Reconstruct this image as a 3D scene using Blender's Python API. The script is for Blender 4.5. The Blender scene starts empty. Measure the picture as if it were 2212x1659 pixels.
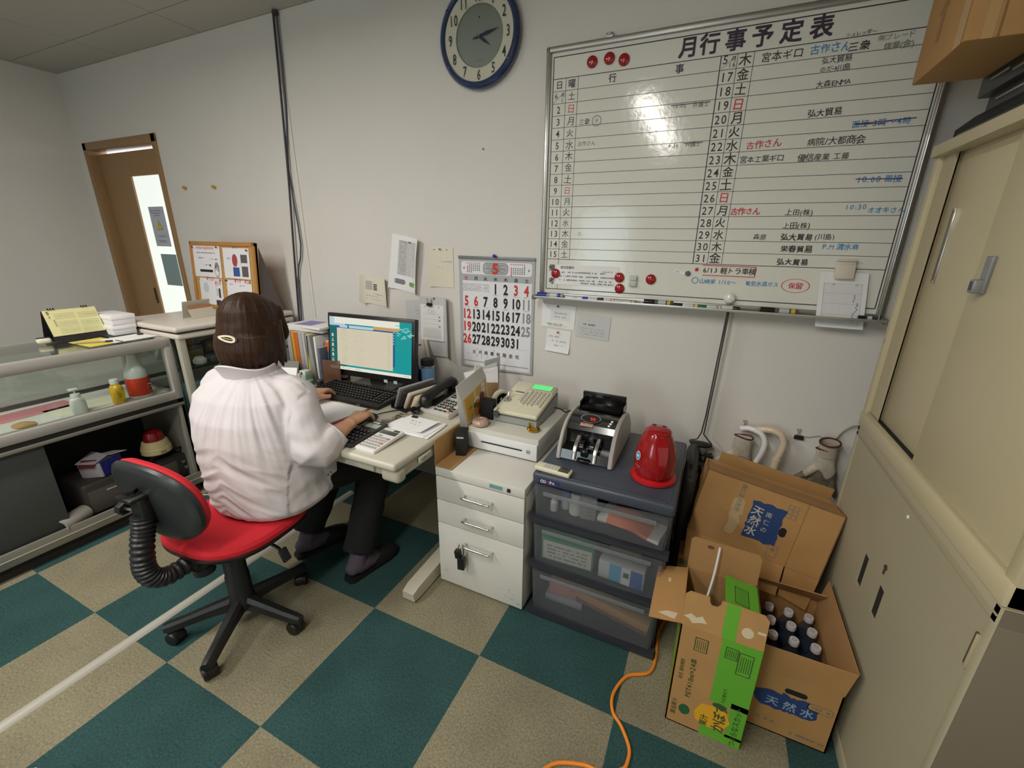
import bpy, bmesh, math, random
from mathutils import Matrix, Vector, Euler, noise as mnoise
import numpy as np
S = bpy.context.scene
COL = S.collection
PI = math.pi
rnd = random.Random(7)

# ------------------------------------------------------------------ camera
CW, CH, FPX = 2212, 1659, 910.80715
yaw, pit, rol = -0.4199, -0.31245, 0.01905
fw = Vector((math.sin(yaw)*math.cos(pit), math.cos(yaw)*math.cos(pit), math.sin(pit)))
r0 = Vector((math.cos(yaw), -math.sin(yaw), 0)); u0 = r0.cross(fw)
rt = r0*math.cos(rol) + u0*math.sin(rol); up = -r0*math.sin(rol) + u0*math.cos(rol)
cd = bpy.data.cameras.new('camera'); cam = bpy.data.objects.new('camera', cd); COL.objects.link(cam)
m3 = Matrix((rt, up, -fw)).transposed()
cam.matrix_world = Matrix.Translation((0.48778, -2.01017, 1.45268)) @ m3.to_4x4()
cd.sensor_width = 36; cd.lens = FPX/CW*36; cd.clip_start = 0.02; cd.clip_end = 60
cd.shift_x = -20.18/CW; cd.shift_y = -8.61/CW
S.camera = cam

# ------------------------------------------------------------------ view, world, lights
S.view_settings.view_transform = 'Standard'; S.view_settings.look = 'None'
S.view_settings.gamma = 1; S.view_settings.use_curve_mapping = False
S.view_settings.exposure = 0.0
W = bpy.data.worlds.new('World'); S.world = W; W.use_nodes = True
bg = W.node_tree.nodes['Background']; bg.inputs[0].default_value = (0.80, 0.90, 1.0, 1); bg.inputs[1].default_value = 4.0

def area(name, loc, rot, sx, sy, power, col):
    l = bpy.data.lights.new(name, 'AREA'); l.shape = 'RECTANGLE'; l.size = sx; l.size_y = sy
    l.energy = power; l.color = col
    o = bpy.data.objects.new(name, l); COL.objects.link(o)
    o.location = loc; o.rotation_euler = rot; return o
TUBES = [(-0.22, -2.75), (-1.75, -2.45)]
TPOW = [40, 52]
for (tx, ty), pw in zip(TUBES, TPOW):
    area('tube_light', (tx, ty, 2.53), (0, 0, 0), 0.16, 1.9, pw, (1.0, 0.95, 0.88))
area('window_daylight', (-1.3, -5.12, 1.25), (PI/2, 0, 0), 0.85, 1.6, 12, (0.86, 0.94, 1.0))

# ------------------------------------------------------------------ materials
def lin(c):
    c = c/255.0
    return c/12.92 if c <= 0.04045 else ((c+0.055)/1.055)**2.4
def rgb(*c):
    return (lin(c[0]), lin(c[1]), lin(c[2]), 1)
MATS = {}
def mat(name, c, rough=0.5, metal=0.0, var=0.0, vs=20.0, bump=0.0, bs=200.0, spec=0.5, emit=0.0, ecol=None, coat=0.0, stretch=None):
    if name in MATS: return MATS[name]
    m = bpy.data.materials.new(name); m.use_nodes = True; MATS[name] = m
    nt = m.node_tree; b = nt.nodes['Principled BSDF']
    col = rgb(*c)
    b.inputs['Base Color'].default_value = col
    b.inputs['Roughness'].default_value = rough; b.inputs['Metallic'].default_value = metal
    b.inputs['Specular IOR Level'].default_value = spec
    b.inputs['Coat Weight'].default_value = coat; b.inputs['Coat Roughness'].default_value = 0.08
    if emit > 0:
        b.inputs['Emission Color'].default_value = rgb(*(ecol or c)); b.inputs['Emission Strength'].default_value = emit
    if var > 0 or bump > 0:
        tc = nt.nodes.new('ShaderNodeTexCoord'); vec = tc.outputs['Object']
        if stretch:
            mp = nt.nodes.new('ShaderNodeMapping'); mp.inputs['Scale'].default_value = stretch
            nt.links.new(vec, mp.inputs['Vector']); vec = mp.outputs[0]
    if var > 0:
        n = nt.nodes.new('ShaderNodeTexNoise'); n.inputs['Scale'].default_value = vs; n.inputs['Detail'].default_value = 5
        nt.links.new(vec, n.inputs['Vector'])
        r = nt.nodes.new('ShaderNodeValToRGB'); r.color_ramp.elements[0].position = 0.3; r.color_ramp.elements[1].position = 0.7
        r.color_ramp.elements[0].color = [x*(1-var) for x in col[:3]]+[1]
        r.color_ramp.elements[1].color = [min(1, x*(1+var)) for x in col[:3]]+[1]
        nt.links.new(n.outputs['Fac'], r.inputs[0]); nt.links.new(r.outputs[0], b.inputs['Base Color'])
    if bump > 0:
        n2 = nt.nodes.new('ShaderNodeTexNoise'); n2.inputs['Scale'].default_value = bs; n2.inputs['Detail'].default_value = 4
        nt.links.new(vec, n2.inputs['Vector'])
        bp = nt.nodes.new('ShaderNodeBump'); bp.inputs['Strength'].default_value = bump; bp.inputs['Distance'].default_value = 0.004
        nt.links.new(n2.outputs['Fac'], bp.inputs['Height']); nt.links.new(bp.outputs[0], b.inputs['Normal'])
    return m
def glass(name, tint=(235, 245, 242), refl=0.10, rough=0.0):
    if name in MATS: return MATS[name]
    m = bpy.data.materials.new(name); m.use_nodes = True; MATS[name] = m
    nt = m.node_tree; nt.nodes.remove(nt.nodes['Principled BSDF']); out = nt.nodes['Material Output']
    t = nt.nodes.new('ShaderNodeBsdfTransparent'); t.inputs[0].default_value = rgb(*tint)
    g = nt.nodes.new('ShaderNodeBsdfGlossy'); g.inputs['Roughness'].default_value = rough
    ge = nt.nodes.new('ShaderNodeNewGeometry'); dt = nt.nodes.new('ShaderNodeVectorMath'); dt.operation = 'DOT_PRODUCT'
    nt.links.new(ge.outputs['Incoming'], dt.inputs[0]); nt.links.new(ge.outputs['Normal'], dt.inputs[1])
    def mth(op, a_, b_=None):
        n = nt.nodes.new('ShaderNodeMath'); n.operation = op; n.use_clamp = op == 'MULTIPLY_ADD'
        for i_, v_ in enumerate((a_, b_)):
            if v_ is None: continue
            if isinstance(v_, (int, float)): n.inputs[i_].default_value = v_
            else: nt.links.new(v_, n.inputs[i_])
        return n
    mu = mth('MULTIPLY_ADD', mth('POWER', mth('SUBTRACT', 1.0, mth('ABSOLUTE', dt.outputs['Value']).outputs[0]).outputs[0], 5.0).outputs[0], 0.9)
    mu.inputs[2].default_value = refl*0.5
    mx = nt.nodes.new('ShaderNodeMixShader')
    nt.links.new(mu.outputs[0], mx.inputs[0]); nt.links.new(t.outputs[0], mx.inputs[1]); nt.links.new(g.outputs[0], mx.inputs[2])
    nt.links.new(mx.outputs[0], out.inputs[0]); return m
def frosted(name, c, alpha=0.5, rough=0.3):
    if name in MATS: return MATS[name]
    m = mat(name, c, rough); nt = m.node_tree; b = nt.nodes['Principled BSDF']; out = nt.nodes['Material Output']
    t = nt.nodes.new('ShaderNodeBsdfTransparent'); mx = nt.nodes.new('ShaderNodeMixShader'); mx.inputs[0].default_value = alpha
    nt.links.new(t.outputs[0], mx.inputs[1]); nt.links.new(b.outputs[0], mx.inputs[2]); nt.links.new(mx.outputs[0], out.inputs[0])
    return m

# ------------------------------------------------------------------ geometry helpers
def T(x=0, y=0, z=0): return Matrix.Translation((x, y, z))
def RX(d): return Matrix.Rotation(math.radians(d), 4, 'X')
def RY(d): return Matrix.Rotation(math.radians(d), 4, 'Y')
def RZ(d): return Matrix.Rotation(math.radians(d), 4, 'Z')
WALLF = Matrix(((1, 0, 0, 0), (0, 0, -1, 0), (0, 1, 0, 0), (0, 0, 0, 1)))      # 2D x,y -> X,Z facing -Y
def wf(x, y, z): return T(x, y, z) @ WALLF
LEFTF = Matrix(((0, 0, -1, 0), (-1, 0, 0, 0), (0, 1, 0, 0), (0, 0, 0, 1)))     # faces -X, 2D x -> -Y
RIGHTF = Matrix(((0, 0, 1, 0), (1, 0, 0, 0), (0, 1, 0, 0), (0, 0, 0, 1)))      # faces +X, 2D x -> +Y
_bc = {}
def rbox_data(sx, sy, sz, r, seg):
    k = (round(sx, 5), round(sy, 5), round(sz, 5), round(r, 5), seg)
    if k not in _bc:
        bm = bmesh.new(); bmesh.ops.create_cube(bm, size=1)
        for v in bm.verts: v.co = Vector((v.co.x*sx, v.co.y*sy, v.co.z*sz))
        if r > 0:
            r = min(r, 0.49*min(sx, sy, sz))
            bmesh.ops.bevel(bm, geom=bm.edges[:], offset=r, segments=seg, profile=0.5, affect='EDGES')
        bm.verts.index_update()
        _bc[k] = ([v.co.copy() for v in bm.verts], [[v.index for v in f.verts] for f in bm.faces]); bm.free()
    return _bc[k]
_gl = {}
_fc = bpy.data.curves.new('glyphs', 'FONT'); _fc.resolution_u = 2
_fo = bpy.data.objects.new('glyphs', _fc); COL.objects.link(_fo)
def glyph(ch, bold):
    k = (ch, round(bold, 3))
    if k not in _gl:
        _fc.body = ch; _fc.offset = bold; _fc.size = 1
        dg = bpy.context.evaluated_depsgraph_get(); dg.update()
        me = bpy.data.meshes.new_from_object(_fo.evaluated_get(dg))
        _gl[k] = ([v.co.copy() for v in me.vertices], [list(p.vertices) for p in me.polygons]); bpy.data.meshes.remove(me)
    return _gl[k]
def is_cjk(ch): return ord(ch) > 0x2E00
class MB:
    def __init__(s): s.v = []; s.f = []; s.m = []
    def add(s, vs, fs, mi=0, M=None):
        o = len(s.v)
        s.v += [(M @ Vector(v)) if M is not None else Vector(v) for v in vs]
        s.f += [[i+o for i in f] for f in fs]; s.m += [mi]*len(fs); return s
    def box(s, c, d, mi=0, r=0.0, M=None, seg=2):
        vs, fs = rbox_data(d[0], d[1], d[2], r, seg)
        A = T(*c); A = (M @ A) if M is not None else A
        return s.add(vs, fs, mi, A)
    def b2(s, lo, hi, mi=0, r=0.0, M=None, seg=2):
        return s.box([(a+b)/2 for a, b in zip(lo, hi)], [b-a for a, b in zip(lo, hi)], mi, r, M, seg)
    def lathe(s, prof, n=28, mi=0, M=None, sy=1.0, caps=True):
        vs = []; fs = []; k = len(prof)
        for i in range(n):
            a = 2*PI*i/n
            for r, z in prof: vs.append((r*math.cos(a), r*math.sin(a)*sy, z))
        for i in range(n):
            j = (i+1) % n
            for q in range(k-1): fs.append([i*k+q, j*k+q, j*k+q+1, i*k+q+1])
        loop = prof[0] == prof[-1]; wide = max(p[0] for p in prof)
        if caps and not loop and prof[0][0] > 1e-6: fs.append([i*k for i in range(n)][::-1])
        if caps and not loop and prof[-1][0] > 1e-6: fs.append([i*k+k-1 for i in range(n)])
        return s.add(vs, fs, mi, M)
    def cyl(s, p0, p1, r0, r1=None, n=20, mi=0, M=None):
        p0 = Vector(p0); p1 = Vector(p1); d = p1-p0; L = d.length
        q = d.to_track_quat('Z', 'Y').to_matrix().to_4x4()
        A = T(*p0) @ q; A = (M @ A) if M is not None else A
        return s.lathe([(r0, 0), (r0 if r1 is None else r1, L)], n, mi, A)
    def tube(s, pts, r, n=10, mi=0, M=None, smooth=3, closed=False, sq=1.0):
        P = [Vector(p) for p in pts]; R_ = r if isinstance(r, (list, tuple)) else [r]*len(P)
        if smooth > 1 and len(P) > 2: P, R_ = catmull(P, R_, smooth)
        vs = []; fs = []; N = len(P); up_ = None
        for i in range(N):
            t = (P[min(i+1, N-1)]-P[max(i-1, 0)]).normalized()
            if up_ is None:
                up_ = Vector((0, 0, 1)) if abs(t.z) < 0.9 else Vector((0, 1, 0))
            a = t.cross(up_).normalized(); up_ = a.cross(t).normalized()
            for k in range(n):
                th = 2*PI*k/n
                vs.append(P[i]+(a*math.cos(th)+up_*math.sin(th)*sq)*R_[i])
        for i in range(N-1):
            for k in range(n): fs.append([i*n+k, i*n+(k+1) % n, (i+1)*n+(k+1) % n, (i+1)*n+k])
        fs.append(list(range(n))[::-1]); fs.append([(N-1)*n+k for k in range(n)])
        return s.add(vs, fs, mi, M)
    def prism(s, poly, z0, z1, mi=0, M=None):
        n = len(poly)
        vs = [(x, y, z0) for x, y in poly]+[(x, y, z1) for x, y in poly]
        fs = [list(range(n))[::-1], [n+i for i in range(n)]]
        fs += [[i, (i+1) % n, n+(i+1) % n, n+i] for i in range(n)]
        return s.add(vs, fs, mi, M)
    def loft(s, rings, mi=0, M=None, caps=True, closed=True):
        n = len(rings[0]); vs = [p for r in rings for p in r]; fs = []
        for i in range(len(rings)-1):
            for k in range(n if closed else n-1): fs.append([i*n+k, i*n+(k+1) % n, (i+1)*n+(k+1) % n, (i+1)*n+k])
        if caps: fs.append(list(range(n))[::-1]); fs.append([(len(rings)-1)*n+k for k in range(n)])
        return s.add(vs, fs, mi, M)
    def sheet(s, w, h, nx=1, ny=1, t=0.0008, mi=0, M=None, fn=None, x0=None, y0=None):
        """paper: 2D rectangle with thickness; lower-left at (x0,y0) (default centred)"""
        x0 = -w/2 if x0 is None else x0; y0 = -h/2 if y0 is None else y0
        vs = []; fs = []; g = (nx+1)*(ny+1)
        for side in (0, 1):
            for j in range(ny+1):
                for i in range(nx+1):
                    vs.append(Vector((x0+w*i/nx, y0+h*j/ny, -t*side)))
        ix = lambda i, j, sd: sd*g+j*(nx+1)+i
        for j in range(ny):
            for i in range(nx):
                fs.append([ix(i, j, 0), ix(i+1, j, 0), ix(i+1, j+1, 0), ix(i, j+1, 0)])
                fs.append([ix(i, j, 1), ix(i, j+1, 1), ix(i+1, j+1, 1), ix(i+1, j, 1)])
        for i in range(nx):
            fs.append([ix(i, 0, 0), ix(i, 0, 1), ix(i+1, 0, 1), ix(i+1, 0, 0)]); fs.append([ix(i, ny, 0), ix(i+1, ny, 0), ix(i+1, ny, 1), ix(i, ny, 1)])
        for j in range(ny):
            fs.append([ix(0, j, 0), ix(0, j+1, 0), ix(0, j+1, 1), ix(0, j, 1)]); fs.append([ix(nx, j, 0), ix(nx, j, 1), ix(nx, j+1, 1), ix(nx, j+1, 0)])
        return s.add(vs, fs, mi, M)
    def rect(s, x, y, w, h, mi=0, z=0.0006, M=None):
        """flat printed patch centred x,y in a 2D frame"""
        return s.add([(x-w/2, y-h/2, z), (x+w/2, y-h/2, z), (x+w/2, y+h/2, z), (x-w/2, y+h/2, z)], [[0, 1, 2, 3]], mi, M)
    def rectg(s, x, y, w, h, mi=0, z=0.0006, n=12):
        vs = [(x-w/2+w*i/n, y-h/2+h*j/n, z) for j in range(n+1) for i in range(n+1)]
        return s.add(vs, [[j*(n+1)+i, j*(n+1)+i+1, (j+1)*(n+1)+i+1, (j+1)*(n+1)+i] for j in range(n) for i in range(n)], mi)
    def poly(s, pts, mi=0, z=0.0006, M=None):
        return s.add([(p[0], p[1], z) for p in pts], [list(range(len(pts)))], mi, M)
    def line(s, a, b, w, mi=0, z=0.0006, M=None):
        a = Vector(a); b = Vector(b); d = (b-a).normalized(); n_ = Vector((-d.y, d.x))*w/2
        return s.poly([a-n_, b-n_, b+n_, a+n_], mi, z, M)
    def ring2(s, x, y, r, w, mi=0, z=0.0006, M=None, n=28, sy=1.0):
        vs = []; fs = []
        for i in range(n):
            a = 2*PI*i/n
            for q in (r-w/2, r+w/2): vs.append((x+q*math.cos(a), y+q*math.sin(a)*sy, z))
        for i in range(n):
            j = (i+1) % n; fs.append([2*i, 2*i+1, 2*j+1, 2*j])
        return s.add(vs, fs, mi, M)
    def disc(s, x, y, r, mi=0, z=0.0006, M=None, n=24, sy=1.0):
        return s.poly([(x+r*math.cos(2*PI*i/n), y+r*math.sin(2*PI*i/n)*sy) for i in range(n)], mi, z, M)
    def text(s, st, x, y, h, mi=0, M=None, bold=0.0, sx=1.0, jit=0.0, z=0.0008, align='C', vert=False, pitch=1.0, rot=0.0):
        """lettering of em height h centred on x,y (2D frame)"""
        adv = []
        for ch in st: adv.append((0.98 if is_cjk(ch) else (0.34 if ch in ' .:,il1!|()/-' and ch != '1' else 0.62))*pitch)
        tot = sum(adv); cur = -tot/2 if align == 'C' else 0.0
        n = len(st)
        for i, ch in enumerate(st):
            if ch != ' ':
                cj = is_cjk(ch); gv, gf = glyph(ch, 0.0 if (cj and bold > 0) or ch in 'MNAKW' else bold)
                if gv:
                    xs = [q.x for q in gv]; cx = (min(xs)+max(xs))/2
                    a = math.radians(rot)+(rnd.uniform(-jit, jit) if jit else 0); sc = h*(1+(rnd.uniform(-jit, jit) if jit else 0))
                    ca, sa = math.cos(a), math.sin(a)
                    if vert: ox, oy = 0, ((n-1)/2-i)*pitch*h
                    else: ox, oy = (cur+adv[i]/2)*h*sx, 0
                    if jit: oy += rnd.uniform(-jit, jit)*h*0.35
                    cr, sr = math.cos(math.radians(rot)), math.sin(math.radians(rot))
                    ox, oy = ox*cr-oy*sr, ox*sr+oy*cr
                    vs = []
                    for q in gv:
                        px_ = (q.x-cx)*sc*sx; py_ = (q.y-0.36)*sc
                        vs.append((x+ox+px_*ca-py_*sa, y+oy+px_*sa+py_*ca, z))
                    s.add(vs, gf, mi, M)
                    if cj and bold > 0:
                        q_ = bold*h*0.9
                        for k_, (ex, ey) in enumerate(((q_, q_), (-q_, q_), (q_, -q_), (-q_, -q_))):
                            s.add([(a_+ex, b_+ey, c_+.00003*(k_+1)) for a_, b_, c_ in vs], gf, mi, M)
            cur += adv[i]
        return s
    def blur(s, x, y, w, h, mi=0, M=None, z=0.0006, dens=0.75):
        """a line of print too small to read: short uneven dashes"""
        cx = x-w/2
        while cx < x+w/2:
            d = h*rnd.uniform(0.5, 1.1)
            if rnd.random() < dens: s.rect(cx+d*0.4, y+rnd.uniform(-.08, .08)*h, min(d*0.75, x+w/2-cx), h*rnd.uniform(0.55, 0.95), mi, z, M)
            cx += d
        return s
    def warp(s, fn): s.v = [Vector(fn(v)) for v in s.v]; return s
    def xf(s, M): s.v = [M @ v for v in s.v]; return s
    def build(s, name, mats, parent=None, loc=None, rz=0.0, sharp=32, flat=False, world=False):
        me = bpy.data.meshes.new(name); me.from_pydata([tuple(v) for v in s.v], [], s.f)
        mats = mats if isinstance(mats, (list, tuple)) else [mats]
        for m in mats: me.materials.append(m)
        me.polygons.foreach_set('material_index', s.m)
        if not flat:
            me.polygons.foreach_set('use_smooth', [True]*len(s.f))
            me.set_sharp_from_angle(angle=math.radians(sharp))
        me.update(); o = bpy.data.objects.new(name, me); COL.objects.link(o)
        if parent is not None:
            o.parent = parent
        if loc is not None: o.location = loc
        o.rotation_euler = (0, 0, math.radians(rz)); return o
def catmull(P, R_, k):
    out = []; ro = []; n = len(P)
    for i in range(n-1):
        p0, p1, p2, p3 = P[max(i-1, 0)], P[i], P[i+1], P[min(i+2, n-1)]
        for q in range(k):
            t = q/k; t2 = t*t; t3 = t2*t
            out.append(0.5*((2*p1)+(p2-p0)*t+(2*p0-5*p1+4*p2-p3)*t2+(3*p1-p0-3*p2+p3)*t3)); ro.append(R_[i]*(1-t)+R_[i+1]*t)
    out.append(P[-1]); ro.append(R_[-1]); return out, ro
def tag(o, label=None, cat=None, group=None, kind=None):
    if label: o['label'] = label
    if cat: o['category'] = cat
    if group: o['group'] = group
    if kind: o['kind'] = kind
    return o
def thing(name, label, cat, loc=(0, 0, 0), rz=0.0, group=None, rot=None):
    o = bpy.data.objects.new(name, None); COL.objects.link(o); o.empty_display_size = 0.05
    o.location = loc; o.rotation_euler = rot if rot else (0, 0, math.radians(rz))
    return tag(o, label, cat, group)
def single(mb, name, mats, label, cat, loc=(0, 0, 0), rz=0.0, group=None, rot=None, **k):
    o = mb.build(name, mats, None, loc, rz, **k)
    if rot: o.rotation_euler = rot
    return tag(o, label, cat, group)
def struct(mb, name, mats, parent=None, **k):
    o = mb.build(name, mats, parent, **k)
    if parent is None: o['kind'] = 'structure'
    return o
def dup(root, loc=None, label=None, group=None, rz=None):
    r = root.copy(); COL.objects.link(r)
    if loc is not None: r.location = loc
    if rz is not None: r.rotation_euler = (0, 0, math.radians(rz))
    if label: r['label'] = label
    if group: r['group'] = group
    for ch in list(root.children):
        c = ch.copy(); COL.objects.link(c); c.parent = r
        for g in list(ch.children):
            d = g.copy(); COL.objects.link(d); d.parent = c
    return r
def rrect(w, h, r, n=5):
    out = []
    for cx, cy, a0 in ((w/2-r, h/2-r, 0), (-w/2+r, h/2-r, 90), (-w/2+r, -h/2+r, 180), (w/2-r, -h/2+r, 270)):
        for i in range(n+1):
            a = math.radians(a0+90*i/n); out.append((cx+r*math.cos(a), cy+r*math.sin(a)))
    return out

WHITE_PAPER = mat('paper_white', (238, 238, 238), 0.8)
CREAM_PAPER = mat('paper_cream', (226, 220, 200), 0.8)
GREY_PAPER = mat('paper_grey', (205, 206, 206), 0.8)
INK = mat('ink_black', (28, 26, 30), 0.6)
INKG = mat('ink_grey', (128, 126, 130), 0.7)
INKL = mat('ink_light', (178, 178, 182), 0.7)
RED = mat('ink_red', (205, 50, 60), 0.6)
BLUE = mat('ink_blue', (60, 135, 190), 0.6)
BLK = mat('black_plastic', (22, 22, 23), 0.42)
BLKM = mat('black_matt', (20, 20, 20), 0.75)
STEEL = mat('steel', (190, 190, 188), 0.3, 1.0)
CHROME = mat('chrome', (215, 212, 205), 0.15, 1.0)
ALU = mat('aluminium', (170, 168, 164), 0.4, 0.85)

# ------------------------------------------------------------------ the room
XL, XR, YB, ZC = -4.42, 1.47, -5.2, 2.645
wallm = mat('wall_paint', (221, 217, 211), 0.75, var=0.015, vs=3, bump=0.12, bs=260)
ceilm = mat('ceiling_board', (186, 181, 172), 0.85, bump=0.15, bs=300)
def carpet():
    m = bpy.data.materials.new('carpet_tiles'); m.use_nodes = True; nt = m.node_tree; b = nt.nodes['Principled BSDF']; L = nt.links.new
    tc = nt.nodes.new('ShaderNodeTexCoord'); mp = nt.nodes.new('ShaderNodeMapping'); mp.inputs['Location'].default_value = (0.613+10, 0.997+10, 0.26)
    L(tc.outputs['Object'], mp.inputs[0])
    ck = nt.nodes.new('ShaderNodeTexChecker'); ck.inputs['Scale'].default_value = 2.0; L(mp.outputs[0], ck.inputs['Vector'])
    ck.inputs['Color2'].default_value = rgb(132, 126, 104); ck.inputs['Color1'].default_value = rgb(50, 78, 77)
    n = nt.nodes.new('ShaderNodeTexNoise'); n.inputs['Scale'].default_value = 150; n.inputs['Detail'].default_value = 8; L(tc.outputs['Object'], n.inputs['Vector'])
    n2 = nt.nodes.new('ShaderNodeTexNoise'); n2.inputs['Scale'].default_value = 5; n2.inputs['Detail'].default_value = 3; L(tc.outputs['Object'], n2.inputs['Vector'])
    def ramp(src, a, bb, p0, p1):
        r = nt.nodes.new('ShaderNodeValToRGB'); r.color_ramp.elements[0].position = p0; r.color_ramp.elements[1].position = p1
        r.color_ramp.elements[0].color = (a, a, a, 1); r.color_ramp.elements[1].color = (bb, bb, bb, 1); L(src, r.inputs[0]); return r.outputs[0]
    def mul(a, bb):
        x = nt.nodes.new('ShaderNodeMix'); x.data_type = 'RGBA'; x.blend_type = 'MULTIPLY'; x.inputs[0].default_value = 1
        L(a, x.inputs[6]); L(bb, x.inputs[7]); return x.outputs[2]
    c = mul(ck.outputs['Color'], ramp(n.outputs['Fac'], 0.72, 1.28, 0.3, 0.7)); c = mul(c, ramp(n2.outputs['Fac'], 0.88, 1.1, 0.3, 0.7))
    L(c, b.inputs['Base Color']); b.inputs['Roughness'].default_value = 0.95; b.inputs['Specular IOR Level'].default_value = 0.1
    bp = nt.nodes.new('ShaderNodeBump'); bp.inputs['Strength'].default_value = 0.5; bp.inputs['Distance'].default_value = 0.004
    L(n.outputs['Fac'], bp.inputs['Height']); L(bp.outputs[0], b.inputs['Normal']); return m
struct(MB().b2((XL-.1, YB-.1, -.1), (XR+.1, .1, 0)), 'floor', carpet())
# ceiling boards with narrow joints
m = MB(); m.b2((XL-.1, YB-.1, ZC+.004), (XR+.1, .1, ZC+.1), 1)
for i in range(8):
    for j in range(13):
        x0 = XL+i*.91; y1 = -j*.455+.2; m.b2((x0+.003, max(y1-.455, YB)+.003, ZC), (min(x0+.91, XR+.05)-.003, min(y1, 0.0)-.003, ZC+.012), 0) if y1-.455 < -0.02 and y1 > YB and x0 < XR else None
struct(m, 'ceiling', [ceilm, mat('ceiling_joint', (150, 146, 138), 0.9)])
# back wall (y = 0) with the door opening on the left
DX0, DX1, DZ = -4.31, -3.30, 2.155
m = MB(); m.b2((DX1, 0, 0), (XR+.1, .12, ZC)); m.b2((XL-.1, 0, 0), (DX0, .12, ZC)); m.b2((DX0, 0, DZ), (DX1, .12, ZC))
struct(m, 'wall_back', wallm)
struct(MB().b2((XL-.1, YB, 0), (XL, 0, ZC)), 'wall_left', wallm)
struct(MB().b2((XR, YB, 0), (XR+.1, 0, ZC)), 'wall_right', wallm)
m = MB(); WX0, WX1, WZ0, WZ1 = -1.72, -0.88, 0.12, 1.98
m.b2((XL, YB-.12, 0), (WX0, YB, ZC)); m.b2((WX1, YB-.12, 0), (XR, YB, ZC)); m.b2((WX0, YB-.12, WZ1), (WX1, YB, ZC)); m.b2((WX0, YB-.12, 0), (WX1, YB, WZ0))
struct(m, 'wall_front', wallm)
m = MB()
for x in (WX0, WX1): m.b2((x-.03, YB-.08, WZ0), (x+.03, YB+.01, WZ1))
for z in (WZ0, 1.0, WZ1): m.b2((WX0, YB-.08, z-.03), (WX1, YB+.01, z+.03))
w = struct(m, 'window_1', ALU); struct(MB().b2((WX0+.03, YB-.05, WZ0), (WX1-.03, YB-.044, WZ1)), 'pane', glass('window_glass'), w)
struct(MB().b2((XL, -.012, 0), (-1.2, -.001, .07), r=.002), 'baseboard_back', mat('baseboard_vinyl', (70, 62, 52), 0.6))
# wall joint strip running down the back wall
struct(MB().b2((-1.955, -.006, 0), (-1.925, -.0005, ZC-.003), r=.002), 'trim_1', wallm)
# door on the back wall
wood = mat('door_wood', (158, 124, 86), 0.5, var=0.08, vs=9, stretch=(14, 14, 1.2))
m = MB()
m.b2((DX0, -.012, 0), (DX0+.05, .12, DZ), r=.003); m.b2((DX1-.05, -.012, 0), (DX1, .12, DZ), r=.003)
m.b2((DX0, -.012, DZ-.055), (DX1, .12, DZ), r=.003)
d = struct(m, 'door_1', wood)
m = MB(); lx0, lx1 = DX0+.052, DX1-.052; y0, y1 = .055, .09
m.b2((lx0, y0, .02), (-3.86, y1, DZ-.075)); m.b2((-3.425, y0, .02), (lx1, y1, DZ-.075)); m.b2((-3.86, y0, 1.905), (-3.425, y1, DZ-.075)); m.b2((-3.86, y0, .02), (-3.425, y1, .35))
leaf = struct(m, 'door_leaf', wood, d)
lit = mat('lit_frosted_glass', (235, 242, 238), 0.4, emit=0.75, ecol=(240, 246, 240))
struct(MB().b2((-3.86, .068, .35), (-3.425, .076, 1.905)), 'glass_pane', lit, d)
m = MB(); m.box((-3.905, .052, .97), (.022, .006, .13), 0, .003); m.cyl((-3.905, .05, .92), (-3.905, .046, .92), .007, mi=1)
struct(m, 'pull_plate', [mat('dark_bronze', (70, 60, 52), 0.4, 0.8), STEEL], d)

# ------------------------------------------------------------------ whiteboard
def wbmat():
    m = mat('whiteboard_enamel', (226, 226, 216), 0.12, spec=0.45); nt = m.node_tree; b = nt.nodes['Principled BSDF']
    tc = nt.nodes.new('ShaderNodeTexCoord'); n = nt.nodes.new('ShaderNodeTexNoise'); n.inputs['Scale'].default_value = 42; n.inputs['Detail'].default_value = 2
    nt.links.new(tc.outputs['Object'], n.inputs['Vector']); bp = nt.nodes.new('ShaderNodeBump'); bp.inputs['Strength'].default_value = 0.10; bp.inputs['Distance'].default_value = 0.003
    nt.links.new(n.outputs['Fac'], bp.inputs['Height']); nt.links.new(bp.outputs[0], b.inputs['Normal']); return m
WY = -.028                                   # board surface
wb = thing('whiteboard', 'large white monthly schedule board in an aluminium frame covered in Japanese handwriting', 'whiteboard', (0.38, 0, 1.72))
OX, OZ = 0.38, 1.72
F = wf(-OX, WY, -OZ)                         # 2D frame in wall x,z coordinates
m = MB().b2((-.285-OX, WY, 1.225-OZ), (1.048-OX, -.004, 2.222-OZ), 0)
GL = 'ink_violet_black'; gl = mat(GL, (58, 44, 66), 0.6)
# printed grid
zt, zb = 2.125, 1.386; rh = (zt-zb)/16
L = lambda a, b, w: m.line(a, b, w, 1, .0006, F)
for a, b in (((-.273, 2.205), (1.040, 2.205)), ((-.273, 1.246), (1.040, 1.246)), ((-.273, 1.246), (-.273, 2.205)), ((1.040, 1.246), (1.040, 2.205))): L(a, b, .0036)
L((-.273, zt), (1.04, zt), .0026)
for k in range(1, 17):
    L((-.273, zt-k*rh), (1.04, zt-k*rh), .0017 if k < 16 else .0024)
L((.386, zb), (.386, zt), .0034)
for x in (-.215, -.161, .442, .496): L((x, zb), (x, zt), .0018)
L((-.215, 1.246), (-.215, zb), .002)
L((-.268, zt-2*rh+.004), (-.22, zt-rh-.004), .0012); L((.391, zt-rh+.004), (.438, zt-.004), .0012)
for s_, x in zip('月行事予定表', (.262, .340, .427, .513, .602, .690)): m.text(s_, x, 2.168, .070, 1, F, bold=.028)
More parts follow.
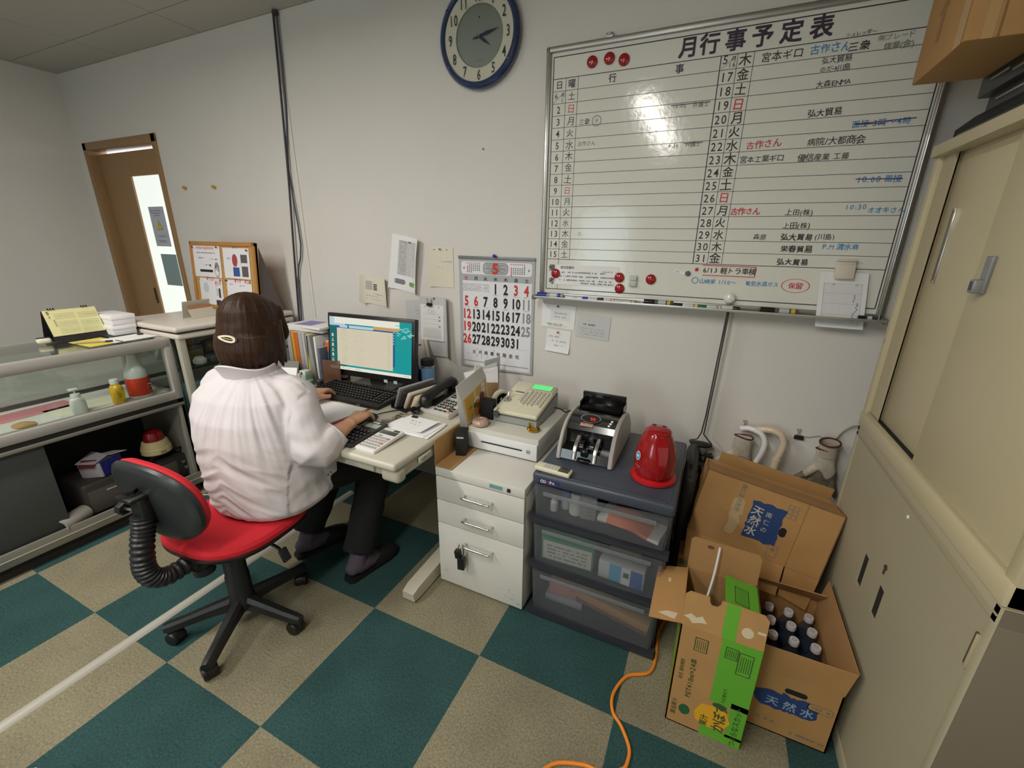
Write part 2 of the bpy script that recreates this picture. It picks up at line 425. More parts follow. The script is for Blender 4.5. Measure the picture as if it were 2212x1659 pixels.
m.text('日', -.244, zt-.5*rh, .032, 1, F, bold=.01); m.text('曜', -.188, zt-.5*rh, .034, 1, F, bold=.01)
m.text('行', -.016, zt-.5*rh, .033, 1, F, bold=.015); m.text('事', .243, zt-.5*rh, .033, 1, F, bold=.015)
m.text('月', -.228, zt-1.33*rh, .017, 1, F, bold=.01); m.text('1', -.23, zt-1.74*rh, .022, 1, F)
m.text('月', .429, zt-.30*rh, .017, 1, F, bold=.01); m.text('16', .426, zt-.70*rh, .022, 1, F)
for k in range(2, 16): m.text(str(k), -.244, zt-(k+.5)*rh, .038, 1, F, bold=.008, sx=.9)
for k in range(17, 32): m.text(str(k), .414, zt-(k-16+.5)*rh, .042, 1, F, bold=.008, sx=.9)
m.text('備', -.246, 1.345, .033, 1, F, bold=.02); m.text('考', -.246, 1.284, .033, 1, F, bold=.02)
m.build('board', [wbmat(), gl], wb)
# aluminium frame, four mitred rails
m = MB()
def rail(x0, z0, x1, z1): m.b2((x0-OX, -.040, z0-OZ), (x1-OX, -.001, z1-OZ), 0, .006)
rail(-.305, 1.207, -.283, 2.243); rail(1.046, 1.207, 1.068, 2.243); rail(-.305, 2.220, 1.068, 2.243); rail(-.305, 1.207, 1.068, 1.227)
for x in (-.3055, 1.0455):
    m.b2((x+.008-OX, -.043, 1.207-OZ), (x+.014-OX, -.039, 2.243-OZ), 1, .002)
m.build('frame', [ALU, mat('aluminium_bright', (225, 225, 222), 0.25, 0.9)], wb)
m = MB()
m.b2((-.318-OX, -.092, 1.203-OZ), (1.068-OX, -.030, 1.2065-OZ)); m.b2((-.318-OX, -.095, 1.203-OZ), (1.068-OX, -.091, 1.214-OZ), 0, .0015)
for x in (-.322, 1.062): m.b2((x-OX, -.096, 1.196-OZ), (x+.016-OX, -.028, 1.216-OZ), 1, .003)
m.build('tray', [mat('aluminium_tray', (196, 196, 192), 0.35, 0.7), mat('tray_end_cap', (110, 110, 108), 0.5)], wb)
m = MB(); m.box((-.04-OX, -.02, 2.253-OZ), (.03, .018, .018), 0, .004); m.cyl((-.04-OX, -.034, 2.256-OZ), (-.04-OX, -.01, 2.256-OZ), .006)
m.build('hanging_clip', ALU, wb)
# handwriting
HW = [mat('marker_black', (44, 40, 42), 0.6), mat('marker_red', (205, 52, 72), 0.6), mat('marker_blue', (58, 140, 196), 0.6), mat('marker_faint', (140, 140, 134), 0.7), mat('marker_violet', (110, 40, 90), .6)]
days = '土日月火水木金'
m = MB()
lw = [(0, '土')]+[(k, days[k % 7]) for k in range(1, 15)]
for k, ch in lw: m.text(ch, -.187, zt-(k+1.5)*rh, .036, 1 if ch == '日' else 0, F, bold=-.004, jit=.10)
rw = '木金土日月火'
seq = '木金土日月火水'
for k in range(16): m.text(seq[k % 7], .468, zt-(k+.5)*rh, .042, 1 if seq[k % 7] == '日' else 0, F, bold=.008, jit=.08)
m.text('6', -.257, zt-1.35*rh, .030, 0, F, jit=.1); m.text('5', .402, zt-.32*rh, .036, 0, F, jit=.1)
H = lambda s, x, z, h, mi=0, b=0.004, r=0, sx=1: m.text(s, x, z, h*.84, mi, F, bold=b, jit=.10, rot=r, sx=sx, z=.001)
H('宮本ギロ', .585, 2.101, .040); H('古作さん', .727, 2.103, .036, 2, .012); H('三衆', .808, 2.098, .038, 0, .01); H('シュレッダー', .806, 2.134, .017, 0)
H('㈱プレード', .905, 2.112, .024, 3); H('煤業(金)', .915, 2.086, .026, 3, .02)
H('弘大貿易', .752, 2.068, .026); H('のだ→川島', .752, 2.042, .023); H('大森ENMA', .756, 1.998, .027)
H('弘大貿易', .749, 1.911, .031, 0, .01); H('面接 3時〜4時', .918, 1.866, .030, 2, .012)
m.line((.845, 1.866), (1.012, 1.872), .003, 4, .0013, F); m.line((.845, 1.866), (.93, 1.862), .0025, 4, .0013, F)
H('古作さん', .575, 1.823, .036, 1, .01, 4); H('病院/大都商会', .800, 1.819, .033); H('宮本工業ギロ', .577, 1.773, .030); H('優信産業 工藤', .773, 1.769, .030)
H('10:00 面接', .952, 1.690, .030, 2, .012); m.line((.885, 1.692), (1.018, 1.689), .003, 4, .0013, F)
H('古作さん', .552, 1.589, .032, 1, .02); H('上田(株)', .733, 1.584, .030); H('10:30', .905, 1.601, .028, 2); H('オオキさん', .995, 1.589, .026, 2, .008)
H('上田(株)', .733, 1.537, .030); H('森原', .618, 1.495, .028); H('弘大貿易', .742, 1.496, .032, 0, .02); H('(川島)', .832, 1.498, .028)
H('栄春貿易', .749, 1.452, .032, 0, .02); H('P.M 清水商', .888, 1.463, .028, 2, .012); H('弘大貿易', .745, 1.404, .032, 0, .02)
H('6/13 軽トラ車検', .528, 1.362, .032, 0, .012); H('※', .405, 1.364, .032, 1, .02)
for a, b in (((.425, 1.381), (.625, 1.380)), ((.43, 1.341), (.625, 1.341)), ((.625, 1.380), (.625, 1.341))): m.line(a, b, .003, 1, .001, F)
H('山崎家 1/10〜', .492, 1.316, .026, 2, .01); m.ring2(.404, 1.318, .012, .003, 2, .001, F); H('電気水道ガス', .655, 1.316, .024, 2, .008)
H('保留', .772, 1.315, .030, 1, .012); m.ring2(.772, 1.315, .047, .0028, 1, .001, F, sy=.55)
H('10:00', .257, 1.977, .022, 3, .008); H('弁護士', .336, 1.975, .024, 3, .01); m.line((.225, 1.981), (.37, 1.981), .0022, 0, .0013, F)
H('9:30', .252, 1.838, .022, 3, .006); H('弁護士', .326, 1.840, .023, 3, .012); m.line((.29, 1.844), (.362, 1.844), .0022, 0, .0013, F)
H('三衆', -.125, 1.954, .030, 0, -.004); H('汁', -.071, 1.954, .020, 0, -.004); m.ring2(-.071, 1.954, .019, .0018, 0, .001, F)
H('古作さん', -.110, 1.871, .024, 3, .004); H('古', -.118, zt-13.5*rh, .026, 3, -.012)
m.build('lettering', HW, wb)

# things on the board
mred = mat('magnet_red', (158, 26, 30), 0.18, coat=0.6)
proto = None
for i, (x, z, lb) in enumerate(((-.105, 2.168, 'red round magnet, left end of the top three on whiteboard'), (-.034, 2.171, 'red round magnet, middle of the top three on whiteboard'),
        (.026, 2.159, 'red round magnet, right end of the top three on whiteboard'), (-.225, 1.319, 'red round magnet at the left edge of the printed notice'),
        (.083, 1.314, 'red round magnet at the upper right corner of the printed notice'), (.088, 1.265, 'red round magnet just under another at the notice corner'),
        (.222, 1.313, 'red round magnet right of the clear plastic clip'))):
    if proto is None:
        m = MB().lathe([(.021, 0), (.0225, .002), (.021, .006), (.014, .0105), (.006, .0125), (0, .013)], 28, 0, RX(90))
        proto = single(m, 'round_magnet', mred, lb, 'magnet', (x, WY-.0016, z), group='red magnets on the whiteboard')
    else: dup(proto, (x, WY-.0016, z), lb)
m = MB(); m.sheet(.302, .092, 1, 1, .0006)
m.text('東京営業所', -.095, .034, .014, 1, bold=.02)
for y, x0, w in ((.012, -.02, .22), (-.006, .0, .27), (-.024, -.01, .26), (-.036, .05, .16)): m.blur(x0, y, w, .008, 1)
m.blur(.11, .02, .07, .008, 2); m.xf(WALLF)
single(m, 'printed_notice', [WHITE_PAPER, INKG, INKL], 'white strip notice held by red magnets at whiteboard bottom left', 'paper', (-.073, WY-.0018, 1.315))
m = MB(); m.box((0, -.005, 0), (.034, .008, .050), 0, .003); m.box((0, -.013, .010), (.030, .010, .012), 0, .002); m.box((0, -.014, -.017), (.032, .012, .010), 0, .003)
cl = mat('clear_plastic', (205, 208, 205), 0.1, spec=.8)
single(m, 'magnet_clip', frosted('clip_plastic', (222, 224, 222), .65, .12), 'clear plastic magnetic clip between red magnets on whiteboard', 'clip', (.147, WY-.0015, 1.303))
m = MB().lathe([(.0105, 0), (.0105, .005), (.009, .006), (0, .006)], 20, 0, RX(90))
single(m, 'round_magnet', mat('magnet_grey', (84, 84, 84), .4), 'small dark grey magnet left of the boxed red note', 'magnet', (.372, WY-.0015, 1.345))
m = MB().sheet(.045, .014, 4, 1, .0006, fn=None); m.blur(-.002, 0, .03, .006, 1); m.xf(WALLF @ RZ(-18))
single(m, 'paper_scrap', [WHITE_PAPER, INKL], 'tiny paper scrap beside the small grey magnet', 'paper', (.338, WY-.002, 1.349))
hk = thing('ball_hook', 'white ball magnet hook at whiteboard bottom edge carrying cord', 'hook', (.548, WY-.0015, 1.252))
m = MB().lathe([(.019, 0), (.0225, .006), (.0225, .012), (.016, .021), (.006, .025), (0, .0255)], 28, 0, RX(90)); m.build('ball', mat('hook_white', (232, 230, 224), .25, coat=.4), hk)
m = MB().tube([(0, -.012, -.018), (0, -.020, -.030), (.001, -.034, -.032), (.003, -.040, -.022)], .002, 8); m.build('hook', STEEL, hk)
fs = thing('form_sheet', 'white ruled form sheet hung by beige clip over whiteboard bottom right', 'paper', (.928, WY-.006, 1.27))
m = MB(); m.sheet(.152, .205, 6, 8, .004)
for y in range(26): m.rect(-.058+y*.0046, -.014, .0007, .155, 1)
for y in (.062, .026, -.012, -.052, -.092): m.rect(0, y, .120, .0008, 1)
m.rect(-.060, -.014, .001, .156, 1); m.rect(.060, -.014, .001, .156, 1)
m.text('月', -.03, .058, .009, 2); m.text('日', .042, .058, .009, 2)
for i in range(14): m.rect(.043+rnd.uniform(-.006, .010), .02-.009*i*.8, .004, .005, 2)
m.xf(WALLF).warp(lambda v: (v.x-.02*(v.z/.2), v.y-.006*max(0,1-v.z/.1)**1.2-.004, v.z)); m.build('sheets', [WHITE_PAPER, INKL, INKG], fs)
m = MB(); m.box((-.012, -.004, .115), (.062, .008, .058), 0, .003, RX(0)); m.box((-.012, -.016, .104), (.060, .008, .054), 0, .003, T(0, 0, .115) @ RX(-8) @ T(0, 0, -.115)); m.box((-.012, -.006, .146), (.064, .018, .008), 0, .003)
m.build('clip', mat('clip_beige', (216, 206, 190), .45), fs)
# markers in the tray
def marker(x0, x1, capcol, body, lb, r=.0085, bandc=None, flip=False, label_c=(200, 205, 212)):
    L_ = x1-x0; o = thing('whiteboard_marker', lb, 'marker', ((x0+x1)/2, -.0718+rnd.uniform(-.004, .004), 1.2072+r), group='markers on the whiteboard tray')
    s_ = -1 if flip else 1
    m = MB(); A = RY(90) if not flip else RY(-90)
    m.lathe([(r*.9, -L_*.12), (r, -L_*.115), (r, L_*.46), (r*.8, L_*.5)], 16, 0, A)
    m.lathe([(r*1.01, 0), (r*1.01, L_*.25)], 16, 1, A)
    if bandc: m.lathe([(r*1.02, L_*.30), (r*1.02, L_*.40)], 16, 2, A)
    m.build('barrel', [mat('mk_b%d%d%d' % body, body, .35), mat('mk_l%d%d%d' % label_c, label_c, .5), mat('mk_n%d%d%d' % (bandc or (1, 1, 1)), bandc or (1, 1, 1), .5)], o)
    m = MB(); m.lathe([(r*.75, -L_*.5), (r*1.06, -L_*.49), (r*1.1, -L_*.13), (r*1.06, -L_*.12)], 16, 0, A); m.build('cap', mat('mk_c%d%d%d' % capcol, capcol, .35), o)
marker(-.300, -.165, (28, 48, 140), (150, 156, 170), 'thick blue capped marker at the left end of the tray', .0115, (30, 50, 140))
marker(-.158, -.072, (222, 232, 240), (232, 236, 240), 'slim white marker beside the thick blue one', .0065)
marker(-.070, .000, (34, 50, 168), (212, 214, 212), 'short marker with bright blue cap', .0082)
marker(.002, .075, (24, 24, 26), (222, 222, 218), 'white marker with black cap and gold band left of centre', .0080, (196, 146, 50))
marker(.076, .168, (196, 196, 192), (200, 198, 190), 'grey pen with gold band in the middle of the tray', .0062, (190, 150, 80))
marker(.208, .332, (22, 22, 24), (88, 84, 70), 'thick black marker with yellow band near tray centre', .0118, (200, 176, 40), label_c=(176, 184, 196))
marker(.334, .430, (22, 22, 22), (222, 220, 214), 'white marker with black cap and orange band near the ball hook', .0080, (214, 140, 30))
marker(.432, .520, (34, 110, 60), (220, 220, 214), 'white marker with small green cap beside the ball hook', .0078, (150, 150, 146))
marker(.522, .590, (16, 16, 16), (205, 202, 196), 'black capped marker tucked behind the hanging cord', .0085, flip=True)
marker(.662, .795, (22, 22, 24), (98, 92, 78), 'thick black marker with yellow band right of the cord', .0118, (200, 176, 40), label_c=(176, 184, 196))
marker(.985, 1.040, (30, 30, 32), (60, 58, 52), 'dark marker at the right end of the tray behind the form', .0078)

# ------------------------------------------------------------------ clock
ck = thing('wall_clock', 'round wall clock with blue rim and grey dial above the papers', 'clock', (-.638, 0, 2.335))
cm = RX(90); R0 = .203
m = MB(); m.lathe([(R0-.012, 0.002), (R0, .012), (R0+.002, .028), (R0-.004, .040), (R0-.013, .046), (R0-.024, .043), (R0-.028, .034), (R0-.028, .020)], 72, 0, cm, caps=False)
for a in (35, 145, 215, 325):
    m.box(((R0-.016)*math.cos(math.radians(a)), -.045, (R0-.016)*math.sin(math.radians(a))), (.013, .010, .013), 0, .004)
m.build('rim', mat('clock_blue', (50, 66, 104), .22, .25, coat=.5), ck)
m = MB(); m.lathe([(.120, .026), (.150, .028), (R0-.026, .034)], 72, 0, cm, caps=False); m.lathe([(0, .018), (R0-.02, .018)], 48, 0, cm)
for k in range(1, 13):
    a = math.radians(90-30*k); m.text(str(k), .148*math.cos(a), .148*math.sin(a), .060, 1, T(0, -.0315, 0) @ WALLF, sx=.62, bold=.006)
m.build('face', [mat('clock_ivory', (222, 216, 200), .35), mat('clock_numeral', (40, 30, 44), .5)], ck)
m = MB(); m.lathe([(0, .020), (.117, .0205), (.121, .027)], 72, 0, cm, caps=False)
m.disc(0, .072, .004, 1, .0, T(0, -.0212, 0) @ WALLF); m.rect(0, -.09, .034, .004, 2, 0, T(0, -.0212, 0) @ WALLF)
for k in range(12):
    a = math.radians(30*k); m.box((.110*math.sin(a), -.0212, .110*math.cos(a)), (.002, .001, .002), 1)
m.build('dial', [mat('dial_grey', (136, 142, 136), .4), INK, INKG], ck)
hm = mat('hand_blue', (46, 50, 74), .35, .3)
def hand(nm, L_, w, deg, y, tail):
    m = MB(); pts = [(-tail, 0), (-tail*.6, w*.25), (0, w*.35), (L_*.45, w*.5), (L_, 0), (L_*.45, -w*.5), (0, -w*.35), (-tail*.6, -w*.25)]
    m.prism(pts, 0, .0012, 0, T(0, y, 0) @ WALLF @ RZ(deg)); m.build(nm, hm, ck)
hand('hour_hand', .068, .013, 90-30*4.22, -.0240, .012); hand('minute_hand', .100, .013, 90-6*13.2, -.0262, .036)
m = MB().cyl((0, -.021, 0), (0, -.030, 0), .0045); m.build('hub', mat('brass', (180, 150, 80), .25, 1), ck)
m = MB().lathe([(R0-.027, .0355), (.12, .0375), (0, .038)], 48, 0, cm, caps=False); m.build('glass', glass('clock_glass', (248, 250, 248), .05), ck)

# ------------------------------------------------------------------ calendar
cx, cz = -.566, 1.078
cal = thing('wall_calendar', 'large May 2024 wall calendar with red and black dates hung on a blue pin', 'calendar', (cx, 0, 1.385))
m = MB(); Wc, Hc = .444, .605; Z0 = 1.385-1.378
f2 = MB(); m.sheet(Wc, Hc, 16, 24, .003, 0, None, None, -Wc/2, -Hc)
m.rectg(.004, -.360, Wc-.035, .470, 1)
m.poly([(x, y-.058) for x, y in rrect(Wc-.03, .066, .014)], 1, .0008)
m.poly([(x, y-.058) for x, y in rrect(.148, .060, .022)], 2, .0011); m.poly([(x, y-.058) for x, y in rrect(.138, .050, .018)], 0, .0013); m.poly([(x, y-.058) for x, y in rrect(.118, .038, .014)], 2, .0015)
m.text('5', .0, -.058, .074, 3, bold=.045, z=.002); m.text('2024', -.042, -.049, .016, 1, z=.002); m.text('MAY', -.042, -.068, .016, 1, z=.002)
m.text('令和6', .042, -.05, .013, 1, z=.002); m.text('皐月', .042, -.068, .012, 1, z=.002)
m.text('4', -.190, -.060, .018, 4, bold=.02, z=.0014); m.text('6', .190, -.060, .018, 4, bold=.02, z=.0014)
for x0, off, n in ((-.168, 1, 30), (.092, 6, 30)):
    for d in range(1, n+1):
        p = d-1+off; m.rect(x0+(p % 7)*.0122, -.044-(p//7)*.0088, .007, .0056, 3 if p % 7 == 0 else 5, .0014)
    for q in range(7): m.rect(x0+q*.0122, -.034, .007, .004, 3, .0014)
wd = '日月火水木金土'; cxs = [-.178+q*.0595 for q in range(7)]
for q in range(7):
    m.text(wd[q], cxs[q], -.112, .021, 3 if q == 0 else 4, bold=.015, z=.0012, sx=1.15)
hol = {3, 4, 5, 6, 12, 19, 26}; gr = {11, 18, 25}
for d in range(1, 32):
    p = d+2; x = cxs[p % 7]; y = -.162-(p//7)*.0700
    m.text(str(d), x, y, .072, 3 if d in hol else (2 if d in gr else 4), bold=.038, sx=.72, z=.0012, pitch=.86)
    m.blur(x, y-.034, .03, .003, 6)
for y in range(7): m.blur(-.142, -.142-y*.006, .115, .003, 6); m.blur(-.058, -.142-y*.006, .04, .003, 6)
for y in range(3): m.blur(.18, -.425-y*.006, .045, .003, 6)
m.rectg(0, -.473, Wc-.04, .001, 6, .0012)
m.text('古月商事有限会社', 0, -.515, .024, 4, bold=.02, pitch=1.62, z=.0012); m.blur(0, -.496, .29, .006, 5)
m.blur(-.165, -.531, .02, .006, 3)
for y in range(3): m.blur(-.085, -.533-y*.006, .11, .0035, 5); m.blur(.09, -.533-y*.007, .13, .0035, 5)
m.rectg(0, -.570, Wc-.045, .0042, 2, .0012); m.rect(-.195, -.583, .003, .018, 3)
m.xf(WALLF).warp(lambda v: (v.x, v.y-.006-.010*max(0, (-v.z-.35)/.25)**2*(1-.7*abs(v.x)/.22), v.z))
m.build('pages', [mat('calendar_silver', (176, 178, 182), .45), mat('calendar_white', (232, 232, 236), .6), mat('calendar_grey', (146, 147, 150), .5), mat('calendar_red', (206, 54, 50), .6), mat('calendar_black', (34, 26, 32), .6), INKG, INKL], cal)
m = MB(); m.b2((-Wc/2-.002, -.010, -.014), (Wc/2+.002, -.003, .002), 0, .002); m.build('top_rail', mat('calendar_rail', (130, 132, 134), .4, .3), cal)
m = MB().lathe([(.004, 0), (.004, .012), (.008, .016), (.0085, .022), (.005, .026), (0, .027)], 16, 0, T(0, -.002, .006) @ RX(90)); m.build('push_pin', mat('pin_blue', (30, 60, 160), .3), cal)

# ------------------------------------------------------------------ papers pinned to the wall
PIN = lambda m, x, z, mi, r=.005, y=-.003: m.lathe([(r*.6, 0), (r*.5, .004), (r, .007), (r, .010), (0, .0115)], 12, mi, T(x, y, z) @ RX(90))
def wall_paper(name, x, z, w, h, label, rot=0, curl=None, mats=None, draw=None, pin=None, y=-.003, nx=10, ny=10, cat='paper', group=None):
    o = thing(name, label, cat, (x, y, z), group=group)
    m = MB(); m.sheet(w, h, nx, ny, .0007)
    if draw: draw(m)
    m.xf(RZ(rot))
    if curl: m.warp(curl)
    m.xf(WALLF); m.build('sheet', mats or [WHITE_PAPER, INKG, INKL], o)
    if pin:
        q = MB(); PIN(q, pin[0], pin[1], 0, pin[3] if len(pin) > 3 else .005); q.build('push_pin', pin[2], o)
    return o
PB = mat('pin_green', (30, 92, 62), .3); PR = mat('pin_red', (190, 40, 36), .3); PBR = mat('pin_bronze', (120, 100, 86), .3, .6); PY = mat('pin_yellow', (196, 156, 40), .35)
def d_note(m):
    m.rect(.012, .005, .105, .048, 3, .0004); m.blur(.010, .016, .07, .010, 2); m.blur(.012, -.002, .06, .009, 2); m.blur(-.02, -.04, .09, .007, 1, dens=.6); m.blur(.0, -.048, .1, .006, 2)
wall_paper('note_paper', -.212, 1.108, .178, .118, 'pale note sheet with green pin under whiteboard left corner', -2, None, [WHITE_PAPER, INKG, INKL, mat('paper_box', (228, 228, 232), .8)], d_note, (0, .052, PB))
def d_note2(m): m.blur(-.02, .02, .06, .010, 2); m.blur(0, -.002, .08, .010, 2); m.blur(.01, -.024, .06, .009, 2)
wall_paper('note_paper', -.207, .983, .128, .114, 'small square white note with red pin below another note', -3, lambda v: (v.x, v.y, v.z+.012*max(0, (-v.y-.01)/.05)**2), None, d_note2, (0, .046, PR))
def d_note3(m):
    m.text('N', -.02, .03, .012, 2); m.blur(-.02, .008, .06, .010, 1)
    for i in range(3): m.blur(.0, -.012-i*.014, .12, .008, 2)
wall_paper('note_paper', -.031, 1.072, .168, .118, 'grey memo sheet taped to wall right of the pinned notes', -3, None, [GREY_PAPER, INKG, INKL], d_note3)
def d_tab(m):
    m.rectg(.012, .03, .13, .19, 1)
    for i in range(17):
        m.rectg(.012, .117-i*.0112, .126, .0085, 2, .0009, 8)
        m.blur(-.02, .117-i*.0112, .05, .005, 3, z=.0012); m.rect(.048, .117-i*.0112, .001, .0085, 3, .0012)
    m.poly([(x-.03, y-.105) for x, y in rrect(.075, .028, .012)], 3); m.poly([(x-.03, y-.105) for x, y in rrect(.066, .020, .009)], 0, .0009)
    m.poly([(x+.060, y-.108) for x, y in rrect(.05, .026, .011)], 4); m.poly([(x+.066, y-.110) for x, y in rrect(.04, .016, .007)], 0, .0009)
wall_paper('phone_list', -1.150, 1.330, .200, .305, 'curled printed list sheet pinned to wall above the monitor', -9,
    lambda v: (v.x, v.y, v.z+.055*max(0, (v.x-.03)/.07)**2*(.35+.65*max(0, .5-v.y/.3))+.012*max(0, (-.03-v.x)/.07)**2),
    [WHITE_PAPER, INKL, mat('list_cell', (208, 208, 206), .8), INKG, mat('hi_green', (120, 170, 90), .7)], d_tab, (.045, .118, PBR))
def d_memo(m):
    m.blur(.02, .05, .07, .008, 1, dens=.5); m.blur(.03, .03, .08, .009, 1); m.blur(-.02, 0, .06, .008, 1, dens=.4); m.blur(0, -.02, .05, .010, 1, dens=.4)
    for x in (-.04, .04): m.disc(x, .092, .004, 2)
wall_paper('memo_sheet', -.905, 1.322, .158, .215, 'cream handwritten memo sheet beside the curled list', 0, lambda v: (v.x, v.y, v.z+.012*max(0, -v.x/.08)**2), [CREAM_PAPER, INKL, INKG], d_memo, (.0, .095, PBR))
def d_curl(m):
    m.rect(-.045, .028, .045, .05, 2)
    for i in range(4): m.rect(-.052, .012+i*.011, .012, .007, 3); m.rect(.0, .006+i*.010, .028, .006, 3)
    m.blur(.03, -.02, .08, .008, 1, dens=.6); m.blur(-.02, -.035, .09, .008, 1, dens=.6); m.blur(0, -.055, .12, .008, 1, dens=.5)
wall_paper('curled_memo', -1.392, 1.165, .205, .165, 'small curled memo sheet on wall left of the phone list', -6,
    lambda v: (v.x*(1-.12*max(0, -v.x/.1)**2), v.y, v.z+.035*max(0, (-.02-v.x)/.08)**2+.022*max(0, (v.x-.06)/.04)**2), [CREAM_PAPER, INKL, mat('curl_grey', (180, 180, 180), .8), INK], d_curl)
wall_paper('backing_sheet', -1.10, 1.0, .13, .26, 'grey sheet hanging behind the memo pad near the monitor', 2, lambda v: (v.x, v.y, v.z+.01*max(0, -v.y/.12)**2), [GREY_PAPER, INKL], lambda m: [m.blur(.02, .09-.02*i, .03, .006, 1) for i in range(8)])
wall_paper('tall_sheet', -.955, .985, .205, .345, 'tall pale sheet hanging behind the clipped memo pad', 1, lambda v: (v.x, v.y, v.z+.03*max(0, (v.x-.06)/.04)**2+.006), [GREY_PAPER, INKL], None, (-.05, -.155, PBR, .0045), y=-.006)
pad = thing('memo_pad', 'clipped pad of white ruled slips hanging on wall beside calendar', 'notepad', (-.974, -.016, 1.012))
m = MB(); m.sheet(.158, .212, 6, 8, .012)
for y in (.045, .018, -.010, -.032): m.rect(0, y, .125, .001, 1)
for i in range(13): m.rect(0, -.038-i*.0042, .125, .0006, 1)
for i in range(26): m.rect(-.0625+i*.005, -.065, .0005, .055, 1)
for y in (.032, .012, -.022): m.rect(.052, y, .012, .007, 2)
m.ring2(-.015, .062, .012, .0012, 2); m.ring2(.012, .058, .010, .0012, 2)
for x in (-.045, .048): m.disc(x, .088, .0035, 2)
m.xf(WALLF).warp(lambda v: (v.x, v.y+.004*(v.z/.1), v.z)); m.build('slips', [WHITE_PAPER, INKL, INKG], pad)
m = MB(); m.box((-.01, -.004, .102), (.030, .022, .016), 0, .003); m.build('binder_clip', BLKM, pad)
m = MB(); m.tube([(-.016, -.012, .106), (-.014, -.018, .128), (-.018, -.020, .134), (-.008, -.020, .136), (-.008, -.014, .110)], .0012, 6); m.tube([(.0, -.002, .108), (.002, -.004, .130), (.008, -.006, .134), (.006, -.004, .112)], .0012, 6)
m.build('clip_wire', STEEL, pad)
m = MB(); PIN(m, 0, 0, 0, .006); single(m, 'push_pin', PBR, 'bronze push pin in wall above the clipped memo pad', 'pin', (-.955, -.001, 1.148))
for x, z, lb in ((-3.066, 1.787, 'yellow wall pin nearer the door'), (-2.735, 1.782, 'yellow wall pin farther from the door')):
    m = MB(); m.lathe([(.008, 0), (.006, .006), (.011, .016), (.010, .024), (0, .026)], 12, 0, RX(80)); single(m, 'push_pin', PY, lb, 'pin', (x, -.001, z), group='yellow pins by the door')
single(MB().lathe([(.004, 0), (.005, .003), (0, .005)], 10, 0, RX(90)), 'wall_tack', mat('tack_tan', (150, 130, 100), .5), 'tiny tan tack in bare wall below the clock', 'tack', (-.635, -.001, 1.887))
# white rods leaning in the corner behind the desk
m = MB()
for dx in (0, .024): m.cyl((-1.045+dx, -.022, .905), (-.945+dx, -.10, .60), .011, n=14)
m.xf(T(.995, .06, -.75)); single(m, 'poster_tube', mat('rod_white', (214, 208, 194), .5), 'pair of slim white tubes leaning on wall behind tumbler', 'tube', (-.995, -.06, .75))

# ------------------------------------------------------------------ cables
m = MB()
pa = [(-1.925, -.020, 2.64), (-1.955, -.02, 2.2), (-1.985, -.02, 1.8), (-2.03, -.02, 1.35), (-2.09, -.02, .70)]
pb = [(-1.922, -.012, 2.64), (-1.945, -.012, 2.2), (-1.995, -.012, 1.85), (-1.975, -.014, 1.42), (-2.045, -.014, 1.2), (-2.075, -.014, .70)]
m.tube(pa, .0062, 8, 0, T(0, -.002, 0)); m.tube(pb, .0048, 8, 1, T(.012, -.002, 0))
m.box((-1.918, -.016, 2.628), (.03, .024, .02), 0, .004)
m.xf(T(1.98, .02, -.7)); single(m, 'hanging_cables', [mat('cable_dark', (62, 54, 60), .5), mat('cable_blue', (70, 78, 96), .5)], 'two dark cables dropping from ceiling down the back wall', 'cable', (-1.98, -.02, .7))
hc = thing('hanging_power_tap', 'black power tap hanging on its cord below the whiteboard', 'power strip', (.53, -.05, .545))
m = MB(); m.tube([(.018, -.012, .675), (.008, -.010, .40), (-.006, -.006, .10), (-.045, -.004, .055), (-.046, -.004, .045), (0, -.004, .042)], .0032, 8); m.tube([(.024, -.012, .675), (.016, -.010, .40), (.006, -.006, .12), (.008, -.006, .09), (.046, -.006, .05)], .0032, 8)
m.build('cord', mat('cord_grey', (70, 68, 66), .5), hc)
m = MB(); m.lathe([(.018, 0), (.046, .004), (.050, .010), (.046, .016), (.018, .020)], 24, 0, T(0, 0, .030), .5); m.build('collar', BLK, hc)
m = MB(); m.box((0, 0, .012), (.044, .032, .036), 0, .006); m.build('adapter', mat('adapter_grey', (110, 112, 112), .3), hc)
m = MB(); m.box((0, -.004, -.022), (.104, .040, .038), 0, .010); m.box((.004, -.026, -.020), (.040, .006, .024), 1, .003)
for x in (-.048, .048): m.box((x, -.004, -.022), (.016, .044, .044), 0, .006)
m.build('socket', [BLK, mat('grey_lens', (90, 96, 100), .2)], hc)

# ------------------------------------------------------------------ desk (top 1.20 x 0.78, height 0.70)
desk_m = mat('desk_grey_beige', (196, 192, 176), .38, var=.02, vs=4)
desk_d = mat('desk_edge', (178, 174, 156), .45)
DX0_, DX1_, DY0, DY1, DH = -1.645, -.454, -.987, -.205, .70
cxd, cyd = (DX0_+DX1_)/2, (DY0+DY1)/2
desk = thing('office_desk', 'beige steel office desk with monitor, keyboard and phone on it', 'desk', (cxd, cyd, 0))
m = MB(); m.box((0, 0, DH-.016), (DX1_-DX0_, DY1-DY0, .032), 0, .012, seg=3); m.build('desktop', desk_m, desk)
m = MB(); m.box((0, .01, DH-.055), (DX1_-DX0_-.012, DY1-DY0-.04, .046), 0, .010, seg=3); m.box((0, -.357, DH-.052), (.96, .03, .034), 0, .010)
for sx in (-1, 1): m.box((sx*.555, -.352, DH-.060), (.085, .05, .058), 0, .016, seg=3)
m.build('frame', desk_d, desk)
m = MB(); m.box((.598, -.22, DH-.045), (.008, .075, .024), 0, .002); f = RIGHTF @ T(0, 0, 0)
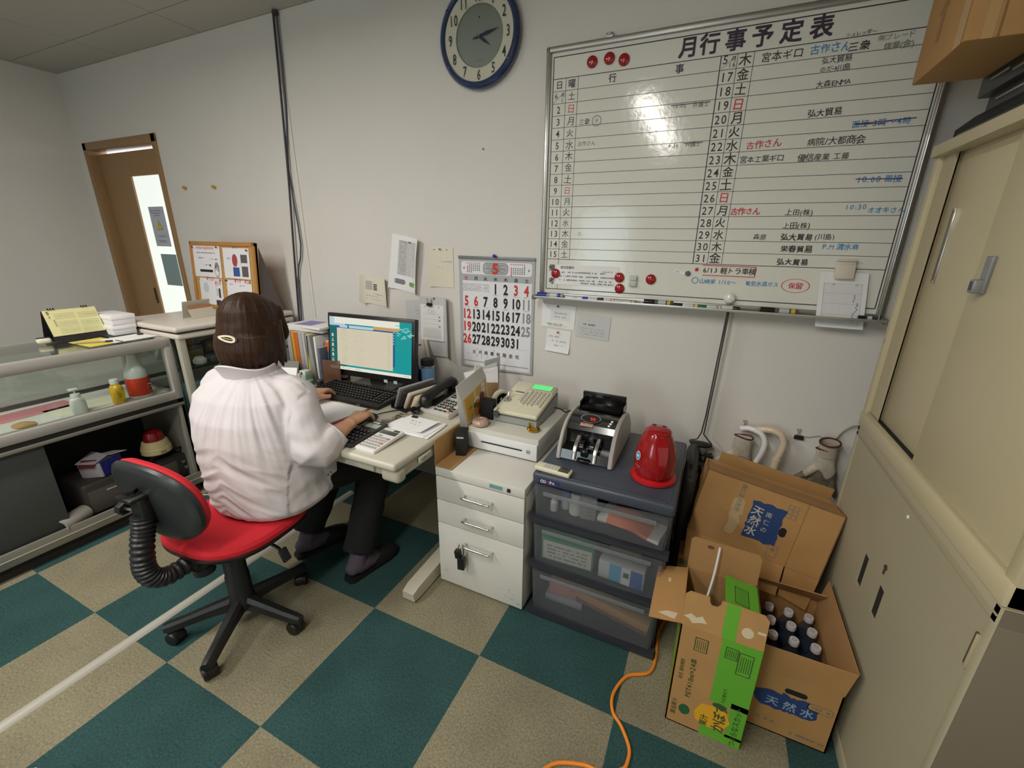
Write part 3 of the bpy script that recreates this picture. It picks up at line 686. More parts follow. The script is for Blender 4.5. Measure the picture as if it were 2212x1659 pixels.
m.text('A-DP1-7', -.22, DH-.045, .017, 1, T(.6025, 0, 0) @ RIGHTF, sx=.8); m.build('label_plate', [mat('plate_cream', (206, 202, 186), .5), INK], desk)
for sx in (-1, 1):
    m = MB(); m.b2((sx*.545-.03, .10, .05), (sx*.545+.03, .24, DH-.04), 0, .01)
    m.loft([[(sx*.545-.030, -.315, .012), (sx*.545+.030, -.315, .012), (sx*.545+.028, -.318, .050), (sx*.545-.028, -.318, .050)],
            [(sx*.545-.032, -.28, .008), (sx*.545+.032, -.28, .008), (sx*.545+.030, -.28, .062), (sx*.545-.030, -.28, .062)],
            [(sx*.545-.034, .33, .008), (sx*.545+.034, .33, .008), (sx*.545+.032, .33, .085), (sx*.545-.032, .33, .085)]])
    for y in (-.27, .28): m.cyl((sx*.545, y, 0), (sx*.545, y, .012), .018)
    m.build('leg', mat('desk_leg', (188, 182, 164), .35, coat=.3), desk)
m = MB(); m.b2((-.55, .255, .24), (.55, .268, DH-.06), 0, .003); m.build('modesty_panel', mat('modesty_panel', (150, 152, 150), .5), desk)
m = MB()
for x in (.28, .35): m.tube([(x, .24, DH-.05), (x+.03, .22, .45), (x+.10, .24, .20), (x+.25, .26, .11), (x+.40, .27, .10)], .0035, 6)
m.build('cable', BLKM, desk)
DT = DH+.0005

# monitor
mon = thing('monitor', 'black flat monitor showing a spreadsheet window on teal wallpaper', 'monitor', (-1.113, -.395, DT), 4.0)
m = MB(); Wm, Hm = .552, .332; A = T(0, 0, .055) @ RX(-7)
m.b2((-Wm/2, 0, 0), (Wm/2, .034, Hm), 0, .005, A); m.b2((-Wm/2+.07, .03, .05), (Wm/2-.07, .06, Hm-.05), 0, .012, A)
m.b2((-Wm/2+.012, -.003, .030), (Wm/2-.012, .003, Hm-.012), 0, .001, A)
m.build('housing', mat('monitor_black', (30, 30, 30), .35), mon)
scr = MB(); sw, sh = Wm-.034, Hm-.052; Fs = A @ T(0, -.0036, .033+sh/2) @ WALLF
def em(n, c, e=.85): return mat('screen_'+n, (10, 10, 10), .35, emit=e, ecol=c, spec=.25)
sm = [em('teal', (22, 158, 158)), em('doc', (222, 212, 186)), em('blue', (44, 92, 150)), em('white', (242, 240, 226)), em('line', (196, 186, 162)), em('darkteal', (28, 104, 104)), em('pale', (190, 214, 226)), em('foam', (150, 214, 205)), em('orange', (206, 168, 110)), em('green', (70, 140, 110))]
scr.rect(0, 0, sw, sh, 0, 0, Fs)
scr.rect(-sw*.395, -.02, sw*.21, sh*.80, 5, .0002, Fs)
scr.rect(-.02, sh*.44, sw*.8, sh*.12, 3, .0004, Fs); scr.rect(-sw*.40, sh*.42, sw*.2, sh*.16, 6, .0003, Fs)
scr.rect(sw*.20, sh*.35, sw*.30, sh*.06, 8, .0005, Fs)
scr.rect(-sw*.06, sh*.30, sw*.72, sh*.075, 2, .0004, Fs); scr.rect(sw*.295, -sh*.02, sw*.028, sh*.62, 2, .0004, Fs)
scr.rect(-sw*.10, sh*.33, sw*.30, sh*.05, 6, .0005, Fs); scr.rect(-sw*.32, sh*.33, sw*.1, sh*.05, 6, .0005, Fs)
scr.rect(-sw*.06, -sh*.055, sw*.69, sh*.70, 1, .0006, Fs)
for i in range(15):
    y = sh*.26-i*sh*.044; scr.rect(-sw*.06, y-.006, sw*.66, .0009, 4, .0008, Fs)
    scr.blur(-sw*.31, y, .045, .005, 4, Fs, .0009, .6); scr.blur(-sw*.14, y, .08, .004, 4, Fs, .0009, .35); scr.blur(sw*.24, y, .02, .005, 4, Fs, .0009, .8)
for i in range(6): scr.rect(-sw*.462, sh*.16-i*sh*.095, .010, .011, 8 if i % 2 else 3, .0008, Fs); scr.rect(-sw*.462, sh*.16-i*sh*.095-.009, .016, .003, 3, .0008, Fs)
scr.rect(0, -sh*.470, sw, sh*.06, 3, .0010, Fs); scr.blur(-sw*.2, -sh*.47, .16, .006, 8, Fs, .0012, .5); scr.blur(sw*.45, -sh*.47, .03, .005, 5, Fs, .0012, .7); scr.rect(sw*.12, -sh*.425, sw*.4, .003, 9, .0011, Fs)
for i in range(26):
    x = sw*(.33+.17*rnd.random()); y = sh*(.44-.30*rnd.random()**1.6); scr.rect(x, y, sw*.05*rnd.random()+.004, .003+.003*rnd.random(), 7, .0003+.00001*i, Fs)
for i in range(5): scr.rect(sw*.295, sh*(.30-.05*i), .005, .005, 3, .0009, Fs)
scr.build('screen', sm, mon)
m = MB(); m.b2((-.045, .05, .004), (.045, .075, .16), 0, .006); m.b2((-.14, -.03, 0), (.14, .16, .014), 0, .006)
m.build('stand', mat('monitor_stand', (62, 62, 60), .4), mon)
m = MB(); m.box((-.225, -.004, .070), (.036, .002, .014), 0, .0005)
for x, a in ((.105, 28), (.165, 24)): m.box((x, -.006, .058), (.022, .001, .016), 0); 0 and m.box((x-.006, -.018, .036), (.014, .001, .040), 0, 0, T(x, -.012, .04) @ RY(a) @ RX(35) @ T(-x, .012, -.04))
m.build('sticky_tab', mat('tab_white', (206, 222, 230), .7), mon)

# keyboard
kb = thing('keyboard', 'black wired full size keyboard in front of the monitor', 'keyboard', (-1.100, -.515, DT), -1.0)
A = RX(5)
m = MB(); m.box((0, 0, .014), (.475, .192, .020), 0, .005, A, seg=2); m.box((0, -.083, .013), (.475, .030, .012), 0, .005, A); m.build('body', mat('kb_black', (34, 34, 34), .45), kb)
keys = MB()
for row in range(6):
    n = 21; y = .068-row*.0225-(.008 if row else 0)
    x = -.222; k = 0
    while x < .222:
        w = .0170; gap = .0195
        if row == 5 and -.13 < x < -.02: w = .112; gap = .1145
        if (row == 0 and k in (1, 6, 11)) or (x > .072 and x < .086) or (x > .146 and x < .158): x += .012
        c = 1 if rnd.random() < .03 else 0
        if x+w < .232:
            keys.add(*([(x, y-.008, .022), (x+w, y-.008, .022), (x+w, y+.0085, .022), (x, y+.0085, .022), (x+.002, y-.0055, .031), (x+w-.002, y-.0055, .031), (x+w-.002, y+.0055, .031), (x+.002, y+.0055, .031)],
                [[4, 5, 6, 7], [0, 1, 5, 4], [1, 2, 6, 5], [2, 3, 7, 6], [3, 0, 4, 7]]), 0, A)
            keys.rect(x+.006, y+.001, .004, .004, 1, .0313, A)
        x += gap; k += 1
keys.build('keys', [mat('key_black', (26, 26, 27), .4), mat('key_legend', (140, 142, 142), .6)], kb)

# mouse
ms = thing('mouse', 'black computer mouse under the right hand', 'mouse', (-.815, -.735, DT), 12)
m = MB(); m.loft([[(x, y, z) for x, y, z in ((-.028*s_, t, .004), (.028*s_, t, .004), (.030*s_, t, .014*h_), (.018*s_, t, .030*h_), (0, t, .034*h_), (-.018*s_, t, .030*h_), (-.030*s_, t, .014*h_))]
     for t, s_, h_ in ((-.055, .45, .35), (-.045, .85, .75), (-.02, 1, 1), (.02, 1, .95), (.045, .9, .72), (.054, .5, .4))]); m.build('body', BLK, ms)
m = MB(); m.tube([(0, .052, .008), (.02, .10, .004), (.06, .14, .004), (.13, .19, .004), (.17, .26, .004)], .0022, 6); m.build('cable', BLKM, ms)

# red clip folder
fo = thing('folder', 'red edged folder holding white ruled sheets below the keyboard', 'folder', (-1.055, -.730, DT), 0)
P = [(-.128, .078), (.120, .086), (.125, .060), (.122, -.120), (-.128, -.120)]
m = MB(); m.prism([(-.155, .102), (.150, .108), (.130, -.135), (-.160, -.135)], 0, .003); m.build('cover', mat('folder_red', (176, 34, 66), .4), fo)
m = MB(); m.prism([(-.150, .094), (.140, .100), (.118, -.130), (-.155, -.130)], .0032, .006)
for i in range(16): m.line((-.145, .08-i*.013), (.12, .084-i*.013), .0006, 1, .0064)
m.build('sheets', [WHITE_PAPER, INKL], fo)
m = MB(); m.cyl((-.02, .118, .006), (.045, .112, .006), .0045, n=10); m.xf(T(0, 0, 0)); single(m, 'silver_pen', STEEL, 'silver pen lying between red folder and keyboard', 'pen', (-1.02, -.725, DT))

# calculators
def calculator(lb, loc, rz, w, h, body, keyc, disp, cols, rows, dark):
    o = thing('calculator', lb, 'calculator', loc, rz)
    A = RX(4)
    m = MB(); m.box((0, 0, .011), (w, h, .016), 0, .006, A); m.build('body', body, o)
    m = MB(); m.box((0, h*.28, .0195), (w*.84, h*.15, .002), 0, .0005, A)
    if dark: m.box((w*.05, h*.41, .0195), (w*.35, h*.045, .0015), 1, .0005, A)
    else: m.box((w*.22, h*.41, .0195), (w*.30, h*.06, .0015), 1, .0005, A); m.box((-w*.18, h*.12, .0195), (w*.2, h*.03, .001), 2, .0005, A)
    m.build('display', [disp, mat('solar_cell', (40, 34, 32), .2) if not dark else mat('calc_plate', (210, 210, 205), .4), mat('calc_teal', (70, 130, 130), .5)], o)
    m = MB()
    for r in range(rows):
        for c in range(cols):
            x = (c-(cols-1)/2)*w*.88/cols; y = h*.08-(r+.5)*h*.52/rows
            mi = 1 if (not dark and c == cols-1 and r in (0, 2)) else 0
            m.box((x, y, .0205), (w*.66/cols, h*.38/rows, .006 if dark else .003), mi, .0015, A)
            m.rect(x, y, w*.2/cols, h*.16/rows, 2, .0242 if dark else .0226, A)
    m.build('keys', keyc, o)
calculator('black desk calculator with round dark keys beside the mouse', (-.735, -.853, DT), -2, .105, .205, mat('calc_dark', (52, 52, 52), .4), [mat('calc_key_dark', (28, 28, 30), .35), RED, mat('calc_leg', (150, 150, 150), .5)], mat('calc_lcd', (168, 176, 160), .25), 5, 5, True)
calculator('white desk calculator at the desk front edge', (-.620, -.868, DT), -2, .098, .172, mat('calc_white', (228, 226, 224), .35), [mat('calc_key_pale', (200, 196, 192), .5), mat('calc_key_pink', (196, 140, 140), .5), mat('calc_leg2', (120, 116, 116), .5)], mat('calc_lcd_dark', (66, 72, 66), .2), 6, 5, False)

# paper stack with binder clip
ps = thing('paper_stack', 'stack of white papers with binder clip near desk right edge', 'paper', (-.590, -.690, DT), 0)
m = MB(); m.sheet(.205, .150, 6, 4, .004, 0, T(.0, .005, .008) @ RZ(-4)); m.sheet(.19, .135, 6, 4, .003, 0, T(.018, -.012, .005) @ RZ(3))
m.xf(Matrix.Identity(4)); m.sheet(.185, .118, 8, 4, .002, 0, T(-.012, .010, .0125) @ RZ(-7), None); m.v = [Vector((v.x, v.y, v.z+(.012*max(0, (v.x-.03)/.06)**2 if v.z > .010 else 0))) for v in m.v]
m.blur(-.02, .025, .06, .010, 1, T(0, 0, .0130) @ RZ(-7), dens=.5); m.blur(-.02, .0, .08, .008, 1, T(0, 0, .0130) @ RZ(-7), dens=.3)
m.build('sheets', [WHITE_PAPER, INKL], ps)
m = MB(); m.box((-.052, .062, .012), (.030, .012, .012), 0, .002); m.tube([(-.062, .066, .016), (-.072, .085, .028), (-.060, .090, .030), (-.056, .068, .018)], .0012, 6, 1); m.tube([(-.044, .066, .016), (-.034, .084, .030), (-.046, .092, .030), (-.050, .068, .018)], .0012, 6, 1)
m.build('binder_clip', [BLKM, STEEL], ps)
# keys on a ring
kr = thing('key_bunch', 'bunch of brass and steel keys on a grey fob beside papers', 'keys', (-.712, -.640, DT), 10)
m = MB()
for i in range(4):
    A = T(.012*i-.02, -.02+.008*(i % 2), .006+.006*i) @ RZ(40+35*i) @ RX(18)
    m.prism(rrect(.022, .020, .008), 0, .002, i % 2, A @ T(0, 0, 0)); m.prism([(-.003, -.045), (.003, -.045), (.004, -.008), (-.004, -.008)], 0, .002, i % 2, A)
m.build('keys', [STEEL, mat('key_brass', (170, 150, 110), .35, .9)], kr)
m = MB(); m.tube([(.012*math.cos(a), .012*math.sin(a), .016+.006*math.sin(a)) for a in [i*PI/6 for i in range(13)]], .0012, 6, smooth=1); m.build('ring', STEEL, kr)
m = MB(); m.lathe([(.014, 0), (.017, .004), (.012, .010), (.006, .012)], 16, 0, T(.03, .03, .006) @ RX(60)); m.box((-.05, -.045, .010), (.055, .016, .012), 0, .004, RZ(25)); m.build('fob', mat('fob_grey', (128, 122, 108), .5), kr)
# pouch stand
po = thing('pouch_rack', 'leaning row of notebooks and cream pencil pouches between keyboard and phone', 'pouches', (-.735, -.470, DT), -14)
def slab(w, d, h, lean, x, r, mi, mb):
    mb.box((0, 0, h/2+.004), (w, d, h), mi, r, T(x, 0, 0) @ RY(lean), seg=3)
for nm, w, d, h, lean, x, r, mt in (('notebook', .012, .205, .115, 24, -.060, .002, mat('notebook_grey', (150, 148, 150), .6)), ('case', .022, .190, .100, 26, -.036, .008, mat('case_black', (36, 32, 32), .6)),
        ('pouch', .022, .180, .098, 28, -.010, .010, mat('pouch_beige', (196, 186, 166), .8)), ('pouch', .014, .160, .085, 28, .012, .006, mat('pouch_maroon', (74, 40, 44), .7)), ('pouch', .030, .175, .092, 30, .036, .014, mat('pouch_cream', (186, 178, 152), .8))):
    m = MB(); slab(w, d, h, lean, x, r, 0, m); m.build(nm, mt, po)
m = MB(); m.box((.028, .02, .088), (.004, .055, .012), 0, .001, RY(28)); m.build('pink_tab', mat('tab_pink', (206, 84, 124), .7), po)
m = MB(); m.b2((-.075, -.11, 0), (.075, .105, .004), 0, .001); m.b2((.064, -.11, 0), (.070, .105, .035), 0, .001); m.b2((-.078, -.11, 0), (-.074, .105, .04), 0, .001); m.build('tray', BLK, po)

# telephone
ph = thing('telephone', 'office phone with black handset and light keypad by the register', 'telephone', (-.580, -.440, DT), -6)
A = RX(9)
m = MB(); m.box((0, 0, .028), (.172, .228, .030), 0, .008, A); m.box((-.055, .02, .040), (.062, .190, .018), 1, .006, A); m.box((0, .06, .020), (.15, .10, .03), 0, .006)
m.build('body', [mat('phone_silver', (196, 194, 188), .4), BLK], ph)
m = MB()
for r in range(4):
    for c in range(3): m.box((-.002+c*.027, -.005-r*.021, .0445), (.020, .0125, .006), 0, .002, A); m.rect(-.002+c*.027, -.005-r*.021, .007, .005, 2, .0478, A)
for r in range(4):
    for c in range(2): m.box((.004+c*.040, .030+r*.017, .0445), (.030, .008, .004), 0, .001, A)
for c in range(3): m.box((-.002+c*.026, -.094, .0445), (.020, .008, .004), 0, .001, A)
for r in range(2): m.box((.074, -.062-r*.018, .0445), (.020, .010, .004), 0, .001, A)
m.box((.070, -.096, .0445), (.018, .011, .005), 1, .002, A)
m.build('keypad', [mat('phone_key', (44, 42, 42), .45), mat('phone_orange', (220, 140, 84), .5), mat('phone_leg', (196, 190, 184), .6)], ph)
m = MB(); m.tube([(-.058, -.110, .060), (-.058, -.095, .082), (-.058, -.03, .092), (-.058, .05, .092), (-.058, .10, .086), (-.058, .120, .064)], [.020, .030, .024, .024, .030, .020], 16, 0, A, 4, sq=.85)
m.box((-.058, -.092, .062), (.050, .048, .028), 0, .012, A); m.box((-.058, .098, .062), (.050, .048, .028), 0, .012, A)
m.build('handset', mat('handset_black', (17, 17, 18), .35), ph)
m = MB(); m.tube([(-.075+.010*math.cos(i*1.1), -.150+.004*i*.4, .012+.010*math.sin(i*1.1)) for i in range(16)], .003, 6); m.build('coil_cord', BLK, ph)
# tumbler
tb = thing('tumbler', 'light blue tumbler with black lid at the back of the desk', 'bottle', (-.836, -.262, DT))
m = MB().lathe([(.030, 0), (.034, .003), (.0345, .012), (.0355, .128), (.034, .134), (.031, .136)], 32);
m.build('cup', mat('tumbler_blue', (104, 150, 190), .35), tb)
m = MB().lathe([(.033, .134), (.0345, .137), (.0345, .166), (.030, .170), (0, .170)], 32); m.build('lid', BLKM, tb)
m = MB().lathe([(.0358, .126), (.0362, .129), (.0358, .133)], 32); m.build('ring', STEEL, tb)
# pen cup behind the monitor's right edge
pc = thing('pen_cup', 'black pen cup with orange and yellow pens beside the tumbler', 'pen cup', (-.915, -.235, DT))
m = MB().lathe([(.030, 0), (.033, .004), (.034, .085), (.031, .085), (.029, .006), (0, .006)], 24); m.build('cup', BLK, pc)
for i, (a, c, L_) in enumerate(((10, (204, 120, 30), .150), (80, (220, 190, 40), .135), (160, (30, 30, 32), .140), (230, (190, 60, 40), .130), (300, (40, 70, 150), .125))):
    x, y = .018*math.cos(math.radians(a)), .018*math.sin(math.radians(a)); m = MB().cyl((x*.4, y*.4, .008), (x*1.5, y*1.5, L_), .0045, n=10); m.build('pen', mat('pen_%d' % i, c, .4), pc)
cb = MB().lathe([(.022, 0), (.024, .003), (.024, .05), (.020, .055), (0, .055)], 24, 0); cb.lathe([(.0242, .030), (.0245, .031), (.0245, .052), (.0200, .056), (0, .0565)], 24, 1)
single(cb, 'glue_pot', [mat('pot_pale', (190, 196, 200), .4), mat('pot_blue', (38, 68, 150), .4)], 'small pot with blue lid between monitor and tumbler', 'pot', (-.880, -.318, DT))

# ------------------------------------------------------------------ files and stationery at the back left of the desk
FY = -.45
def file_box(lb, x, w, h, d, c, lean=0, nm='binder', y=FY, slot=True):
    o = thing(nm, lb, 'file', (x, y+d/2, DT)); A = T(-w/2, 0, 0) @ RY(lean) @ T(w/2, 0, 0)
    m = MB(); m.b2((-w/2, -d/2, 0), (w/2, d/2, h), 0, min(.003, w*.3), A); m.build('cover', mat('file_%d_%d_%d' % c, c, .6), o)
    m = MB(); m.b2((-w/2+.002, -d/2+.004, h-.004), (w/2-.002, d/2-.002, h+.0015), 0, 0, A); m.build('pages', mat('file_pages', (206, 202, 194), .8), o)
    return o
file_box('pale file at the far left of the file row by the person', -1.625, .030, .272, .22, (150, 146, 140))
file_box('yellow brown binder beside the orange one', -1.593, .022, .270, .22, (196, 132, 30))
file_box('orange spined binder in the file row on the desk', -1.567, .026, .270, .22, (186, 92, 24))
file_box('grey binder right of the orange binder', -1.537, .028, .272, .22, (158, 158, 156))
file_box('thin pale binder left of the yellow folder', -1.512, .018, .271, .22, (174, 172, 168))
file_box('thin yellow folder standing among the grey files', -1.494, .013, .268, .21, (196, 182, 50), 3)
file_box('leaning grey document case right of the yellow folder', -1.462, .036, .262, .21, (140, 140, 136), -4)
file_box('white file standing upright near the monitor edge', -1.428, .014, .258, .20, (214, 214, 212))
file_box('blue grey folder tucked behind the letter rack', -1.404, .012, .200, .19, (84, 92, 116))
lr = thing('letter_rack', 'brown clear fronted letter rack holding orange booklet by monitor', 'letter rack', (-1.355, -.40, DT), 12)
m = MB(); m.b2((-.05, -.045, 0), (.06, .045, .012), 0, .003); m.b2((-.05, .035, 0), (.06, .042, .19), 0, .003, RX(-6)); m.b2((-.05, -.045, 0), (.06, -.040, .135), 0, .003, RX(-4)); m.build('rack', frosted('rack_brown', (118, 84, 66), .75, .2), lr)
m = MB(); m.b2((-.052, .0, .03), (.058, .022, .232), 0, .001, RX(-5)); m.b2((-.056, .002, .17), (.060, -.006, .222), 1, .001, RX(-5)); m.b2((-.062, .004, .15), (-.052, -.004, .220), 2, .001, RX(-5)); m.build('booklets', [mat('booklet_grey', (176, 176, 178), .5), mat('booklet_orange', (200, 96, 30), .5), mat('booklet_maroon', (110, 40, 44), .5)], lr)
BZ = DT+.275
bk = thing('book', 'thick white book lying across the tops of the files', 'book', (-1.525, -.330, BZ), 4)
m = MB(); m.b2((-.120, -.10, 0), (.125, .10, .020), 0, .002); m.build('cover', mat('book_white', (222, 220, 216), .5), bk)
m = MB(); m.b2((-.118, -.1015, .003), (.123, -.09, .017), 0); m.build('pages', mat('book_pages', (212, 204, 196), .8), bk)
bk = thing('book', 'white magazine with a purple cover patch on top of the files', 'book', (-1.530, -.335, BZ+.0205), -3)
m = MB(); m.b2((-.120, -.10, 0), (.15, .10, .012), 0, .002); m.rect(-.02, -.02, .115, .12, 1, .0125, RZ(8)); m.build('cover', [mat('book_white2', (226, 222, 220), .5), mat('book_purple', (136, 128, 186), .5)], bk)
pn = thing('felt_pen', 'white felt pen with black cap lying on the books', 'pen', (-1.44, -.268, BZ+.0330+.005), -6)
m = MB().cyl((-.03, 0, 0), (.07, 0, 0), .005, n=12); m.build('barrel', WHITE_PAPER, pn); m = MB().cyl((-.062, 0, 0), (-.028, 0, 0), .0056, n=12); m.build('cap', BLK, pn)
# small stationery in front of the files
cs = thing('desk_calendar', 'small grey easel calendar with white page behind the shoulder', 'calendar', (-1.575, -.520, DT), 22)
m = MB(); m.b2((-.07, -.002, 0), (.07, .002, .135), 0, .0005, T(0, -.05, 0) @ RX(-22)); m.b2((-.07, -.002, 0), (.07, .002, .135), 0, .0005, T(0, .05, 0) @ RX(22)); m.build('easel', mat('easel_grey', (112, 112, 108), .6), cs)
m = MB(); m.b2((-.064, -.005, .01), (.064, -.0025, .098), 0, 0, T(0, -.05, 0) @ RX(-22)); m.build('page', WHITE_PAPER, cs)
m = MB().cyl((0, 0, 0), (0, 0, .050), .0085, n=16, mi=0); m.cyl((0, 0, .050), (0, 0, .082), .0092, n=16, mi=1)
single(m, 'glue_stick', [mat('glue_yellow', (222, 176, 36), .4), mat('glue_cap', (214, 206, 188), .4)], 'yellow glue stick standing beside the left hand', 'glue', (-1.440, -.558, DT))
m = MB(); m.b2((-.022, -.018, 0), (.022, .018, .058), 0, .003); m.b2((-.023, -.019, .058), (.023, .019, .084), 1, .003); m.box((-.006, -.019, .070), (.014, .003, .014), 2)
single(m, 'stamp_case', [mat('mint', (160, 190, 178), .4), mat('mint_pale', (206, 216, 206), .4), BLKM], 'pale mint stamp case in front of the files', 'stamp', (-1.460, -.505, DT))
for i, (x, y, lb) in enumerate(((-1.395, -.535, 'round grey green stamp nearer the left hand'), (-1.352, -.510, 'round dark stamp nearer the keyboard'))):
    m = MB().lathe([(.018, 0), (.0185, .03), (.019, .031), (.019, .044), (.016, .048), (0, .048)], 20, i); single(m, 'stamp', [mat('stamp_teal', (116, 148, 144), .35), mat('stamp_dark', (56, 62, 64), .4)], lb, 'stamp', (x, y, DT))
m = MB(); m.b2((-.05, -.03, 0), (.05, .03, .014), 0, .002); m.b2((-.045, -.026, .0135), (.045, .026, .015), 1)
single(m, 'stationery_tray', [mat('tray_pale', (196, 192, 180), .5), mat('tray_maroon', (96, 50, 44), .7)], 'low pale tray of stamp ink beside the left wrist', 'tray', (-1.395, -.600, DT), 8)

# ------------------------------------------------------------------ drawer pedestal
pd = thing('drawer_pedestal', 'white three drawer steel pedestal with padlock under the cash register', 'drawer unit', (-.2505, -.475, 0))
pm = mat('pedestal_white', (212, 210, 202), .42, var=.02, vs=5)
PW, PD_, PH = .402, .56, .582
m = MB(); m.b2((-PW/2, -PD_/2+.018, .012), (PW/2, PD_/2, PH-.030), 0, .003); m.b2((-PW/2, -PD_/2, PH-.040), (PW/2, PD_/2, PH), 0, .003)
m.box((.135, -PD_/2-.001, PH-.020), (.014, .008, .014), 1, .002); m.box((.080, -PD_/2-.0008, PH-.020), (.056, .0016, .016), 2)
for x in (-.17, .17):
    for y in (-.24, .24): m.cyl((x, y, 0), (x, y, .014), .014, mi=1)
m.build('carcass', [pm, mat('lock_dark', (60, 58, 54), .35, .7), mat('foil_sticker', (150, 210, 205), .15, .6)], pd)
hz = []
for z0, z1 in ((.432, .538), (.318, .428), (.014, .314)):
    m = MB(); m.b2((-PW/2+.0015, -PD_/2, z0), (PW/2-.0015, -PD_/2+.017, z1), 0, .002)
    if z0 < .1:
        for i in range(9): m.rect(.14+rnd.uniform(-.04, .05), .05+rnd.uniform(-.02, .05), rnd.uniform(.003, .008), .0025, 1, 0.0002, T(0, -PD_/2, 0) @ WALLF)
        m.disc(-.165, .075, .012, 2, .0002, T(0, -PD_/2, 0) @ WALLF, sy=.7)
    d = m.build('drawer', [pm, mat('scuff_dark', (110, 104, 96), .7), mat('scuff', (188, 182, 172), .6)], pd)
    hzv = z1-.052 if z0 > .1 else z1-.062; hz.append(hzv)
    m = MB(); y = -PD_/2; m.tube([(-.062, y+.002, hzv), (-.062, y-.020, hzv), (-.056, y-.028, hzv), (0, y-.028, hzv), (.056, y-.028, hzv), (.062, y-.020, hzv), (.062, y+.002, hzv)], .0048, 12, smooth=3); m.build('handle', CHROME, d)
lk = thing('padlock', 'black padlock hanging from the bottom drawer handle', 'padlock', (-.318, -.785, .145), 10)
m = MB(); m.box((0, 0, .03), (.030, .026, .058), 0, .003); m.box((-.004, 0, .074), (.024, .024, .036), 0, .003, RY(-8)); m.build('body', mat('lock_black', (24, 24, 24), .4), lk)
m = MB(); m.tube([(-.009, 0, .085), (-.010, -.002, .110), (-.004, 0, .121), (.004, 0, .121), (.010, .002, .110), (.010, 0, .060)], .003, 8); m.build('shackle', CHROME, lk)

# ------------------------------------------------------------------ cash drawer and register
PT = PH+.0005
cw = thing('cash_till', 'white cash drawer with slot and keyhole under the register', 'cash drawer', (-.252, -.360, PT))
cdm = mat('drawer_offwhite', (214, 213, 208), .4); DWc, DDc, DHc = .335, .385, .100
m = MB(); m.b2((-DWc/2, -DDc/2+.01, .008), (DWc/2, DDc/2, DHc), 0, .004)
for x in (-.14, .14):
    for y in (-.16, .16): m.cyl((x, y, 0), (x, y, .010), .010, mi=1)
m.build('housing', [mat('drawer_top', (204, 203, 192), .42), BLKM], cw)
m = MB(); m.b2((-DWc/2+.001, -DDc/2-.004, .009), (DWc/2-.001, -DDc/2+.010, DHc-.018), 0, .004)
m.loft([[(-.12, -DDc/2-.0045, .052), (.10, -DDc/2-.0045, .052), (.10, -DDc/2-.0045, .058), (-.12, -DDc/2-.0045, .062)], [(-.11, -DDc/2-.006, .054), (.09, -DDc/2-.006, .054), (.09, -DDc/2-.006, .056), (-.11, -DDc/2-.006, .058)]], 0)
m.b2((-.095, -DDc/2-.0062, .044), (.100, -DDc/2-.003, .0495), 1, .001)
f = m.build('drawer_front', [mat('drawer_white', (226, 226, 226), .35), BLKM], cw)
m = MB().lathe([(.0095, 0), (.009, .004), (.006, .005), (0, .005)], 20, 0, T(.128, -DDc/2-.004, .048) @ RX(90)); m.box((.128, -DDc/2-.0092, .048), (.0016, .001, .007), 1); m.build('key_lock', [STEEL, BLK], f)
RZ0 = PT+DHc+.0005
rg = thing('cash_register', 'cream cash register with glowing green display', 'cash register', (-.243, -.312, RZ0))
rm = mat('register_cream', (216, 211, 184), .42); rgy = mat('register_grey', (148, 152, 148), .5)
w2 = .105
def side_prof(y): return .028+(.082-.028)*max(0, min(1, (y+.125)/.25))
m = MB()
m.loft([[(-w2, -.128, .004), (w2, -.128, .004), (w2, .145, .004), (-w2, .145, .004)], [(-w2, -.128, .030), (w2, -.128, .030), (w2, .145, .082), (-w2, .145, .082)]], 0)
m.build('base', rgy, rg)
TA = T(0, .010, .070) @ RX(math.degrees(math.atan2(.052, .273)))   # top plane frame
m = MB(); m.box((0, -.002, .004), (.214, .282, .022), 0, .008, TA, seg=3); m.box((-.046, .085, .018), (.108, .090, .010), 0, .003, TA); m.box((.040, .100, .016), (.122, .074, .010), 0, .003, TA)
m.box((-.048, .028, .0165), (.050, .018, .006), 1, .001, TA); m.box((-.048, .018, .019), (.052, .010, .005), 2, .002, TA); m.box((.002, .03, .0155), (.001, .16, .002), 1, 0, TA)
m.box((-.082, -.020, .016), (.014, .010, .003), 3, .002, TA)
m.build('top_cover', [rm, mat('register_slot', (120, 112, 96), .5), mat('register_ivory', (228, 222, 200), .4), mat('register_btn', (190, 184, 160), .4)], rg)
m = MB(); m.box((.040, .094, .0215), (.112, .054, .004), 1, .002, TA); m.box((.040, .096, .0238), (.098, .042, .001), 0, 0, TA)
m.build('display', [mat('lcd_green', (20, 60, 30), .3, emit=.95, ecol=(96, 232, 130)), mat('lcd_frame', (170, 168, 150), .4)], rg)
m = MB()
for r in range(7):
    for c in range(6):
        if r == 0 or c > 0 or r < 6:
            x = -.018+c*.0205; y = .054-r*.0195
            if c == 5 and r == 6: continue
            w = .016 if not (r == 6 and c == 4) else .036
            m.box((x+(w-.016)/2, y, .0185), (w, .0135, .009), 0, .002, TA); m.rect(x, y, .006, .004, 1, .0232, TA)
m.build('keys', [mat('register_key', (206, 202, 184), .4), mat('register_leg', (130, 120, 110), .5)], rg)
m = MB(); m.lathe([(.019, 0), (.018, .004), (.010, .006), (.0, .006)], 24, 0, TA @ T(-.078, -.048, .0155)); m.box((-.078, -.048, .024), (.004, .020, .014), 0, .001, TA); m.lathe([(.004, 0), (.004, .03)], 10, 0, TA @ T(-.082, -.036, .018) @ RX(-40))
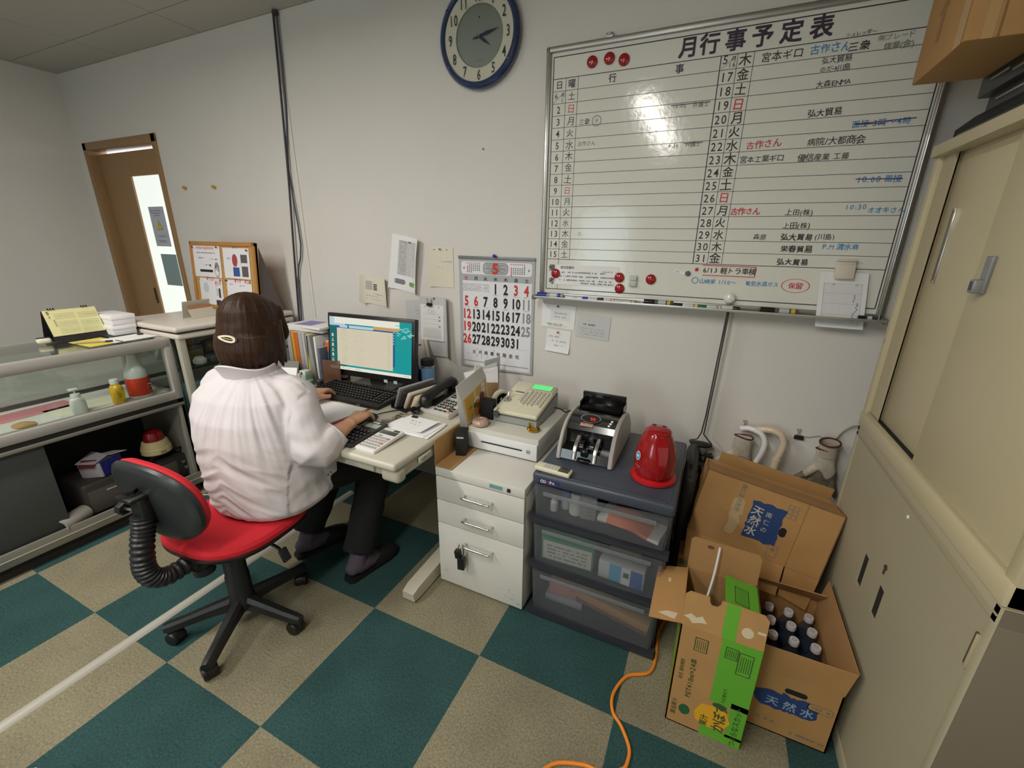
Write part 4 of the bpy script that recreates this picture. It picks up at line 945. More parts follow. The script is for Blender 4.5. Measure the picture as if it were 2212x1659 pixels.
m.lathe([(.013, 0), (.015, .003), (.013, .007), (0, .007)], 18, 1, T(-.088, -.135, .040) @ RX(75)); m.tube([(-.080, -.070, .048), (-.086, -.105, .050), (-.088, -.128, .046)], .0012, 6); m.box((-.098, -.150, .016), (.008, .002, .03), 0, .0008, RY(35))
m.build('mode_lock', [STEEL, mat('key_fob', (60, 66, 62), .3)], rg)
m = MB(); m.tube([(w2-.002, .10, .02), (w2+.03, .11, .014), (w2+.06, .09, .012), (w2+.075, .13, .008)], .003, 6); m.build('power_cord', BLKM, rg)
rl = thing('tape_dispenser', 'cream tape dispenser with black core beside the register', 'tape dispenser', (-.386, -.290, RZ0), 58)
m = MB()
m.lathe([(.044, -.014), (.046, -.012), (.046, .012), (.044, .014), (.034, .014), (.034, -.014), (.044, -.014)], 36, 0, T(0, 0, .048) @ RX(90))
m.b2((-.05, -.013, 0), (.05, .013, .012), 0, .004); m.build('body', mat('dispenser_cream', (216, 208, 180), .45), rl)
m = MB().lathe([(.033, -.011), (.033, .011), (.012, .011), (.012, -.011), (.033, -.011)], 30, 0, T(0, 0, .048) @ RX(90)); m.build('tape_core', BLK, rl)
m = MB(); m.b2((-.030, -.022, 0), (.030, .022, .090), 0, .002); single(m, 'black_box', BLKM, 'small matt black box wedged beside the register', 'box', (-.385, -.420, RZ0), 4)
m = MB().lathe([(.026, 0), (.036, .006), (.0375, .018), (.032, .028), (.020, .031), (.016, .026), (0, .024)], 32); 
single(m, 'paperweight_dish', mat('dish_pink', (192, 158, 142), .25, coat=.5), 'pinkish round stamp pad dish on the cash drawer corner', 'dish', (-.376, -.512, RZ0))
m = MB().lathe([(.0, .001), (.013, .001), (.026, .004), (.029, .010), (.0275, .010), (.020, .005), (0, .003)], 32); m.tube([(-.018, .01, .008), (-.022, .006, .022), (-.020, .004, .034)], .004, 8)
single(m, 'gold_dish', mat('gold', (212, 172, 66), .22, 1.0), 'small gold coin dish at front right of cash drawer', 'dish', (-.142, -.462, RZ0), 0)
# menu flyers and folders standing between phone and register
fl = thing('flyer_bundle', 'bundle of white folders leaning beside the register, food flyer in front', 'flyers', (-.4255, -.535, PT))
m = MB()
for i in range(5): m.b2((0, 0, -.0016), (.225, .245+.014*i, 0), 0, .0003, T(-.0036*i, -.006*i, 0) @ RIGHTF @ RZ(13-1.2*i))
m.build('folders', mat('folder_white', (206, 206, 202), .6), fl)
m = MB(); f = T(.0020, .012, .010) @ RIGHTF @ RZ(13); m.b2((0, 0, -.001), (.205, .225, 0), 0, 0, f)
m.rect(.048, .165, .075, .11, 1, .0003, f); m.rect(.048, .08, .07, .055, 2, .0003, f); m.rect(.150, .135, .09, .175, 3, .0003, f); m.rect(.170, .195, .03, .05, 2, .0005, f)
f = f @ T(.103, .035, 0)
m.disc(.000, .095, .040, 2, .0006, f, sy=1.35); m.disc(-.002, .092, .034, 4, .0008, f, sy=1.2); m.disc(.012, .065, .016, 5, .0010, f); m.disc(-.02, .115, .014, 6, .0010, f); m.disc(.005, .10, .015, 7, .0012, f); m.disc(.045, .125, .021, 8, .0012, f)
m.text('ご', -.06, .155, .018, 9, f); m.text('予約', -.06, .125, .018, 9, f); m.blur(-.055, .05, .055, .006, 9, f); m.blur(.07, .16, .022, .005, 9, f)
m.build('food_flyer', [mat('flyer_base', (216, 196, 140), .5), mat('flyer_yellow', (206, 164, 60), .5), mat('flyer_cream', (222, 216, 200), .5), mat('flyer_tan', (204, 160, 96), .5), mat('food_gold', (196, 140, 62), .5), mat('food_red', (178, 52, 34), .5), mat('food_green', (70, 104, 60), .5), mat('food_brown', (140, 84, 44), .5), mat('food_maroon', (112, 60, 54), .5), mat('flyer_ink', (92, 74, 40), .6)], fl)
# white paper bag / envelopes rising behind
pbg = thing('paper_bag', 'crumpled white and brown paper envelopes standing behind the flyers', 'envelopes', (-.505, -.240, PT), 52)
m = MB()
def quad(mb, P, mi, t=.0015):
    a, b, c, d = [Vector(p) for p in P]; n = (b-a).cross(d-a).normalized()*t
    mb.add([a, b, c, d, a+n, b+n, c+n, d+n], [[0, 3, 2, 1], [4, 5, 6, 7], [0, 1, 5, 4], [1, 2, 6, 5], [2, 3, 7, 6], [3, 0, 4, 7]], mi)
quad(m, [(-.09, 0, 0), (.07, .01, 0), (.09, .05, .285), (-.10, .03, .255)], 0); quad(m, [(-.085, -.02, 0), (.06, -.02, 0), (.06, -.03, .20), (-.10, -.03, .225)], 1)
quad(m, [(-.10, -.03, .225), (.06, -.03, .20), (.09, .04, .262), (-.10, .03, .255)], 2); quad(m, [(.02, .03, .05), (.10, .06, .05), (.12, .075, .305), (.02, .05, .30)], 3)
m.build('envelopes', [mat('env_white', (226, 226, 224), .7), mat('env_brown', (178, 146, 104), .7), mat('env_bright', (232, 232, 234), .7), mat('env_grey', (190, 194, 200), .7)], pbg)
m = MB(); quad(m, [(-.085, 0, 0), (-.06, 0, 0), (-.02, .02, .29), (-.045, .02, .29)], 0, .012); m.build('card_strip', mat('strip_white', (214, 208, 196), .6), pbg)
# cardboard tray and dark case between desk and pedestal
kcard = mat('cardboard', (172, 134, 84), .85, var=.05, vs=14)
o = thing('cardboard_tray', 'open cardboard tray wedged between desk and pedestal top', 'box', (-.402, -.640, PT))
m = MB(); m.b2((-.046, -.115, 0), (.030, .10, .004), 0); m.b2((-.050, -.115, 0), (-.046, .10, .115), 0, .001); m.build('tray', kcard, o)
m = MB(); m.b2((-.022, -.035, 0), (.022, .035, .105), 0, .004); m.rect(0, .085, .03, .008, 1, .0355, WALLF); single(m, 'leather_case', [BLKM, INKL], 'black upright case inside the cardboard tray', 'case', (-.412, -.610, PT+.0045), 20)

# ------------------------------------------------------------------ translucent drawer tower
dt = thing('storage_tower', 'slate grey plastic tower of three clear drawers under money counter and kettle', 'drawer unit', (.221, -.470, 0))
slate = mat('slate_plastic', (64, 70, 82), .38); slate_d = mat('slate_dark', (46, 48, 56), .45)
haze = frosted('clear_drawer', (120, 124, 128), .24, .3); haze2 = frosted('clear_rim', (132, 138, 142), .5, .3)
TW, TD, TH = .505, .525, .655
m = MB(); m.b2((-TW/2, -TD/2, TH-.050), (TW/2, TD/2, TH-.004), 0, .012, seg=3); m.b2((-TW/2+.018, -TD/2+.03, TH-.006), (TW/2-.018, TD/2-.02, TH-.002), 0, .003)
m.box((0, -TD/2+.016, TH-.004), (TW-.06, .012, .006), 0, .003)
f = T(0, -TD/2-.0005, 0) @ WALLF
m.rect(-.185, TH-.030, .085, .018, 1, .0004, f)
m.text('CO', -.2085, TH-.030, .0165, 2, f, bold=.03); m.text('PA', -.1735, TH-.030, .0165, 2, f, bold=.03); m.text('M', -.1905, TH-.030, .0140, 3, f, bold=.03)
m.build('top_tray', [slate, mat('logo_navy', (50, 52, 96), .4), mat('logo_white', (226, 226, 232), .4), mat('logo_red', (196, 60, 60), .4)], dt)
m = MB()
m.b2((-TW/2+.012, TD/2-.012, .01), (TW/2-.012, TD/2-.006, TH-.04), 0, .002)
for z in (.242, .452): m.b2((-TW/2+.004, -TD/2+.004, z-.010), (TW/2-.004, TD/2-.006, z), 0, .003)
for sx in (-1, 1): m.b2((sx*(TW/2-.010)-.004, -TD/2+.03, .01), (sx*(TW/2-.010)+.004, TD/2-.006, TH-.04), 0, .002)
m.b2((-TW/2+.004, -TD/2+.006, 0), (TW/2-.004, TD/2-.006, .012), 0, .003); m.build('frame', slate_d, dt)
for k, (z0, z1) in enumerate(((.014, .228), (.244, .438), (.454, .602))):
    h = z1-z0; w0 = TW/2-.016; w1 = TW/2-.006
    d = None
    m = MB()
    # bowed front panel
    rings = []
    for zz, bo in ((z0+.018, .0), (z0+.03, .004), ((z0+z1)/2, .010), (z1-.02, .010), (z1, .006)):
        t = (zz-z0)/h; w = w0+(w1-w0)*t
        rings.append([(-w, -TD/2+.012, zz), (-w*.96, -TD/2-bo, zz), (0, -TD/2-bo-.004, zz), (w*.96, -TD/2-bo, zz), (w, -TD/2+.012, zz), (w-.003, -TD/2+.016, zz), (0, -TD/2-bo+.000, zz), (-w+.003, -TD/2+.016, zz)])
    m.loft(rings, 0, caps=True); m.b2((-w0, -TD/2+.012, z0+.004), (-w0+.003, TD/2-.03, z1-.012), 0); m.b2((w0-.003, -TD/2+.012, z0+.004), (w0, TD/2-.03, z1-.012), 0)
    d = m.build('drawer', haze, dt)
    m = MB(); m.b2((-w1+.045, -TD/2-.016, z1-.030), (w1-.045, -TD/2-.010, z1-.012), 0, .003); m.build('grip', haze2, d)
    m = MB()
    pts = [(-w1-.006, z0+.020), (-.10, z0+.018), (.03, z0+.020), (.12, z0+.012), (w1+.006, z0+.016), (w1+.006, z0-.004), (-w1-.006, z0-.004)]
    m.prism(pts, -.014, .016, 0, T(0, -TD/2, 0) @ WALLF); m.b2((-w0, -TD/2+.01, z0-.002), (w0, TD/2-.03, z0+.003), 0); m.build('lip', slate_d, d)
# contents seen through the drawers
def bottle(nm, lb, x, y, z, prof, mats, segs=None, cat='bottle'):
    m = MB(); lo = 0
    for pr, mi in prof: m.lathe(pr, 20, mi)
    return single(m, nm, mats, lb, cat, (x, y, z))
Z1, Z2, Z3 = .4582, .2482, .0182
wp = mat('bottle_white', (224, 224, 220), .35)
bottle('tube_bottle', 'tall white bottle with blue cap in the top clear drawer', .070, -.615, Z1, [([(.019, 0), (.020, .002), (.020, .105), (.012, .110)], 0), ([(.021, .104), (.021, .130), (.018, .134), (0, .134)], 1), ([(.0204, .05), (.0206, .052), (.0206, .096), (.0204, .098)], 1)], [wp, mat('bottle_blue', (44, 84, 160), .35)])
bottle('medicine_bottle', 'squat white medicine bottle beside the tall one in top drawer', .116, -.635, Z1, [([(.024, 0), (.026, .003), (.026, .056), (.017, .066)], 0), ([(.020, .066), (.020, .086), (.017, .089), (0, .089)], 0)], wp)
bottle('medicine_bottle', 'smallest white bottle at the left of the top drawer', .034, -.655, Z1, [([(.013, 0), (.015, .003), (.015, .040), (.009, .048)], 0), ([(.010, .048), (.010, .062), (0, .063)], 0)], wp)
m = MB(); m.b2((-.030, -.02, 0), (.030, .02, .118), 0, .003)
for i in range(5): m.rect(.008, .02+.016*i, .024, .008, 1, .0205, WALLF)
single(m, 'clear_packet', [frosted('packet', (190, 194, 192), .6, .15), INKG], 'upright clear packet in the middle of the top drawer', 'packet', (.168, -.640, Z1), 6)
m = MB(); rg_ = []
for i in range(13):
    t = i/12; x = -.115+.23*t; hh = .014+.050*math.sin(PI*min(1, t*1.15+.08))**.7*(1-.45*t); w = .07*(1-.3*abs(t-.4))
    rg_.append([(x, w*math.cos(a), max(.002, hh*(1+math.sin(a))*.5+.006*math.sin(7*t+3*a))) for a in [k*2*PI/14 for k in range(14)]])
m.loft(rg_); m.m = [1 if 14*2 <= i < 14*10 else 0 for i in range(len(m.f))]
single(m, 'plastic_bag', [mat('bag_white', (222, 216, 212), .4), mat('bag_orange', (226, 120, 76), .5)], 'crumpled orange and white packet lying in the top drawer', 'bag', (.330, -.620, Z1), -10)
m = MB(); m.b2((-.105, -.06, 0), (.105, .06, .105), 0, .002); m.rect(0, .05, .195, .085, 1, .0605, WALLF); m.b2((-.106, -.061, .098), (.106, .061, .1065), 2, .001)
for i in range(4): m.blur(0, .025+i*.016, .16, .008, 3, T(0, -.0615, 0) @ WALLF)
single(m, 'first_aid_box', [mat('box_green', (70, 140, 110), .5), mat('box_pale', (206, 208, 196), .5), mat('box_green2', (50, 150, 110), .5), INKG], 'green and white printed box in the middle clear drawer', 'box', (.105, -.630, Z2), 2)
m = MB(); m.b2((-.085, -.03, 0), (.085, .03, .078), 0, .003); f = T(0, -.0303, 0) @ WALLF
m.rect(-.02, .04, .045, .074, 1, .0003, f); m.rect(.02, .04, .036, .074, 2, .0003, f); m.rect(.058, .04, .045, .074, 3, .0003, f); m.text('薬', .02, .045, .026, 4, f, bold=.02)
single(m, 'tissue_pack', [mat('pack_pale', (198, 202, 204), .5), mat('pack_sky', (96, 170, 206), .5), mat('pack_white', (216, 220, 222), .5), mat('pack_blue', (60, 96, 170), .5), INK], 'blue and white pack at the front of the middle drawer', 'packet', (.320, -.665, Z2), -3)
m = MB(); m.b2((-.06, -.03, 0), (.06, .03, .105), 0, .003); m.rect(.02, .07, .06, .05, 1, .0305, WALLF); single(m, 'brown_packet', [mat('packet_brown', (160, 132, 86), .6), mat('packet_olive', (150, 144, 96), .6)], 'olive brown packet behind the blue pack in the middle drawer', 'packet', (.315, -.565, Z2), 4)
m = MB(); m.b2((-.06, -.03, 0), (.06, .03, .06), 0, .008); single(m, 'pink_pouch', mat('pouch_pink', (206, 140, 132), .6), 'pinkish pouch at the left of the bottom drawer', 'pouch', (.085, -.620, Z3+.03), 4)
m = MB(); m.b2((-.08, -.04, 0), (.08, .04, .028), 0, .003); single(m, 'flat_box', mat('flat_box', (150, 150, 158), .5), 'pale flat box under the pink pouch in the bottom drawer', 'box', (.095, -.620, Z3), 0)
m = MB(); m.b2((-.15, -.03, 0), (.15, .03, .034), 0, .002, RY(9)); m.b2((-.14, -.03, 0), (.15, .03, .020), 1, .002, T(0, 0, -.02) @ RY(9)); m.xf(T(0, 0, .048))
single(m, 'wooden_stick', [mat('stick_tan', (190, 146, 92), .6), mat('stick_red', (126, 70, 62), .6)], 'tan and dark red flat sticks slanting in the bottom drawer', 'stick', (.290, -.640, Z3), -2)

# ------------------------------------------------------------------ money counter
CT = TH-.0015
mc = thing('money_counter', 'black banknote counter with light grey sides and red digits', 'machine', (.122, -.600, CT))
cblk = mat('counter_black', (16, 16, 17), .16, coat=.4); cgry = mat('counter_grey', (176, 174, 168), .45, bump=.2, bs=500)
prof = [(0, .004), (.012, .055), (.045, .105), (.085, .134), (.14, .148), (.22, .146), (.30, .125), (.355, .08), (.370, .02), (.368, .004)]
m = MB()
for sx in (-1, 1):
    n = len(prof); R_ = []
    for xo, ins in ((.094, .004), (.098, 0), (.108, .004), (.113, .018)):
        R_.append([(sx*xo, max(p[0]+ins*(.6 if p[0] < .18 else -.6), 0), max(.003, p[1]-ins if p[1] > .01 else p[1])) for p in prof])
    m.loft(R_ if sx > 0 else R_)
m.build('side_panel', cgry, mc)
m = MB(); k = .093
pr2 = [(.006, .006), (.018, .040), (.075, .050), (.080, .085), (.078, .104), (.092, .126), (.14, .142), (.20, .140), (.22, .10), (.36, .07), (.36, .006)]
m.loft([[(-k, a, b) for a, b in pr2], [(k, a, b) for a, b in pr2]])
m.b2((-k, .30, .05), (k, .315, .195), 0, .002, T(0, .30, .05) @ RX(8) @ T(0, -.30, -.05)); m.b2((-k, .24, .13), (-k+.004, .31, .165)); m.b2((k-.004, .24, .13), (k, .31, .165))
m.b2((-k+.01, .225, .135), (k-.01, .300, .145)); m.b2((-.012, .296, .174), (.012, .300, .182), 1)
m.build('body', [cblk, mat('counter_label', (190, 190, 186), .4)], mc)
TOPF = T(0, .092, .126) @ RX(math.degrees(math.atan2(.016, .048)))      # console plane
m = MB(); A = TOPF @ T(-.012, .035, .0)
m.lathe([(.036, 0), (.041, .002), (.041, .004), (.037, .005), (.036, .003)], 36, 0, A, .66, caps=False); m.disc(0, 0, .037, 1, .003, A, sy=.66)
for i, ch in enumerate('50'):
    for sx_, sy_, w_, h_ in ((0, .0065, .006, .0015), (0, 0, .006, .0015), (0, -.0065, .006, .0015)): m.rect(.004+i*.011+sx_, sy_-.002, w_, h_, 2, .0036, A)
    m.rect(.004+i*.011-.0035, .002, .0015, .006, 2, .0036, A); m.rect(.004+i*.011+.0035, -.005, .0015, .006, 2, .0036, A)
m.build('display', [STEEL, mat('counter_lens', (24, 10, 12), .1), mat('led_red', (40, 4, 6), .3, emit=2.2, ecol=(255, 44, 40))], mc)
m = MB()
for i in range(3): m.lathe([(.0045, 0), (.0045, .003), (.003, .004), (0, .004)], 14, 0, TOPF @ T(.066+.003*i, .012+.014*i, 0), .8)
m.box((-.018, -.004, .002), (.050, .018, .003), 1, .001, TOPF); m.blur(-.018, -.001, .04, .004, 2, TOPF, .0038)
m.build('buttons', [mat('btn_white', (230, 232, 228), .3, emit=.25, ecol=(230, 235, 235)), mat('plate_peach', (196, 158, 138), .4), INK], mc)
m = MB()
for x in (-.040, .040):
    m.tube([(x, .076, .082), (x, .040, .068), (x, .016, .046), (x, .002, .012)], .0075, 10, 0, None, 4, sq=.35); m.lathe([(.022, -.008), (.022, .008)], 20, 1, T(x*.5, .052, .050) @ RY(90))
m.box((0, .030, .040), (.030, .050, .030), 1, .006, RX(0)); m.box((0, .006, .016), (.05, .03, .010), 1, .004)
m.build('roller', [mat('roller_chrome', (206, 204, 200), .25, .9), cblk], mc)
# remote control
rc = thing('remote_control', 'cream air conditioner remote lying at the drawer tower front edge', 'remote', (.040, -.700, CT), -3)
m = MB(); m.box((0, 0, .009), (.138, .044, .017), 0, .005, seg=3); m.build('body', mat('remote_cream', (222, 214, 186), .4), rc)
m = MB(); m.box((.042, 0, .018), (.040, .034, .002), 0, .0005); m.build('display', mat('remote_lcd', (66, 70, 62), .25), rc)
m = MB(); m.box((-.012, 0, .0178), (.052, .034, .001), 0)
for i in range(4):
    for j in range(3): m.box((-.030+i*.013, -.010+j*.010, .0185), (.009, .006, .0015), 1, .0007)
m.build('buttons', [mat('remote_pad', (206, 204, 196), .4), mat('remote_btn', (176, 176, 168), .5)], rc)

# ------------------------------------------------------------------ kettle
kt = thing('electric_kettle', 'glossy red electric kettle on its round base', 'kettle', (.378, -.575, CT))
kr_ = mat('kettle_red', (150, 18, 24), .16, coat=.5)
m = MB().lathe([(.074, 0), (.080, .004), (.080, .014), (.070, .019), (.060, .020), (0, .020)], 48); m.build('base', mat('kettle_base_red', (186, 24, 28), .35), kt)
kp = [(.058, .021), (.066, .024), (.0715, .045), (.0725, .070), (.069, .105), (.061, .140), (.051, .165), (.043, .180)]
m = MB().lathe(kp, 48, 0, None, .98)
f = RZ(-30) @ T(0, -.0735, 0) @ WALLF
m.build('body', kr_, kt)
m = MB().lathe([(.043, .180), (.046, .184), (.040, .192), (.026, .198), (0, .199)], 40); 
for x, y in ((-.018, .012), (.016, .012)): m.box((x, y, .196), (.014, .010, .010), 1, .003)
m.build('lid', [kr_, mat('kettle_slot', (60, 6, 8), .4)], kt)
m = MB()   # moulded handle running down the side facing the room
H_ = RZ(22)
m.loft([[(-w, -y0_, z), (-w*.7, -y0_-d_, z), (w*.7, -y0_-d_, z), (w, -y0_, z)] for z, y0_, d_, w in ((.030, .060, .016, .012), (.070, .062, .026, .017), (.120, .052, .034, .021), (.155, .040, .034, .024), (.172, .030, .022, .024), (.180, .026, .010, .020))], 0, H_)
m.build('handle', kr_, kt)
m = MB(); m.box((0, -.068, .150), (.018, .012, .010), 0, .004, H_); m.build('switch', mat('kettle_switch', (120, 14, 18), .3), kt)
m = MB()
def on_kettle(ang, z, w, h, mi, draw):
    r = np.interp(z, [p[1] for p in kp], [p[0] for p in kp]); draw(T(0, 0, 0) @ RZ(ang) @ T(0, -r-.0014, z) @ RX(-8) @ WALLF, mi)
on_kettle(-48, .098, 0, 0, 0, lambda F_, mi: [m.disc(0, 0, .013, 0, .0006, F_, sy=1.25), m.disc(0, 0, .011, 1, .0010, F_, sy=1.25), m.rect(0, 0, .010, .009, 0, .0014, F_)])
on_kettle(-44, .062, 0, 0, 0, lambda F_, mi: [m.text('T-fal', 0, 0, .0095, 2, F_), m.blur(0, -.010, .018, .0035, 3, F_)])
m.build('sticker', [mat('st_white', (224, 230, 234), .4), mat('st_blue', (70, 150, 196), .4), mat('kettle_letter', (222, 190, 182), .4), mat('kettle_letter2', (176, 70, 66), .4)], kt)
# dark bag standing at the wall behind the boxes
m = MB(); m.box((0, 0, .295), (.050, .34, .59), 0, .022, seg=4); m.tube([(0, -.08, .585), (0, -.07, .615), (0, .07, .615), (0, .08, .585)], .007, 8); m.box((-.003, 0, .30), (.052, .30, .02), 0, .004)
single(m, 'document_case', mat('case_charcoal', (56, 55, 56), .55), 'dark grey case standing between drawer tower and cardboard boxes', 'bag', (.502, -.235, .001))
m = MB(); m.lathe([(.020, 0), (.022, .01), (.022, .46), (.019, .50), (.024, .505), (.024, .535), (.018, .542), (0, .542)], 20); m.tube([(-.022, 0, .40), (-.03, -.01, .38), (-.024, -.012, .36)], .003, 6)
single(m, 'folding_umbrella', mat('umbrella_black', (18, 17, 18), .7), 'black cylindrical umbrella sleeve standing beside the dark case', 'umbrella', (.556, -.18, .001))

# ------------------------------------------------------------------ organic surfaces (one continuous skin from overlapping forms)
def organic(mb, name, mats, parent=None, voxel=.004, smooth=6, loc=None, disp=None, colour=None, fac=.5):
    t = mb.build(name+'_tmp', mats, None, flat=True)
    r = t.modifiers.new('r', 'REMESH'); r.mode = 'VOXEL'; r.voxel_size = voxel; r.use_smooth_shade = True
    s_ = t.modifiers.new('s', 'SMOOTH'); s_.iterations = smooth; s_.factor = fac
    dg = bpy.context.evaluated_depsgraph_get(); dg.update()
    me = bpy.data.meshes.new_from_object(t.evaluated_get(dg)); me.name = name
    old = t.data; bpy.data.objects.remove(t); bpy.data.meshes.remove(old)
    if disp:
        n = len(me.vertices); co = np.empty(n*3); me.vertices.foreach_get('co', co); co = co.reshape(-1, 3)
        no = np.empty(n*3); me.vertices.foreach_get('normal', no); no = no.reshape(-1, 3)
        co = disp(co, no); me.vertices.foreach_set('co', co.reshape(-1))
    me.materials.clear()
    mats = mats if isinstance(mats, (list, tuple)) else [mats]
    for m_ in mats: me.materials.append(m_)
    if colour:
        n = len(me.polygons); ct = np.empty(n*3); me.polygons.foreach_get('center', ct); me.polygons.foreach_set('material_index', colour(ct.reshape(-1, 3)).astype(np.int32))
    else: me.polygons.foreach_set('material_index', np.zeros(len(me.polygons), np.int32))
    me.polygons.foreach_set('use_smooth', [True]*len(me.polygons)); me.update()
    o = bpy.data.objects.new(name, me); COL.objects.link(o)
    if parent is not None: o.parent = parent
    if loc is not None: o.location = loc
    return o

# ------------------------------------------------------------------ cardboard boxes
kraft = mat('kraft_board', (176, 134, 82), .85, var=.05, vs=10); kraft_in = mat('kraft_inside', (166, 126, 80), .88, var=.04, vs=8); kraft_e = mat('kraft_edge', (140, 104, 62), .9)
TK = .004
def wall_box(m, x0, x1, y0, y1, h, mi=0, inn=1):
    m.b2((x0, y0, 0), (x1, y1, TK), inn)
    m.b2((x0, y0, 0), (x1, y0+TK, h), mi); m.b2((x0, y1-TK, 0), (x1, y1, h), mi); m.b2((x0, y0, 0), (x0+TK, y1, h), mi); m.b2((x1-TK, y0, 0), (x1, y1, h), mi)
green = mat('print_green', (96, 168, 44), .7); gdark = mat('print_darkgreen', (56, 84, 34), .7); gold_ = mat('print_yellow', (222, 164, 34), .7); tape = mat('torn_paper', (206, 190, 160), .8); leafg = mat('print_leaf', (30, 92, 50), .7)
gb = thing('cardboard_box', 'open brown box with bright green print and a yellow citrus on its front', 'box', (.6445, -.800, 0))
x0, x1, y0, y1, h = -.1075, .1075, -.13, .13, .395
m = MB(); m.b2((x0, y0, 0), (x1, y1, TK), 1)
m.b2((x0, y0, 0), (x1, y0+TK, h), 0); m.b2((x0, y1-TK, 0), (x1, y1, h), 1); m.b2((x0, y0, 0), (x0+TK, y1, h), 0); m.b2((x1-TK, y0, 0), (x1, y1, h), 2)
F_ = T(0, y0-.0003, 0) @ WALLF
m.poly([(x1, 0), (x1, h), (-.005+.01, h), (-.005+.01, .245), (.005, .155), (-.005, .150), (x1, .150)], 2, .0003, F_); m.rect(.05, .02, .115, .04, 2, .0003, F_); m.rect(.085, .10, .045, .14, 2, .0003, F_)
m.poly([(-.03, .085), (-.015, .125), (.02, .132), (.055, .125), (.07, .085), (.05, .045), (.0, .038), (-.025, .055)], 4, .0006, F_)
m.disc(-.058, .072, .016, 5, .0006, F_, sy=1.3); m.disc(.034, .140, .020, 5, .0008, F_, sy=.5)
m.text('かぼす', .040, .095, .040, 3, F_ @ T(.04, .095, 0) @ RZ(90) @ T(-.04, -.095, 0), bold=.02, z=.001); m.text('果汁', .000, .062, .024, 3, F_ @ T(0, .062, 0) @ RZ(90) @ T(0, -.062, 0), bold=.02, z=.001)
m.text('つぶらなスカット', .085, .085, .021, 3, F_ @ T(.085, .085, 0) @ RZ(90) @ T(-.085, -.085, 0), bold=.01, z=.001)
m.text('PET410ml×24本', -.056, .205, .021, 3, F_ @ T(-.056, .205, 0) @ RZ(90) @ T(.056, -.205, 0), bold=.012, z=.001); m.text('農協果汁', -.088, .07, .017, 3, F_ @ T(-.088, .07, 0) @ RZ(90) @ T(.088, -.07, 0), z=.001)
m.text('品名 賞味期限', -.085, .23, .013, 3, F_ @ T(-.085, .23, 0) @ RZ(90) @ T(.085, -.23, 0), z=.001)
for cx_, cy_, w_, h_ in ((-.045, .342, .036, .05), (.035, .350, .034, .042), (.072, .325, .038, .082)):
    m.rect(cx_, cy_, w_, h_, 3, .0006, F_); m.rect(cx_, cy_, w_-.006, h_-.006, 0 if cx_ < 0 else 2, .0008, F_)
    for q in range(5): m.rect(cx_-w_*.3+q*w_*.15, cy_, .002, h_*.7, 3, .001, F_)
for yy in (.20, .175): m.text('かぼす', .04, yy, .012, 3, F_ @ T(.04, yy, 0) @ RZ(90) @ T(-.04, -yy, 0), z=.001)
Ls = T(x0-.0003, 0, 0) @ LEFTF; m.rect(.0, .2, .22, .36, 2, .0003, Ls); m.rect(.06, .2, .03, .36, 4, .0005, Ls); m.rect(-.03, .2, .02, .36, 0, .0005, Ls)
m.build('carton', [kraft, kraft_in, green, gdark, gold_, leafg], gb)
m = MB(); A = T(0, y0, h) @ RX(-7)                                                        # front flap standing up with hand notch
fl_ = [(x0, 0), (x1, 0), (x1, .095), (x1-.012, .108), (.0-.012, .112), (-.014, .098), (-.022, .088), (-.036, .088), (-.043, .098), (-.045, .112), (x0+.012, .112), (x0, .100)]
m.prism(fl_, -TK, 0, 0, A @ WALLF); f = A @ WALLF; m.rect(.018, .055, .036, .110, 1, .0003, f); m.disc(.062, .040, .015, 2, .0005, f, sy=1.1); m.rect(.095, .052, .02, .008, 2, .0005, f)
m.poly([(-.105, .030), (-.085, .044), (-.07, .036), (-.055, .046), (-.04, .026), (-.06, .022), (-.078, .014), (-.09, .026)], 2, .0005, f); m.build('front_flap', [kraft, green, tape], gb)
m = MB(); A = T(x0, 0, h) @ RY(-104)                                                        # left flap folded outwards
m.prism([(-.125, 0), (.120, 0), (.120, .060), (.112, .095), (-.118, .095), (-.122, .06)], -TK, 0, 0, A @ T(0, 0, 0) @ Matrix(((0, 0, 1, 0), (1, 0, 0, 0), (0, 1, 0, 0), (0, 0, 0, 1))))
f = A @ Matrix(((0, 0, 1, 0), (1, 0, 0, 0), (0, 1, 0, 0), (0, 0, 0, 1))); m.poly([(-.118, .02), (-.092, .012), (-.088, .045), (-.098, .07), (-.108, .05)], 1, .0006, f); m.rect(.05, .05, .02, .008, 1, .0006, f); m.build('left_flap', [kraft, tape], gb)
m = MB(); A = T(0, y1, h) @ RX(-4); m.prism([(x0, 0), (x1, 0), (x1, .098), (x1-.008, .112), (x0+.01, .118), (x0, .108)], -TK, 0, 0, A @ WALLF); m.disc(-.045, .095, .011, 1, .0006, A @ WALLF, sy=.6); m.build('back_flap', [kraft_in, mat('hole_maroon', (110, 60, 60), .8)], gb)
m = MB(); A = T(x1, 0, h) @ RY(-78) @ Matrix(((0, 0, 1, 0), (1, 0, 0, 0), (0, 1, 0, 0), (0, 0, 0, 1)))     # right flap folded in, printed face up
m.prism([(-.12, 0), (.122, 0), (.116, .098), (-.11, .100)], -.004, 0, 0, A); m.rect(.045, .05, .075, .042, 1, .0006, A); m.rect(.045, .05, .068, .036, 0, .0008, A)
for q in range(7): m.rect(.018+q*.009, .05, .0025, .030, 1, .001, A)
m.rect(-.05, .05, .09, .012, 1, .0006, A); m.rect(-.05, .05, .085, .008, 0, .0008, A); m.blur(-.05, .025, .08, .006, 1, A); m.build('right_flap', [green, gdark], gb)
m = MB(); m.tube([(-.020, y1-.012, h+.116), (-.026, y1-.035, h), (-.05, y1-.10, h-.13)], .0035, 6, 0, None, 4, sq=.4); m.build('strap', mat('strap_white', (226, 226, 224), .5), gb)

